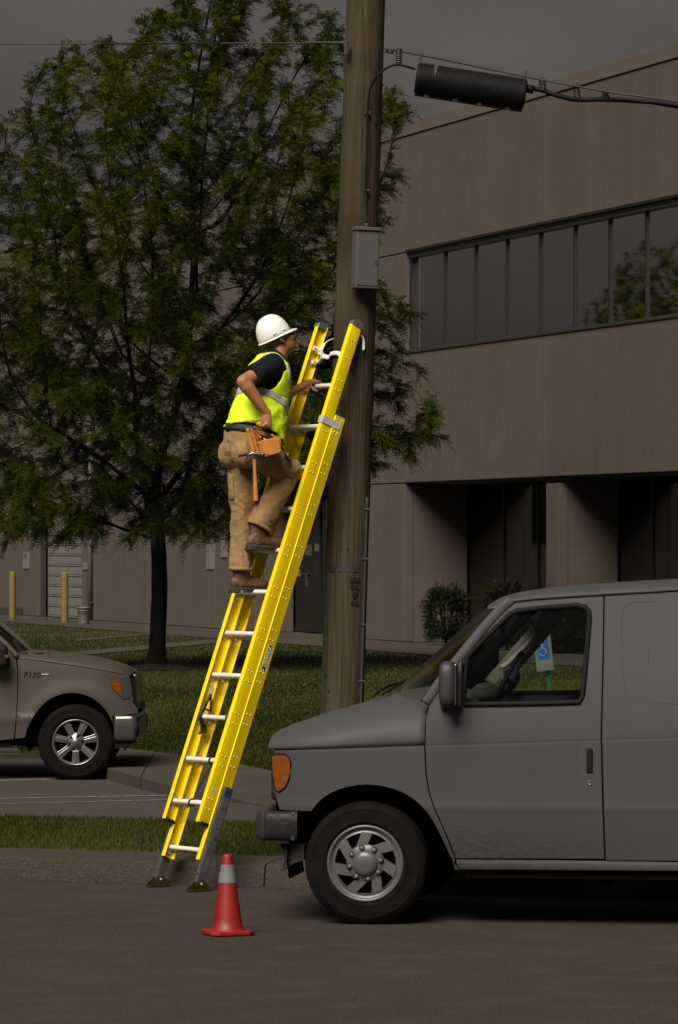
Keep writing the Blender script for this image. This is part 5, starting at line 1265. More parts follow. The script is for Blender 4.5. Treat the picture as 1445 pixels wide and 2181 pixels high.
m = MB(); m.loft([(WX, -0.8, 0.36), (WX, 0.8, 0.36)], 0.05, n=10); m.build('axle', WELL, van)
# cabin: bulkhead, dash, wheel, seat, pillar trim with grab handle, mirror
m = MB(); m.box((2.55, -0.84, 0.45), (2.59, 0.84, 1.0)); m.build('seat_riser', INT, van)
m = MB(); m.box((3.2, -0.83, 0.45), (3.23, 0.83, 2.0)); m.build('bulkhead', INT, van)
m = MB(); m.add([(1.05, -0.82, 0.8), (1.05, 0.82, 0.8), (1.05, 0.82, 1.42), (1.05, -0.82, 1.42), (1.42, -0.82, 0.8), (1.42, 0.82, 0.8), (1.38, 0.82, 1.40), (1.38, -0.82, 1.40)], [(0, 1, 2, 3), (7, 6, 5, 4), (0, 4, 5, 1), (1, 5, 6, 2), (2, 6, 7, 3), (3, 7, 4, 0)]); m.build('dashboard', INT, van, bevel=0.04)
m = MB(); m.sphere((1.40, -0.42, 1.42), (0.10, 0.2, 0.075), n=20, m=10); m.build('instrument_hood', INT, van, smooth=True)
sx, sz = V(1082, 1440, -0.42); sw = bpy.data.objects.new('steering_wheel', None); col.objects.link(sw); sw.parent = van; sw.location = (sx, -0.42, sz - 0.02); sw.rotation_euler = (0, math.radians(-62), 0)
m = MB(); P = [(0.19 * math.cos(a), 0.19 * math.sin(a), 0) for a in [2 * math.pi * k / 32 for k in range(33)]]; m.loft(P, 0.016, ref=(0, 0, 1), n=10, cap=False); m.build('grip_ring', BLKTRIM, sw, smooth=True)
m = MB(); m.sphere((0, 0, -0.03), (0.08, 0.08, 0.04)); m.build('hub', INT, sw, smooth=True)
for a in (0.5, 2.64, 4.71):
    m = MB(); m.loft([(0, 0, -0.03), (0.18 * math.cos(a), 0.18 * math.sin(a), 0)], 0.018, n=8); m.build('spoke', INT, sw)
m = MB(); m.loft([(sx - 0.02, -0.42, sz - 0.04), (1.25, -0.42, 1.2)], 0.04, n=10); m.build('steering_column', INT, van)
for sgn in (1,):
    tr = VL([(1050, 1460), (1095, 1408), (1150, 1345), (1185, 1302)], 0.82); P = [Vector((x, 0.80, z)) for x, z in tr]
    m = MB(); m.loft(ipol(P, 5), (0.065, 0.03), ref=(1, 0, 0), n=12, power=3); pt = m.build('pillar_trim', INTL, van, smooth=True)
    gh = VL([(1068, 1420), (1082, 1414), (1128, 1368), (1142, 1346), (1132, 1330)], 0.76); m = MB(); m.loft(ipol([Vector((x, 0.73, z)) for x, z in gh], 6), 0.018, n=10); m.build('grab_handle', mat('pale_grab_handle', (0.26, 0.24, 0.20), 0.6), pt, smooth=True)
x0, z0 = V(1066, 1347, 0.0); m = MB(); m.box((x0 - 0.02, -0.12, z0 - 0.035), (x0 + 0.02, 0.12, z0 + 0.035)); m.build('rear_view_mirror', BLKTRIM, van, bevel=0.012)
m = MB(); m.loft([(x0, 0, z0 + 0.03), (x0 - 0.03, 0, z0 + 0.1)], 0.01, n=6); m.build('mirror_stem', BLKTRIM, van)
m = MB(); m.box((1.0 + 0.75, -0.82, 1.98), (3.2, 0.82, 2.0)); m.build('headliner', INT, van)
for y in (-0.45, 0.45):
    se = bpy.data.objects.new('seat', None); col.objects.link(se); se.parent = van; se.location = (2.35, y, 0.62)
    m = MB(); m.box((-0.3, -0.25, 0.0), (0.22, 0.25, 0.22)); m.build('cushion', INT, se, bevel=0.05)
    m = MB(); m.obox((0.30, 0, 0.50), (0.07, 0, 0.02), (0, 0.24, 0), (0.06, 0, 0.32)); m.build('backrest', INT, se, bevel=0.05)

# ------------------------------------------------------------------ pickup truck
TPAINT = mat('truck_paint', (0.070, 0.058, 0.045), 0.5, c2=(0.064, 0.053, 0.040), vs=2, coat=0.08, spec=0.25)
RIMC = mat('polished_wheel', (0.22, 0.205, 0.185), 0.25, 0.6, c2=(0.14, 0.13, 0.115), vs=14)
CHRD = mat('dull_chrome', (0.20, 0.185, 0.155), 0.16, 0.85)
TYAW = math.radians(2.0); tex = Vector((-math.cos(TYAW), math.sin(TYAW), 0)); tey = Vector((math.sin(TYAW) * -1, math.cos(TYAW), 0))
tw_ = G(169, 1661); TWX, TWR = 0.70, 0.378
# local frame: x runs from the nose to the tail (towards the photograph's left), y away from the eye
TO_ = Vector((tw_.x, tw_.y, 0)) - tex * TWX + tey * 0.97
truck = thing('pickup_truck', 'tan pickup truck parked on the lot with its front wheel at the walk', 'truck')
truck.matrix_world = axes(TO_, tex, tey, (0, 0, 1))
# mirrored frame (x left, y away, z up) is left-handed: use y towards the eye instead
truck.matrix_world = axes(TO_, tex, -tey, (0, 0, 1))
def T(px, py, lat=0.97):
    o = TO_ - tey * lat; k = (px - CX) / F; x = (k * o.y - o.x) / (tex.x - k * tex.y); y = (o + tex * x).y
    return (x, H - (py - HY) * y / F)
def TL(pts, lat=0.97): return [T(px, py, lat) for px, py in pts]
def tlat(x, z):
    w = 0.955
    if z > 1.08: w -= 0.10 * ((z - 1.08) / 0.8) ** 1.2
    if x < 0.6: w -= 0.17 * ((0.6 - x) / 0.6) ** 2.2
    r = math.hypot(x - TWX, z - 0.40); a = math.exp(-((r - 0.50) / 0.085) ** 2) * (1 if z > 0.35 else 0)
    w += 0.020 * a
    w += 0.014 * math.exp(-((z - 0.62) / 0.03) ** 2) * (1 if x > 1.0 else 0)
    if z < 0.6: w -= 0.04 * ((0.6 - z) / 0.25)
    return w
t_arch = [tuple(q)[:2] for q in ipol([(x_, y_, 0) for x_, y_ in [(62, 1569), (66, 1552), (80, 1525), (100, 1500), (125, 1483), (160, 1475), (195, 1482), (222, 1500), (240, 1523), (248, 1545)]], 4)]
tf = [(282, 1440), (286, 1470), (291, 1500), (300, 1512), (300, 1521), (247, 1524)] + t_arch[::-1][1:] + [(60, 1571), (40, 1573), (44, 1530), (47, 1470), (47, 1425), (44, 1400), (75, 1402), (120, 1408), (180, 1417), (240, 1427), (270, 1433)]
for sg in (1, -1):
    fn = lambda x, z: tlat(x, z)
    panel('fender', [TL(tf)], fn, TPAINT, truck, sg, cell=0.035)
    dpoly = TL([(42, 1400), (45, 1425), (45, 1470), (42, 1530), (37, 1573), (0, 1577), (-130, 1577)]) + [(2.62, T(-130, 1400)[1])]
    dpoly = TL([(40, 1397), (45, 1425), (45, 1470), (42, 1530), (37, 1574), (0, 1577), (-180, 1577), (-185, 1424), (27, 1419), (29, 1405), (22, 1385), (0, 1366), (-2, 1352), (20, 1374)])
    dr_ = panel('door', [dpoly], fn, TPAINT, truck, sg, cell=0.05)
    # side glass, dark
    gp = TL([(24, 1388), (29, 1405), (27, 1419), (-182, 1423), (-150, 1300), (-60, 1303), (-2, 1366)]); panel('window_pane', [gp], lambda x, z: tlat(x, z) - 0.02, DOORGL, dr_, sg, cell=0.1, thick=0.004)
    m = MB(); pts = [Vector((x, sg * (tlat(x, z) - 0.005), z)) for x, z in TL([(46, 1400), (20, 1372), (-10, 1346), (-70, 1298), (-150, 1290), (-240, 1292)])]; m.loft(ipol(pts, 4), (0.03, 0.03), n=10); m.build('roof_pillar', TPAINT, truck, smooth=True)
    # mirror with amber repeater
    m = MB(); mx_, mz_ = T(8, 1398, 1.1); m.box((mx_ - 0.085, sg * 1.08 - 0.07, mz_ - 0.11), (mx_ + 0.12, sg * 1.08 + 0.1, mz_ + 0.12)); mi = m.build('door_mirror', BLKTRIM, truck, bevel=0.04)
    m = MB(); m.box((mx_ - 0.092, sg * 1.08 + sg * 0.03 - 0.02, mz_ - 0.01), (mx_ - 0.06, sg * 1.08 + sg * 0.03 + 0.075, mz_ + 0.02)); m.build('repeater_lamp', AMBER, mi)
    # lamp unit
    lm = TL([(242, 1446), (268, 1443), (283, 1443), (286, 1460), (288, 1476), (282, 1488), (266, 1489), (255, 1476), (244, 1464)])
    hl = panel('headlight', [lm], lambda x, z: tlat(x, z) + 0.008, mat('headlight_lens', (0.045, 0.045, 0.042), 0.08, coat=0.8), truck, sg, cell=0.03, thick=0.03)
    am = TL([(244, 1448), (261, 1447), (268, 1484), (256, 1475), (246, 1463)]); panel('turn_lamp', [am], lambda x, z: tlat(x, z) + 0.013, AMBER, hl, sg, cell=0.03, thick=0.01)
    # wheels
    for wx in (TWX, TWX + 3.67):
        wh = bpy.data.objects.new('wheel', None); col.objects.link(wh); wh.parent = truck; c = Vector((wx, sg * 0.86, TWR)); ty, M_ = tyre(wh, c, TWR, 0.232, 0.26, sg)
        m = MB(); m.lathe([(0.238, 0.10), (0.232, 0.122), (0.222, 0.124), (0.212, 0.10), (0.205, 0.04), (0.205, -0.06)], 56, M_); m.build('rim', RIMC, wh, smooth=True)
        m = MB(); m.lathe([(0.21, 0.02), (0.0, 0.02)], 32, M_); m.build('brake_disc', WELL, wh)
        m = MB(); m.lathe([(0.0, 0.112), (0.035, 0.112), (0.042, 0.10), (0.085, 0.088), (0.10, 0.08), (0.10, 0.04)], 40, M_); m.build('hub', RIMC, wh, smooth=True)
        for k in range(7):
            a = 2 * math.pi * k / 7 + math.pi / 2; m = MB()
            for (w0, w1, z_) in ((0.030, 0.040, 0.096), (0.010, 0.014, 0.104)):
                P = []
                for zz_ in (0.05, z_):
                    for (r, w) in ((0.085, -w0), (0.216, -w1), (0.216, w1), (0.085, w0)): P.append(M_ @ Vector((r * math.cos(a) - w * math.sin(a), r * math.sin(a) + w * math.cos(a), zz_ + (0.006 if r > 0.2 else 0))))
                m.add(P, [(0, 3, 2, 1), (4, 5, 6, 7), (0, 1, 5, 4), (1, 2, 6, 5), (2, 3, 7, 6), (3, 0, 4, 7)])
            m.build('spoke', RIMC, wh, bevel=0.005)
        for k in range(6):
            a = 2 * math.pi * k / 6 + 0.2; m = MB(); m.lathe([(0.0145, 0.085), (0.0145, 0.10), (0.0, 0.104)], 10, M_ @ Matrix.Translation((0.068 * math.cos(a), 0.068 * math.sin(a), 0))); m.build('wheel_nut', BLKTRIM, wh, smooth=True)
        m = MB(); n = 14; vs = []
        for k in range(n + 1):
            a = -0.3 + (math.pi + 0.6) * k / n
            for y in (0.3, 0.93): vs.append((wx + 0.50 * math.cos(a), sg * y, 0.42 + 0.47 * math.sin(a)))
        m.add(vs, [(2 * k, 2 * k + 2, 2 * k + 3, 2 * k + 1) for k in range(n)]); m.add([(wx - 0.5, sg * 0.3, 0.3), (wx + 0.55, sg * 0.3, 0.3), (wx + 0.55, sg * 0.3, 0.9), (wx - 0.5, sg * 0.3, 0.9)], [(0, 1, 2, 3)]); m.build('wheel_housing', WELL, truck)
    # chrome step bar
    x0, z0 = T(50, 1600, 1.0); m = MB(); m.loft([(x0, sg * 0.97, z0), (x0 + 0.03, sg * 0.985, z0), (3.9, sg * 0.985, z0)], 0.036, ref=(0, 1, 0), n=14, round_=True); m.build('step_bar', CHROME, truck, smooth=True)
    m = MB(); m.box((1.35, sg * 0.84 - 0.05, 0.33), (4.0, sg * 0.84 + 0.05, 0.43)); m.build('sill_rail', WELL, truck)
# bonnet, nose, bumper
hb_ = [(284, 1442), (279, 1432), (266, 1421), (240, 1412), (200, 1403), (150, 1396), (100, 1390), (60, 1388), (44, 1386)]
hbl = TL(hb_, 0.0); hel = TL([(284, 1442), (270, 1434), (240, 1428), (180, 1418), (120, 1409), (75, 1403), (44, 1400)])
def tb_(u, v):
    x = hbl[0][0] + (hbl[-1][0] - hbl[0][0]) * u ** 1.3; zc = lerp(x, [p[0] for p in hbl], [p[1] for p in hbl]); ze = lerp(x, [p[0] for p in hel], [p[1] for p in hel]) + 0.003
    ze -= 0.012; w = tlat(x, ze) + 0.005; th = math.pi * v; c, s_ = math.cos(th), math.sin(th)
    return (x, -math.copysign(abs(c) ** 0.6, c) * w, ze + max(zc + 0.015 - ze, 0.002) * abs(s_) ** 0.8)
grid('bonnet', tb_, 30, 41, TPAINT, truck, 0.012)
def tn_(u, v):
    z = 0.68 + (T(284, 1442)[1] - 0.68) * v; w = tlat(0.09, z) - 0.005; y = -w + 2 * w * u; return (0.15 - 0.035 * (1 - (y / w) ** 2) - 0.02 * (1 - v), y, z)
grid('nose_panel', tn_, 21, 8, TPAINT, truck)
m = MB(); m.box((0.10, -0.5, 0.72), (0.15, 0.5, 1.05)); m.build('grille', CHRD, truck, bevel=0.03)
def tbm(u, v):
    s_ = -1 + 2 * u; a = abs(s_); y = math.copysign(min(1.0, a / 0.80), s_) * 0.955; x = 0.065 + 0.035 * (min(a, 0.8) / 0.8) ** 4 + max(0, a - 0.80) / 0.20 * 0.215
    z = T(270, 1579)[1] + (T(270, 1523)[1] - T(270, 1579)[1]) * v; b = 0.03 * math.sin(math.pi * v) ** 0.5
    return (x + (0 if a > 0.84 else -b + 0.02), y + (math.copysign(b, s_) if a > 0.78 else 0), z + 0.01 * (1 - min(1, a)))
grid('bumper', tbm, 60, 13, CHRD, truck, 0.01)
for sg in (1, -1):
    x0, z0 = T(301, 1553, 0.9); m = MB(); m.sphere((0.09, sg * 0.945, z0), (0.03, 0.06, 0.085)); m.build('fog_lamp_pocket', BLKTRIM, truck, smooth=True)
m = MB(); m.add([Vector((x, y, z)) for y in (-0.93, 0.93) for x, z in TL([(298, 1577), (245, 1580), (238, 1592), (262, 1594), (290, 1585)], 0.93)], [(0, 1, 2, 3, 4), (9, 8, 7, 6, 5)] + [(i, (i + 1) % 5, 5 + (i + 1) % 5, 5 + i) for i in range(5)]); m.build('air_dam', BLKTRIM, truck)
# cab, bed, screen
def scr(u, v):
    a, b = T(48, 1396, 0.86), T(-62, 1300, 0.80); ac, bc_ = T(62, 1390, 0.0), T(-50, 1296, 0.0); s_ = -1 + 2 * v; g = 1 - abs(s_) ** 2.2; w = 0.88 - 0.1 * u
    return (a[0] + (b[0] - a[0]) * u + (ac[0] + (bc_[0] - ac[0]) * u - a[0] - (b[0] - a[0]) * u) * g, s_ * w, a[1] + (b[1] - a[1]) * u + 0.02 * g)
grid('windscreen', scr, 8, 17, DARKGL, truck)
xr, zr_ = T(-60, 1297, 0.8); m = MB(); m.box((xr, -0.80, zr_ - 0.03), (xr + 1.7, 0.80, zr_ + 0.05)); m.build('roof', TPAINT, truck, bevel=0.03)
m = MB(); m.box((xr + 1.66, -0.85, 0.6), (xr + 1.75, 0.85, zr_)); m.build('cab_back', TPAINT, truck, bevel=0.03)
for sg in (1, -1):
    m = MB(); m.box((3.42, sg * 0.92 - 0.03, 0.55), (5.55, sg * 0.92 + 0.03, 1.22)); m.build('bed_side', TPAINT, truck, bevel=0.03)
m = MB(); m.box((2.64, -0.93, 0.5), (3.4, 0.93, 1.15)); m.build('rear_cab_panel', TPAINT, truck, bevel=0.03)
m = MB(); m.box((0.7, -0.8, 0.36), (5.5, 0.8, 0.45)); m.build('floor', WELL, truck)
m = MB(); m.box((5.5, -0.9, 0.55), (5.56, 0.9, 1.2)); m.build('tailgate', TPAINT, truck, bevel=0.01)
m = MB(); a_ = T(62, 1391, 0.45); m.box((a_[0] - 0.02, -0.8, a_[1] - 0.01), (a_[0] + 0.16, 0.8, a_[1] + 0.012)); m.build('cowl', BLKTRIM, truck, bevel=0.01)
for k in range(4):
    x0, z0 = T(80 + 5 * k, 1393, 0.6); m = MB(); m.box((x0 - 0.006, 0.42, z0 + 0.004), (x0 + 0.006, 0.72, z0 + 0.012)); m.build('vent_slot', WELL, truck)
x0, z0 = T(55, 1388, 0.5); m = MB(); m.loft(ipol([(x0, 0.5, z0), (x0 + 0.05, 0.4, z0 + 0.05), (x0 + 0.12, 0.1, z0 + 0.12)], 5), 0.012, n=6); m.build('wiper', BLKTRIM, truck, smooth=True)
# aerial, badge
x0, z0 = T(113, 1411, 0.86); x1, z1 = T(101, 1246, 0.86); m = MB(); m.loft([(x0, 0.86, z0 + 0.02), (x1, 0.86, z1)], [(0.003, 0.003), (0.0016, 0.0016)], n=6); ae = m.build('aerial', BLKTRIM, truck)
m = MB(); m.lathe([(0.024, 0), (0.02, 0.008), (0.008, 0.016), (0.005, 0.035)], 14, Matrix.Translation((x0, 0.86, z0)), close=True); m.build('aerial_base', BLKTRIM, ae, smooth=True)
x0, z0 = T(76, 1437.5); text_mesh('F150', 0.078, mat('badge_black', (0.012, 0.011, 0.01), 0.4), 'badge', truck, axes((x0, tlat(x0, z0) + 0.003, z0), (-1, 0, 0), (0, 0, 1), (0, 1, 0)), 0.003, shear=0.2, squeeze=1.15, weight=0.0012)
x0, z0 = T(104, 1437); m = MB(); m.box((x0 - 0.04, tlat(x0, z0) - 0.002, z0 - 0.007), (x0 + 0.04, tlat(x0, z0) + 0.004, z0 + 0.007)); m.build('badge_bar', CHRD, truck, bevel=0.002)

# ------------------------------------------------------------------ bollards, bucket, parking sign
BOL = mat('faded_yellow_paint', (0.17, 0.115, 0.022), 0.6, c2=(0.13, 0.085, 0.018), vs=5, layers=(((0.09, 0.065, 0.02), 7, 0.58, 0.7, (1, 1, 0.4)),))
for px, py, lab in ((27, 1321, 'yellow steel bollard standing clear of the roller door near the ledge'), (138, 1327, 'yellow steel bollard standing in front of the roller door')):
    b = G(px, py, ZL); o = thing('bollard', lab, 'bollard', b, group='yellow bollards guarding the roller door'); m = MB(); m.lathe([(0.105, -0.02), (0.105, 1.38), (0.098, 1.41), (0.07, 1.43), (0.0, 1.437)], 28); m.build('post', BOL, o, smooth=True)
    m = MB(); m.lathe([(0.16, 0.0), (0.15, 0.02), (0.106, 0.03)], 24); m.build('footing_collar', CONC, o, smooth=True)
BUCK = mat('dirty_white_bucket', (0.17, 0.155, 0.135), 0.5, c2=(0.07, 0.06, 0.045), vs=12, lo=0.5, hi=0.7)
b = G(179, 1329, ZL); o = thing('bucket', 'dirty white plastic bucket by the downpipe', 'bucket', b)
m = MB(); m.lathe([(0.0, 0.004), (0.15, 0.004), (0.155, 0.02), (0.175, 0.44), (0.185, 0.445), (0.185, 0.47), (0.168, 0.472), (0.160, 0.43), (0.0, 0.42)], 32); m.build('pail', BUCK, o, smooth=True)
m = MB(); m.loft([(0.186 * math.cos(a), 0.186 * math.sin(a) , 0.42 - 0.12 * abs(math.sin(a))) for a in [math.pi + math.pi * k / 14 for k in range(15)]], 0.005, n=6); m.build('handle', GALV, o, smooth=True)
m = MB(); m.lathe([(0.181, 0.36), (0.187, 0.365), (0.187, 0.375), (0.182, 0.38)], 32); m.build('rib', BUCK, o, smooth=True)
BLUE = mat('blue_sign_face', (0.008, 0.055, 0.22), 0.5); SGW = mat('white_sign_face', (0.10, 0.10, 0.092), 0.5); SGG = mat('green_sign_edge', (0.02, 0.10, 0.06), 0.5)
Ys = 52.0; sc0 = W(1158, 1387, Ys); sn = Vector((-0.45, -0.89, 0)); sx_ = Vector((0.89, -0.45, 0)); up_ = (Vector((0, 0, 1)) - sx_ * 0.12).normalized(); sx_ = up_.cross(sn) * 1.0
if sx_.x < 0: sx_ = -sx_
ps = thing('parking_sign', 'accessible parking sign with a blue symbol on a green post, seen through the van window', 'sign', (sc0.x + 0.16, sc0.y + 0.1, ZL)); so3 = Vector(ps.location)
def sgn_box(cx, cz, hx, hz, d0, d1, mm, name, par=ps):
    c = sc0 - so3 + sx_ * cx + up_ * cz + sn * (d0 + d1) / 2; q = MB(); q.obox(c, sx_ * hx, up_ * hz, sn * (d1 - d0) / 2); return q.build(name, mm, par, bevel=0.002)
pl_ = sgn_box(0, 0, 0.118, 0.245, 0.0, 0.004, SGG, 'sign_plate'); sgn_box(0, 0, 0.110, 0.237, 0.0045, 0.006, SGW, 'sign_face', pl_); sgn_box(0, 0.03, 0.078, 0.13, 0.0065, 0.008, BLUE, 'symbol_panel', pl_)
SW = mat('white_symbol', (0.15, 0.15, 0.14), 0.5)
def sp_(x, z): return sc0 - so3 + sx_ * x + up_ * (z + 0.03) + sn * 0.010
q = MB(); q.sphere(sp_(-0.012, 0.092), 0.013); q.loft([sp_(-0.010, 0.07), sp_(-0.006, 0.0), sp_(0.028, -0.002), sp_(0.040, -0.055), sp_(0.055, -0.05)], 0.0085, n=6); q.loft([sp_(-0.009, 0.045), sp_(0.026, 0.042)], 0.007, n=6)
q.loft([sp_(-0.004 + 0.048 * math.cos(a), -0.042 + 0.048 * math.sin(a)) for a in [2.2 + 3.9 * k / 14 for k in range(15)]], 0.007, n=6); q.build('access_symbol', SW, pl_, smooth=True)
q = MB(); q.loft([Vector((0.0, 0, -0.05)), sc0 - so3 + up_ * 0.24 - sn * 0.02], 0.022, n=6); q.build('post', SGG, ps)

# ------------------------------------------------------------------ the climber
SKIN = mat('skin', (0.36, 0.155, 0.070), 0.5, c2=(0.31, 0.125, 0.055), vs=14, spec=0.35, bump=0.05, bs=120)
KHAKI = mat('khaki_canvas', (0.29, 0.178, 0.074), 0.9, spec=0.2, c2=(0.235, 0.140, 0.056), vs=7, bump=0.55, bs=26, sheen=0.1, bdist=0.02)
SHIRT = mat('black_cotton', (0.006, 0.006, 0.008), 0.9, spec=0.15, c2=(0.009, 0.009, 0.012), vs=9, bump=0.25, bs=25, bdist=0.02)
HIVIS = mat('hi_vis_lime', (0.76, 0.95, 0.008), 0.75, c2=(0.66, 0.87, 0.006), vs=6, bump=0.2, bs=22, bdist=0.02)
STRIPE = mat('reflective_stripe', (0.50, 0.47, 0.43), 0.45, c2=(0.42, 0.39, 0.36), vs=10)
BOOT = mat('brown_boot_leather', (0.150, 0.066, 0.030), 0.6, c2=(0.080, 0.034, 0.017), vs=16, bump=0.5, bs=40, lo=0.4, hi=0.65)
SOLE = mat('boot_sole', (0.045, 0.030, 0.020), 0.8, c2=(0.02, 0.016, 0.014), vs=20)
LEATH = mat('tan_tool_leather', (0.52, 0.185, 0.016), 0.5, c2=(0.40, 0.130, 0.011), vs=12, bump=0.25, bs=60)
BELT = mat('dark_belt_web', (0.022, 0.019, 0.015), 0.7)
HAT = mat('white_hard_hat', (0.80, 0.765, 0.715), 0.35, spec=0.4)
HAIR = mat('cropped_hair', (0.13, 0.060, 0.032), 0.8, c2=(0.19, 0.088, 0.045), vs=40)
LENS = glass('spectacle_lens', (0.95, 0.95, 0.95), 0.9)
Z = Vector((0, 0, 1))
pf, pr = Vector((0.854, 0.52, 0)), Vector((0.52, -0.854, 0))          # hips: forward, right
cf = Vector((0.965, 0.26, 0)).normalized(); cr_ = Vector((cf.y, -cf.x, 0))   # chest, turned by the reaching arm
FBASE = lad(-0.05, 0.09, 6 * STEP + 0.02)
man = thing('person', 'person in white hard hat and lime vest climbing the yellow ladder, tool pouch on belt', 'person', FBASE)
def fold(scale, amp, sx=1.0, sz=1.0, seed=0.0):
    def f(co, n):
        p = (co.x * scale * sx + seed, co.y * scale * sx, co.z * scale * sz)
        a = noise.noise(p); b = noise.noise((p[0] * 2.1 + 5, p[1] * 2.1, p[2] * 2.1))
        return amp * (1.0 - 2.0 * abs(a)) * 0.7 + amp * 0.4 * b
    return f
def bfig(name, me, m, parent=None): o = link(name, me, m, parent or man, True, False); o.location = -Vector(FBASE) if (parent is None) else (0, 0, 0); return o
# spine
SP = [W(530, 952, 29.33), W(533, 925, 29.33), W(540, 900, 29.34), W(550, 868, 29.36), W(563, 830, 29.385), W(573, 797, 29.40), W(579, 779, 29.41), W(584, 769, 29.41)]
def torso(mb, inflate, lo=0, hi=7, widths=None, cap=True):
    dep = [0.150, 0.150, 0.145, 0.140, 0.140, 0.128, 0.100, 0.060]; wid = [0.175, 0.178, 0.178, 0.185, 0.195, 0.200, 0.160, 0.070]
    pts, rr, rf = [], [], []
    for i in range(lo, hi + 1):
        f = i / 7.0; fw = pf.lerp(cf, min(1, f * 1.4)).normalized(); pts.append(SP[i]); rr.append((dep[i] + inflate, wid[i] + inflate)); rf.append(tuple(fw))
    P = ipol(pts, 4); n = len(P); R = [tuple(np.interp(k / 4, range(len(rr)), [q[j] for q in rr]) for j in (0, 1)) for k in range(n)]; RF = [Vector(rf[min(k // 4, len(rf) - 1)]).lerp(Vector(rf[min(k // 4 + 1, len(rf) - 1)]), (k % 4) / 4) for k in range(n)]
    mb.loft(P, R, ref=[tuple(x) for x in RF], n=28, power=2.3, cap=cap, round_=cap)
RSH, REL, RWR = W(571, 787, 29.215), W(519, 813, 29.03), W(569, 880, 29.07)
LSH, LEL, LWR = W(568, 790, 29.60), W(592, 852, 29.68), W(641, 824, 29.63)
# ---- head frame
hfd = Vector((0.862, 0.26, 0.435)).normalized(); hrt = Vector((hfd.y, -hfd.x, 0)).normalized(); hup = hrt.cross(hfd)
if hup.z < 0: hup = -hup
HC = W(597, 721, 29.42)
def hd(f, r, u): return HC + hfd * f + hrt * r + hup * u
hax = (hfd, hrt, hup)
b = MB()
b.sphere(hd(-0.010, 0, 0.022), (0.092, 0.075, 0.086), 24, 16, hax)                 # skull
b.sphere(hd(0.030, 0, -0.045), (0.068, 0.060, 0.072), 20, 12, hax)                # jaw mass
b.loft([hd(0.02, 0, -0.055), hd(0.078, 0, -0.095)], [(0.045, 0.052), (0.022, 0.026)], ref=tuple(hup), n=14, round_=True)   # chin
b.sphere(hd(0.082, 0, -0.093), (0.020, 0.024, 0.018), 12, 8, hax)
b.loft([hd(0.086, 0, 0.015), hd(0.100, 0, -0.006), hd(0.114, 0, -0.026), hd(0.098, 0, -0.038)], [(0.008, 0.010), (0.010, 0.011), (0.013, 0.016), (0.010, 0.014)], ref=tuple(hfd), n=10, round_=True)   # nose
for s in (-1, 1):
    b.sphere(hd(0.101, s * 0.012, -0.032), 0.010, 10, 7)                                     # nostril wings
    b.sphere(hd(0.060, s * 0.040, -0.022), (0.030, 0.026, 0.026), 14, 9, hax)                # cheeks
    b.loft([hd(0.084, s * 0.005, 0.026), hd(0.078, s * 0.045, 0.022)], 0.011, n=8, round_=True)   # brow
    # ear: rim and lobe
    b.loft(ipol([hd(0.006, s * 0.076, 0.012), hd(-0.010, s * 0.088, 0.028), hd(-0.026, s * 0.090, 0.012), hd(-0.020, s * 0.086, -0.012), hd(-0.004, s * 0.078, -0.030)], 4), 0.0075, n=8, round_=True)
    b.sphere(hd(-0.010, s * 0.077, 0.0), (0.014, 0.006, 0.024), 10, 8, hax)
b.loft([hd(0.094, -0.020, -0.056), hd(0.099, 0, -0.055), hd(0.094, 0.020, -0.056)], 0.007, n=8, round_=True)   # lips
b.loft([hd(0.090, -0.018, -0.067), hd(0.096, 0, -0.068), hd(0.090, 0.018, -0.067)], 0.008, n=8, round_=True)
b.loft([W(588, 772, 29.41), W(592, 757, 29.41), hd(-0.018, 0, -0.06), hd(-0.012, 0, -0.02)], [(0.070, 0.078), (0.062, 0.066), (0.060, 0.060), (0.06, 0.06)], ref=tuple(cf), n=18)   # neck
torso(b, -0.012)
# arms
def arm(sh, el, wr, s):
    b.loft(ipol([sh, sh.lerp(el, 0.35), sh.lerp(el, 0.7), el], 4), [(lerp(k, [0, 4, 9, 12], [0.066, 0.060, 0.052, 0.049]),) * 2 for k in range(13)], n=16, round_=True)
    b.loft(ipol([el, el.lerp(wr, 0.25), el.lerp(wr, 0.65), wr], 4), [(lerp(k, [0, 3, 8, 12], [0.047, 0.053, 0.040, 0.029]), lerp(k, [0, 3, 8, 12], [0.047, 0.050, 0.037, 0.024])) for k in range(13)], n=16, round_=True, ref=(0, 1, 0))
arm(RSH, REL, RWR, 1); arm(LSH, LEL, LWR, -1)
# right hand: palm down to the pouch, fingers curled back over its rim
HR = W(566, 908, 29.065); pd = (HR - RWR).normalized(); pside = Vector((-0.80, 0.25, 0.0)); pside = (pside - pd * pside.dot(pd)).normalized(); pn = pd.cross(pside)   # pside: towards the fingers' spread row
b.loft([RWR - pd * 0.01, RWR + pd * 0.035, RWR + pd * 0.085], [(0.025, 0.028), (0.026, 0.040), (0.022, 0.042)], ref=tuple(pn), n=14, round_=True)
def finger(root, pts, r): b.loft([root] + [root + q for q in pts], [(r * (1.08 - 0.10 * k), r * (1.08 - 0.10 * k)) for k in range(len(pts) + 1)], n=10, round_=True)
for k, (o_, ln_) in enumerate(((-0.030, 0.9), (-0.010, 1.02), (0.011, 0.98), (0.030, 0.80))):
    root = RWR + pd * (0.082 - 0.008 * abs(k - 1)) + Vector((0.30, -0.95, 0)).normalized() * (-o_) * 0.75 + Vector((0, 0, -1)) * (0.010 * k)
    back = Vector((-0.93, -0.25, 0.0))
    finger(root, [back * 0.030 * ln_ + pd * 0.018, back * 0.062 * ln_ + pd * 0.014 + Z * 0.004 * k * 0, back * 0.084 * ln_ + pd * 0.004], 0.0092)
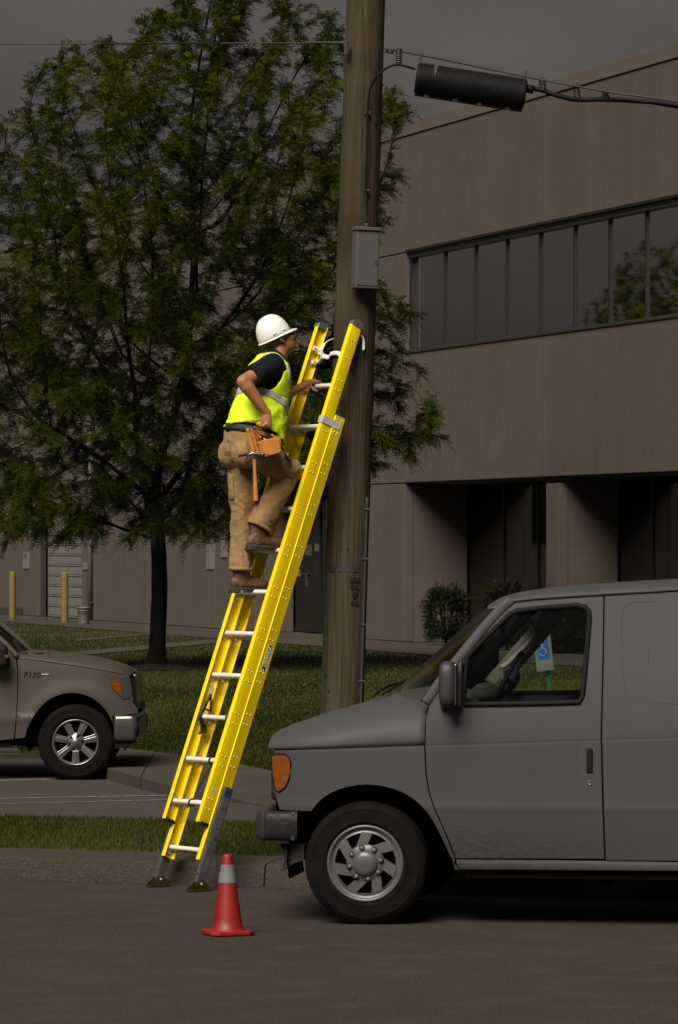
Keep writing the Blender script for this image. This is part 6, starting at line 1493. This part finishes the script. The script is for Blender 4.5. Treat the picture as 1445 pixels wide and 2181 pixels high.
finger(RWR + pd * 0.03 + Vector((-0.02, 0.015, 0)), [Vector((-0.035, 0.0, -0.018)), Vector((-0.060, -0.004, -0.026)), Vector((-0.078, -0.006, -0.022))], 0.0105)
# left hand over the rung
rc_ = lad(-0.085, 0.046, 11 * STEP); rdir = hU; pl0 = LWR; k0 = rc_ + Z * 0.036 - pf * 0.012
b.loft([pl0 - (k0 - pl0).normalized() * 0.01, pl0.lerp(k0, 0.5) + Z * 0.006, k0 + rdir * 0.02], [(0.024, 0.030), (0.024, 0.040), (0.019, 0.043)], ref=tuple(Z), n=14, round_=True)
for k in range(4):
    u_ = -0.012 + 0.0215 * k; c = rc_ + rdir * (u_ + 0.005); ln_ = (0.92, 1.0, 0.98, 0.85)[k]
    root = c + Z * 0.034 - pf * 0.006
    finger(root, [pf * 0.030 * ln_ + Z * 0.0, pf * 0.046 * ln_ - Z * 0.026, pf * 0.034 * ln_ - Z * 0.052, pf * 0.012 - Z * 0.060], 0.0095)
th0 = pl0.lerp(k0, 0.55) + rdir * 0.03 - Z * 0.004
finger(th0, [rdir * 0.014 - Z * 0.022 + pf * 0.014, rdir * 0.030 - Z * 0.042 + pf * 0.026, rdir * 0.052 - Z * 0.048 + pf * 0.030], 0.0105)
body = remesh(b, 0.0048, 3); bo = bfig('body', body, SKIN)
# eyes and brows on the visible face
for s in (-1, 1):
    q = MB(); q.sphere(hd(0.080, s * 0.031, 0.004) - Vector(FBASE), 0.0115, 14, 9); q.build('eye', mat('eye_white', (0.55, 0.5, 0.45), 0.25), man, smooth=True)
    q = MB(); q.loft([hd(0.092, s * 0.012, 0.028) - Vector(FBASE), hd(0.090, s * 0.032, 0.033) - Vector(FBASE), hd(0.080, s * 0.052, 0.028) - Vector(FBASE)], 0.004, n=6); q.build('eyebrow', HAIR, man)
# close cropped hair at nape and temple, stubble not modelled
q = MB(); q.sphere(hd(-0.012, 0, 0.022), (0.094, 0.0785, 0.088), 24, 16, hax); hv = q.v; hm = remesh(q, 0.006, 1)
bmh = bmesh.new(); bmh.from_mesh(hm)
dele = []
for v in bmh.verts:
    d = v.co - HC
    if d.dot(hfd) > 0.018 or d.dot(hup) < -0.045 + max(0, d.dot(hfd)) * 1.2: dele.append(v)
bmesh.ops.delete(bmh, geom=dele, context='VERTS'); bmh.to_mesh(hm); bmh.free(); bfig('hair', hm, HAIR)
# ---- shirt: torso, sleeves, collar
b = MB(); torso(b, 0.004)
axr = (REL - RSH).normalized()
b.loft([RSH - axr * 0.10 - Z * 0.0, RSH - axr * 0.03, RSH.lerp(REL, 0.30), RSH.lerp(REL, 0.66)], [(0.085, 0.085), (0.092, 0.090), (0.085, 0.082), (0.083, 0.081)], n=20, round_=False)
axl = (LEL - LSH).normalized()
b.loft([LSH - axl * 0.08, LSH, LSH.lerp(LEL, 0.4), LSH.lerp(LEL, 0.72)], [(0.08, 0.08), (0.088, 0.086), (0.080, 0.080), (0.076, 0.076)], n=20)
b.loft([W(583, 772, 29.41), W(587, 763, 29.41), W(590, 757, 29.41)], [(0.084, 0.092), (0.074, 0.079), (0.070, 0.074)], ref=tuple(cf), n=20)
b.loft([SP[1] - Z * 0.02, SP[2]], [(0.165, 0.190), (0.158, 0.188)], ref=tuple(pf), n=24)
f1 = fold(9, 0.007, 1, 1, 3); bfig('shirt', remesh(b, 0.008, 4, lambda c, n: f1(c, n)), SHIRT)
for (a0, a1, r0) in ((W(600, 752, 29.40 - 0.055), W(611, 781, 29.36), 0.02),):
    q = MB(); q.loft(ipol([W(578, 746, 29.36), W(592, 752, 29.33), W(606, 768, 29.34), W(612, 788, 29.37)], 5), [(0.022 - 0.0006 * k, 0.005) for k in range(16)], ref=tuple((hup + cf * 0.3)), n=10); c_ = remesh(q, 0.004, 2); bfig('collar', c_, SHIRT)
# ---- trousers
RHP, LHP = W(543, 962, 29.25), W(517, 962, 29.41)
RKN, RAN = W(615, 1006, 29.44), W(553, 1122, 29.34)
LKN, LAN = W(519, 1086, 29.42), W(513, 1212, 29.40)
b = MB()
b.loft([SP[1] + Z * 0.025, SP[0] + Z * 0.03, SP[0] - Z * 0.03, SP[0] - Z * 0.10], [(0.160, 0.182), (0.168, 0.188), (0.172, 0.188), (0.130, 0.165)], ref=tuple(pf), n=28, round_=False, power=2.2)
for s in (-1, 1): b.sphere(SP[0] - pf * 0.075 + pr * (0.085 * s) - Z * 0.045, (0.105, 0.095, 0.115), 18, 12, (pf, pr, Z))
def leg(h, k, a, knee, s, R):
    b.loft(ipol([h, h.lerp(k, 0.5) + (k - h).cross(pr).normalized() * 0.0, k], 8), [(lerp(i, range(0, 17, 4), R[:5]),) * 2 for i in range(17)], n=20, round_=True)
    b.loft(ipol([k, k.lerp(a, 0.5), a], 8), [(lerp(i, range(0, 17, 4), R[5:10]),) * 2 for i in range(17)], n=20, round_=False)
leg(RHP, RKN, RAN, 0, 1, [0.118, 0.118, 0.110, 0.100, 0.090, 0.088, 0.088, 0.084, 0.080, 0.080])
leg(LHP, LKN, LAN, 0, -1, [0.112, 0.110, 0.106, 0.098, 0.090, 0.088, 0.086, 0.080, 0.078, 0.080])
b.sphere(RKN + Vector((0.008, 0, 0.004)), 0.094, 16, 12)
def crease(co, n):
    """soft folds: diagonal drag lines on the thighs, rings behind the knee and above the cuff"""
    o_ = 0.0
    w = noise.noise((co.x * 6, co.y * 6, co.z * 6))
    for (c, axv, amp, wl, spread) in ((RKN - Vector((0.05, 0, 0.0)), Vector((0.75, 0.2, -0.62)), 0.005, 0.034, 0.07), (RAN, Vector((0.65, 0.2, 0.74)), 0.005, 0.045, 0.08), (LAN, Vector((0.35, 0.1, 0.93)), 0.006, 0.050, 0.085), (LKN - pf * 0.06, Vector((0.45, 0.2, 0.86)), 0.003, 0.055, 0.12), (SP[0] - Z * 0.13 + pf * 0.06, Vector((0.5, 0.2, 0.84)), 0.005, 0.040, 0.10)):
        d = co - c; q = math.exp(-(d.length / spread) ** 2); o_ += amp * q * math.sin(2 * math.pi * d.dot(axv) / wl + 9.0 * w)
    a = noise.noise((co.x * 7 + 3, co.y * 7, co.z * 3.6 + co.x * 5)); o_ += 0.010 * (0.5 - 2.2 * abs(a)); a = noise.noise((co.x * 16 + 9, co.y * 16, co.z * 7 + co.x * 9)); o_ += 0.0065 * (0.5 - 2.0 * abs(a))
    # seat seam
    g = (co - SP[0]).dot(pr)
    if (co - SP[0]).dot(pf) < -0.02 and co.z < SP[0].z + 0.04 and co.z > SP[0].z - 0.16: o_ -= 0.012 * math.exp(-(g / 0.012) ** 2)
    return o_
tm = remesh(b, 0.0075, 4, crease); tro = bfig('trousers', tm, KHAKI)
# cuffs, pockets, belt loops
def ringc(c, axv, r0, h, name, m, parent=None):
    q = MB(); axv = axv.normalized(); q.loft([c - axv * h - Vector(FBASE), c - Vector(FBASE), c + axv * h - Vector(FBASE)], [(r0, r0), (r0 + 0.003, r0 + 0.003), (r0 - 0.002, r0 - 0.002)], n=22, cap=False); o = q.build(name, m, man, smooth=True); s_ = o.modifiers.new('t', 'SOLIDIFY'); s_.thickness = 0.004; return o
ringc(RAN, RKN - RAN, 0.083, 0.014, 'trouser_cuff', KHAKI); ringc(LAN, LKN - LAN, 0.083, 0.014, 'trouser_cuff', KHAKI)
def patch(corners, name, m, bulge=0.006, parent=None):
    """flat pocket laid on the cloth: quad of world points, puffed a little"""
    A, B_, C_, D_ = [Vector(c) for c in corners]; nrm_ = (B_ - A).cross(D_ - A).normalized()
    if nrm_.y > 0: nrm_ = -nrm_
    q = MB(); n = 7; vs = []
    for i in range(n):
        for j in range(n):
            u, v = i / (n - 1), j / (n - 1); p = A.lerp(B_, u).lerp(D_.lerp(C_, u), v); e = min(1, 5 * min(u, 1 - u)) * min(1, 5 * min(v, 1 - v)); hit = snap(p + nrm_ * 0.12, -nrm_)
            vs.append((hit if hit is not None else p) + nrm_ * (0.002 + bulge * e) - Vector(FBASE))
    q.add(vs, [(i * n + j, (i + 1) * n + j, (i + 1) * n + j + 1, i * n + j + 1) for i in range(n - 1) for j in range(n - 1)]); o = q.build(name, m, parent or man, smooth=True); s_ = o.modifiers.new('t', 'SOLIDIFY'); s_.thickness = 0.005; s_.offset = 0; return o
from mathutils.bvhtree import BVHTree
def bvh_of(me): return BVHTree.FromPolygons([v.co.copy() for v in me.vertices], [tuple(p.vertices) for p in me.polygons])
TBV = bvh_of(tm)
def snap(p, d):
    h = TBV.ray_cast(p, d, 0.4); return h[0]
patch([W(612, 968, 29.2), W(640, 1000, 29.2), W(621, 1022, 29.2), W(590, 992, 29.2)], 'cargo_pocket', KHAKI, 0.009)
patch([W(597, 975, 29.2), W(614, 963, 29.2), W(617, 971, 29.2), W(600, 983, 29.2)], 'pocket_flap', KHAKI, 0.008)
patch([W(499, 944, 29.1), W(527, 940, 29.1), W(532, 968, 29.1), W(508, 972, 29.1)], 'back_pocket', KHAKI, 0.003)
patch([W(485, 1008, 29.2), W(496, 1008, 29.2), W(499, 1066, 29.2), W(488, 1066, 29.2)], 'cargo_pocket', KHAKI, 0.006)
# ---- belt
q = MB(); cen = SP[1] + Z * 0.022; tl = (SP[2] - SP[0]).normalized()
q.loft([cen - tl * 0.024, cen, cen + tl * 0.024], [(0.170, 0.192), (0.172, 0.194), (0.170, 0.192)], ref=tuple(pf), n=40, cap=False, power=2.2)
q.v = [tuple(Vector(p) - Vector(FBASE)) for p in q.v]; o = q.build('belt', BELT, man, smooth=True); s_ = o.modifiers.new('t', 'SOLIDIFY'); s_.thickness = 0.006
# ---- boots
def boot(an, s, toe_dir, name='boot'):
    o_ = Vector(FBASE); td = Vector(toe_dir).normalized(); sd = Vector((td.y, -td.x, 0)).normalized(); up2 = sd.cross(td)
    if up2.z < 0: up2 = -up2
    base = an - up2 * 0.125                                  # under the ankle, sole level
    b2 = MB()
    b2.loft(ipol([an + up2 * 0.035 - td * 0.005, an - up2 * 0.02, an - up2 * 0.06 + td * 0.005, base + up2 * 0.03 + td * 0.015], 3), [(0.060, 0.052), (0.060, 0.052), (0.060, 0.052), (0.062, 0.050), (0.063, 0.049), (0.065, 0.047), (0.066, 0.046), (0.067, 0.045), (0.07, 0.044), (0.07, 0.043)], ref=tuple(td), n=18, round_=False)
    b2.loft(ipol([base - td * 0.055 + up2 * 0.045, base + up2 * 0.048, base + td * 0.07 + up2 * 0.050, base + td * 0.13 + up2 * 0.042, base + td * 0.185 + up2 * 0.036], 3), [(lerp(k, [0, 3, 6, 9, 12], [0.038, 0.046, 0.048, 0.040, 0.032]), lerp(k, [0, 3, 6, 9, 12], [0.032, 0.040, 0.045, 0.050, 0.040])) for k in range(13)], ref=tuple(up2), n=18, round_=True)
    fd = fold(22, 0.0035, 1, 1, s * 4.0); me = remesh(b2, 0.005, 3, fd); g = bpy.data.objects.new(name, None); col.objects.link(g); g.parent = man
    q2 = link('upper', me, BOOT, g, True); q2.location = -o_
    q3 = MB(); pts = []
    for k in range(28):
        a = 2 * math.pi * k / 28; c_, s_ = math.cos(a), math.sin(a); r_ = 0.050 + 0.006 * c_ - 0.009 * math.cos(2 * a + 0.0) * 0.5
        pts.append((0.058 + 0.150 * math.copysign(abs(c_) ** 0.75, c_), r_ * math.copysign(abs(s_) ** 0.8, s_)))
    q3.prism(pts, 0.022, axes(base - o_ + up2 * -0.004, td, sd, up2)); q3.build('sole', SOLE, g, bevel=0.004)
    q3 = MB(); q3.prism([(x, y) for x, y in [(-0.088, -0.036), (-0.02, -0.040), (-0.02, 0.040), (-0.088, 0.036)]], 0.022, axes(base - o_ + up2 * -0.024, td, sd, up2)); q3.build('heel', SOLE, g, bevel=0.006)
    q3 = MB(); q3.loft([an - o_ + up2 * 0.028, an - o_ + up2 * 0.045], [(0.064, 0.056), (0.062, 0.054)], ref=tuple(td), n=20, cap=False); q3.build('padded_collar', BLK, g, smooth=True).modifiers.new('t', 'SOLIDIFY').thickness = 0.008
    for k in range(4):
        p = an - o_ + td * (0.060 + 0.014 * k) + up2 * (-0.015 - 0.018 * k); q3 = MB(); q3.loft([p - sd * 0.026, p + td * 0.004 + up2 * 0.004, p + sd * 0.026], 0.0028, n=6); q3.build('lace', BLK, g)
boot(W(515, 1218, 29.41), -1, (0.86, 0.48, -0.03)); boot(W(552, 1128, 29.35), 1, (0.87, 0.47, -0.06))
# ---- hi-vis vest
def vest_frame(s):
    """section of the vest at height s (0 hem .. 1 shoulder): centre, forward, right, depth, width"""
    k = s * 6.4; pts = [W(541, 936, 29.33), W(545, 908, 29.34), W(551, 880, 29.36), W(560, 848, 29.38), W(567, 818, 29.39), W(574, 790, 29.40), W(580, 770, 29.41), W(586, 757, 29.41)]
    dep = [0.205, 0.197, 0.186, 0.176, 0.166, 0.150, 0.115, 0.075]; wid = [0.215, 0.210, 0.206, 0.206, 0.212, 0.212, 0.165, 0.095]
    i = min(int(k), 6); f = k - i; c = pts[i].lerp(pts[i + 1], f); ax_ = (pts[min(i + 1, 7)] - pts[max(i - 1, 0)]).normalized(); fw = pf.lerp(cf, min(1, s * 1.6)).normalized(); fw = (fw - ax_ * fw.dot(ax_)).normalized(); rt = fw.cross(ax_)
    if rt.dot(pr) < 0: rt = -rt
    return c, fw, rt, dep[i] + (dep[i + 1] - dep[i]) * f, wid[i] + (wid[i + 1] - wid[i]) * f
def vest_pt(th, s, off=0.0):
    """th: 0 front, pi/2 right side (towards the eye), pi back"""
    c, fw, rt, d, w = vest_frame(s); co, si = math.cos(th), math.sin(th); e = 2 / 2.25
    p = c + fw * ((d + off) * math.copysign(abs(co) ** e, co)) + rt * ((w + off) * math.copysign(abs(si) ** e, si))
    rip = 0.007 * noise.noise((th * 1.6, s * 5, 1.0)) + 0.006 * math.sin(th * 9 + 5 * s) * max(0, 0.5 - s) * 2 + 0.030 * (0.5 - 2 * abs(noise.noise((th * 2.2 + s * 4, s * 3.0 - th, 4.4)))) * max(0, 0.62 - s) + 0.012 * (0.5 - 2 * abs(noise.noise((th * 5 - s * 7, s * 8.0 + th * 2, 9.4)))) * max(0, 0.62 - s)
    return p + (p - c).normalized() * rip - Vector(FBASE)
def hem(th): return 0.045 - 0.06 * math.cos(th) - 0.05 * max(0, math.cos(th)) ** 2 + 0.075 * max(0, math.sin(th - 0.35)) ** 2 
SA = 0.50            # foot of the armhole
vest = bpy.data.objects.new('safety_vest', None); col.objects.link(vest); vest.parent = man
def vgrid(fn, nu, nv, name, m, th=0.004):
    vs = [fn(i / (nu - 1), j / (nv - 1)) for i in range(nu) for j in range(nv)]; q = MB(); q.add(vs, [(i * nv + j, (i + 1) * nv + j, (i + 1) * nv + j + 1, i * nv + j + 1) for i in range(nu - 1) for j in range(nv - 1)])
    o = q.build(name, m, vest, smooth=True); s_ = o.modifiers.new('t', 'SOLIDIFY'); s_.thickness = th; s_.offset = 0; return o
def arm_half(s):     # half angle of the armhole at height s
    f = (s - SA) / (1 - SA); return 0.60 * math.sqrt(max(0, 1 - (1 - min(1, f / 0.55)) ** 2)) + 0.06 * f if f > 0 else 0.0
vgrid(lambda u, v: vest_pt(2 * math.pi * u, hem(2 * math.pi * u) + (SA - hem(2 * math.pi * u)) * v), 97, 30, 'waist_panel', HIVIS)
# front and back panels between the two armholes (the neck is cut to a V in front)
def neck(s): return 0.16 * max(0, (s - 0.60)) / 0.4 + 0.0
CR, CLf = 1.88, -1.50
def frontR(u, v):
    s = SA + (1.02 - SA) * v; a0 = 0.06 + 0.50 * max(0, s - 0.70) / 0.3; a1 = CR - arm_half(s) + 0.30 * max(0, s - 0.8); a1 = max(a1, a0 + 0.22); return vest_pt(a0 + (a1 - a0) * u, min(s, 1.0))
vgrid(lambda u, v: frontR(u, v), 14, 26, 'front_panel', HIVIS)
vgrid(lambda u, v: vest_pt(-(0.10 + 0.75 * max(0, SA + (1 - SA) * v - 0.62) / 0.4) - u * max(0.22, (1.50 - arm_half(SA + (1 - SA) * v)) - (0.10 + 0.75 * max(0, SA + (1 - SA) * v - 0.62) / 0.4)), SA + (1 - SA) * v), 14, 26, 'front_panel', HIVIS)
def back(u, v):
    s = SA + (1.0 - SA) * v; a0 = CR + arm_half(s) - 0.30 * max(0, s - 0.8); a1 = 2 * math.pi - 1.50 - arm_half(s) + 0.30 * max(0, s - 0.8); return vest_pt(a0 + (a1 - a0) * u, s)
vgrid(back, 30, 26, 'back_panel', HIVIS)
# shoulder straps joining front and back over the shirt
for s_ in (1, -1):
    def strap(u, v, s_=s_):
        # from front top to back top over the shoulder
        a = vest_pt(s_ * 0.95, 0.99); b2 = vest_pt(s_ * 2.45, 0.99); a2 = vest_pt(s_ * 0.55, 0.99); b3 = vest_pt(s_ * 2.85, 0.99)
        A = a.lerp(a2, v); B2 = b2.lerp(b3, v); return A.lerp(B2, u) + Z * (0.035 * math.sin(math.pi * u)) + cr_ * (s_ * 0.02 * math.sin(math.pi * u))
    vgrid(strap, 12, 6, 'shoulder_strap', HIVIS)
    def strap2(u, v, s_=s_):
        p = strap(u, 0.30 + 0.42 * v); return p + Z * 0.005
    vgrid(strap2, 12, 4, 'shoulder_stripe', STRIPE, 0.002)
# reflective band round the waist and one up each front edge
s0, s1 = 0.385, 0.475
vgrid(lambda u, v: vest_pt(2 * math.pi * u, s0 + (s1 - s0) * v + hem(2 * math.pi * u) * 0.35, 0.005), 97, 6, 'waist_stripe', STRIPE, 0.002)
for s_ in (1, -1):
    def fst(u, v, s_=s_):
        s = s1 + 0.005 + (0.995 - s1) * v; a0 = 0.06 + 0.50 * max(0, s - 0.70) / 0.3; a1 = max(CR - arm_half(s) + 0.30 * max(0, s - 0.8), a0 + 0.22); m0 = a0 * 0.42 + a1 * 0.58; w_ = min(0.13, (a1 - a0) * 0.30); 
        if s < 0.7: m0 = lerp(s, [0.45, 0.62, 0.7], [0.30, 0.33, m0])
        return vest_pt(s_ * (m0 - w_ + 2 * w_ * u), s, 0.005)
    vgrid(fst, 5, 30, 'front_stripe', STRIPE, 0.002)
# ---- hard hat
hat = bpy.data.objects.new('hard_hat', None); col.objects.link(hat); hat.parent = man
HB = W(585, 713, 29.42); ho = Vector(FBASE)
def hatp(f, r, u): return HB + hfd * f + hrt * r + hup * u - ho
def dome(u, v):
    a = 2 * math.pi * u; ph = math.pi / 2 * v; c, s_ = math.cos(ph), math.sin(ph); r = c ** 0.82
    rx, ry, hz = 0.122, 0.108, 0.150; ridge = 0.006 * math.exp(-((math.sin(a) * r) / 0.24) ** 2) * s_
    return hatp(rx * r * math.cos(a) - 0.004, ry * r * math.sin(a), hz * s_ ** 1.0 + ridge - 0.01)
q = MB(); nu, nv = 56, 20; vs = [dome(i / nu, j / (nv - 1)) for i in range(nu) for j in range(nv)]
q.add(vs, [(i * nv + j, ((i + 1) % nu) * nv + j, ((i + 1) % nu) * nv + j + 1, i * nv + j + 1) for i in range(nu) for j in range(nv - 1)]); q.build('shell', HAT, hat, smooth=True).modifiers.new('t', 'SOLIDIFY').thickness = 0.003
def brim(u, v):
    a = -math.pi + 2 * math.pi * u; ext = 0.009 + 0.040 * max(0, math.cos(a)) ** 2.2; c, s_ = math.cos(a), math.sin(a)
    return hatp((0.122 + ext * v) * c - 0.004, (0.108 + ext * v * 0.9) * s_, -0.010 - (0.010 * v if c < 0.4 else 0.010 * v + 0.012 * v * (c - 0.4)) + 0.03 * 0)
q = MB(); nu, nv = 64, 8; vs = [brim(i / nu, j / (nv - 1)) for i in range(nu) for j in range(nv)]
q.add(vs, [(i * nv + j, ((i + 1) % nu) * nv + j, ((i + 1) % nu) * nv + j + 1, i * nv + j + 1) for i in range(nu) for j in range(nv - 1)]); q.build('brim', HAT, hat, smooth=True).modifiers.new('t', 'SOLIDIFY').thickness = 0.005
for a in (1.15, 1.75):
    for sg in (1, -1):
        c = hatp(0.124 * math.cos(a) - 0.004, sg * 0.110 * math.sin(a), 0.014); q = MB(); q.obox(c, hfd * 0.014, hrt * 0.003, hup * 0.0035); q.build('accessory_slot', HAT, hat, bevel=0.0015)
q = MB(); P = [hatp(0.106 * math.cos(a) - 0.004, 0.092 * math.sin(a), -0.024) for a in [2 * math.pi * k / 40 for k in range(41)]]; q.loft(P, (0.014, 0.003), ref=tuple(hup), n=8, cap=False); q.build('suspension_band', mat('green_grey_band', (0.05, 0.07, 0.015), 0.7), hat, smooth=True)
# ---- safety glasses
gl = bpy.data.objects.new('safety_glasses', None); col.objects.link(gl); gl.parent = man
for s_ in (1, -1):
    def lens(u, v, s_=s_): a = -0.15 + 1.25 * u; return hd(0.052 + 0.060 * math.cos(a), s_ * (0.072 * math.sin(a) + 0.004), 0.022 - 0.040 * v - 0.006 * u) - ho
    vs = [lens(i / 9, j / 4) for i in range(10) for j in range(5)]; q = MB(); q.add(vs, [(i * 5 + j, (i + 1) * 5 + j, (i + 1) * 5 + j + 1, i * 5 + j + 1) for i in range(9) for j in range(4)]); q.build('lens', LENS, gl, smooth=True)
    q = MB(); q.loft([hd(0.074, s_ * 0.073, 0.014) - ho, hd(0.03, s_ * 0.083, 0.010) - ho, hd(-0.02, s_ * 0.084, 0.004) - ho], 0.0024, n=6); q.build('temple_arm', mat('clear_frame', (0.35, 0.30, 0.26), 0.3), gl, smooth=True)
    q = MB(); q.loft([lens(k / 9, 1.0) for k in range(10)], 0.0016, n=6); q.build('lens_edge', MATS['clear_frame'], gl, smooth=True)

# ---- tool pouch on the belt, hammer, cutter
Yp = 29.085; po = W(562, 912, Yp)
pouch = thing('tool_pouch', 'orange leather tool pouch hanging on the climber\'s right hip', 'tool pouch', po)
def PW(px, py, d=0.0): return W(px, py, Yp + d) - po
def slab(pts, d0, d1, name, m, parent, bev=0.004):
    A = [PW(px, py, d0) for px, py in pts]; B2 = [PW(px, py, d1) for px, py in pts]; n = len(A); q = MB(); q.add(A + B2, [tuple(range(n)), tuple(range(2 * n - 1, n - 1, -1))] + [(i, (i + 1) % n, n + (i + 1) % n, n + i) for i in range(n)]); return q.build(name, m, parent, bevel=bev)
slab([(527, 915), (532, 911), (598, 930), (600, 950), (570, 966), (540, 968), (533, 960)], 0.055, 0.062, 'back_plate', LEATH, pouch)
fp = slab([(550, 941), (556, 939), (590, 931), (594, 934), (599, 959), (596, 964), (563, 973), (556, 969)], -0.022, -0.015, 'front_pocket', LEATH, pouch)
slab([(590, 931), (594, 934), (599, 959), (597, 962)], -0.02, 0.058, 'pocket_side', LEATH, pouch, 0.002); slab([(550, 941), (553, 940), (560, 971), (556, 970)], -0.02, 0.058, 'pocket_side', LEATH, pouch, 0.002)
slab([(557, 970), (563, 974), (597, 965), (596, 961)], -0.02, 0.058, 'pocket_floor', LEATH, pouch, 0.002)
slab([(524, 914), (531, 911), (545, 962), (537, 964)], -0.012, -0.002, 'hammer_strap', LEATH, pouch); slab([(533, 913), (538, 912), (554, 964), (547, 966)], -0.004, 0.006, 'hammer_strap', LEATH, pouch)
slab([(540, 917), (545, 915), (556, 928), (551, 931)], -0.016, -0.008, 'tool_loop', LEATH, pouch, 0.002)
slab([(576, 926), (581, 924), (595, 937), (591, 940)], 0.0, 0.008, 'tool_loop', LEATH, pouch, 0.002)
for (px, py) in ((550, 943), (556, 966), (593, 937), (597, 959), (536, 962), (548, 963), (527, 916)):
    q = MB(); q.sphere(PW(px, py, -0.023), (0.0045, 0.003, 0.0045), 8, 6); q.build('copper_rivet', ALUP, pouch, smooth=True)
q = MB(); q.loft([PW(552 + 42 * k / 8, 962.5 + 8 * math.sin(k / 8 * 2.2) - 6.5 * k / 8 + 2, -0.0235) for k in range(9)], 0.0018, n=5); q.build('stitching', mat('dark_stitch', (0.16, 0.05, 0.008), 0.7), pouch)
ct = thing('cutting_tool', 'black and yellow hand tool held in the leather pouch under the hand', 'hand tool', PW(565, 930) + po)
q = MB(); c0 = po - (PW(565, 930) + po)
q.loft(ipol([PW(545, 921, 0.0) + c0, PW(556, 930, 0.01) + c0, PW(572, 938, 0.02) + c0, PW(580, 940, 0.025) + c0], 5), [(0.012 + 0.0006 * k, 0.016) for k in range(16)], n=12, round_=True); q.build('grip', BLK, ct, smooth=True)
for (px, py) in ((553, 930), (565, 936)):
    q = MB(); c = PW(px, py, -0.012) + c0; q.obox(c, (0.011, 0, -0.007), (0, 0.004, 0), (0.003, 0, 0.005)); q.build('yellow_inlay', mat('tool_yellow', (0.62, 0.40, 0.01), 0.5), ct, bevel=0.002)
hm_ = thing('claw_hammer', 'claw hammer hanging head up from the pouch strap with a leather wrapped handle', 'hammer', W(545, 966, Yp - 0.03)); h0 = Vector(hm_.location)
def HW(px, py, d=0.0): return W(px, py, Yp - 0.03 + d) - h0
DST = mat('hammer_steel', (0.20, 0.185, 0.17), 0.25, 0.9)
q = MB(); q.loft(ipol([HW(523, 981), HW(529, 970), HW(537, 966), HW(546, 966.5), HW(556, 968)], 5), [(lerp(k, [0, 8, 12, 20], [0.003, 0.010, 0.013, 0.012]), lerp(k, [0, 8, 20], [0.008, 0.011, 0.012])) for k in range(21)], n=10); q.loft([HW(556, 968), HW(563, 969)], [(0.014, 0.014), (0.014, 0.014)], n=14); q.build('head', DST, hm_, smooth=True)
q = MB(); q.lathe([(0.016, -0.004), (0.016, 0.006)], 14, Matrix.Translation(HW(541, 974)), close=True); q.build('collar_ring', DST, hm_)
q = MB(); q.loft([HW(542, 977), HW(543, 1000), HW(544, 1030), HW(545.5, 1066)], [(0.011, 0.009), (0.012, 0.010), (0.015, 0.011), (0.0175, 0.012)], ref=(1, 0, 0), n=12, power=3); q.build('handle', LEATH, hm_, auto=50)
for py in (1058,):
    q = MB(); q.sphere(HW(546, py, -0.012), 0.004, 8, 6); q.build('rivet', ALUP, hm_, smooth=True)
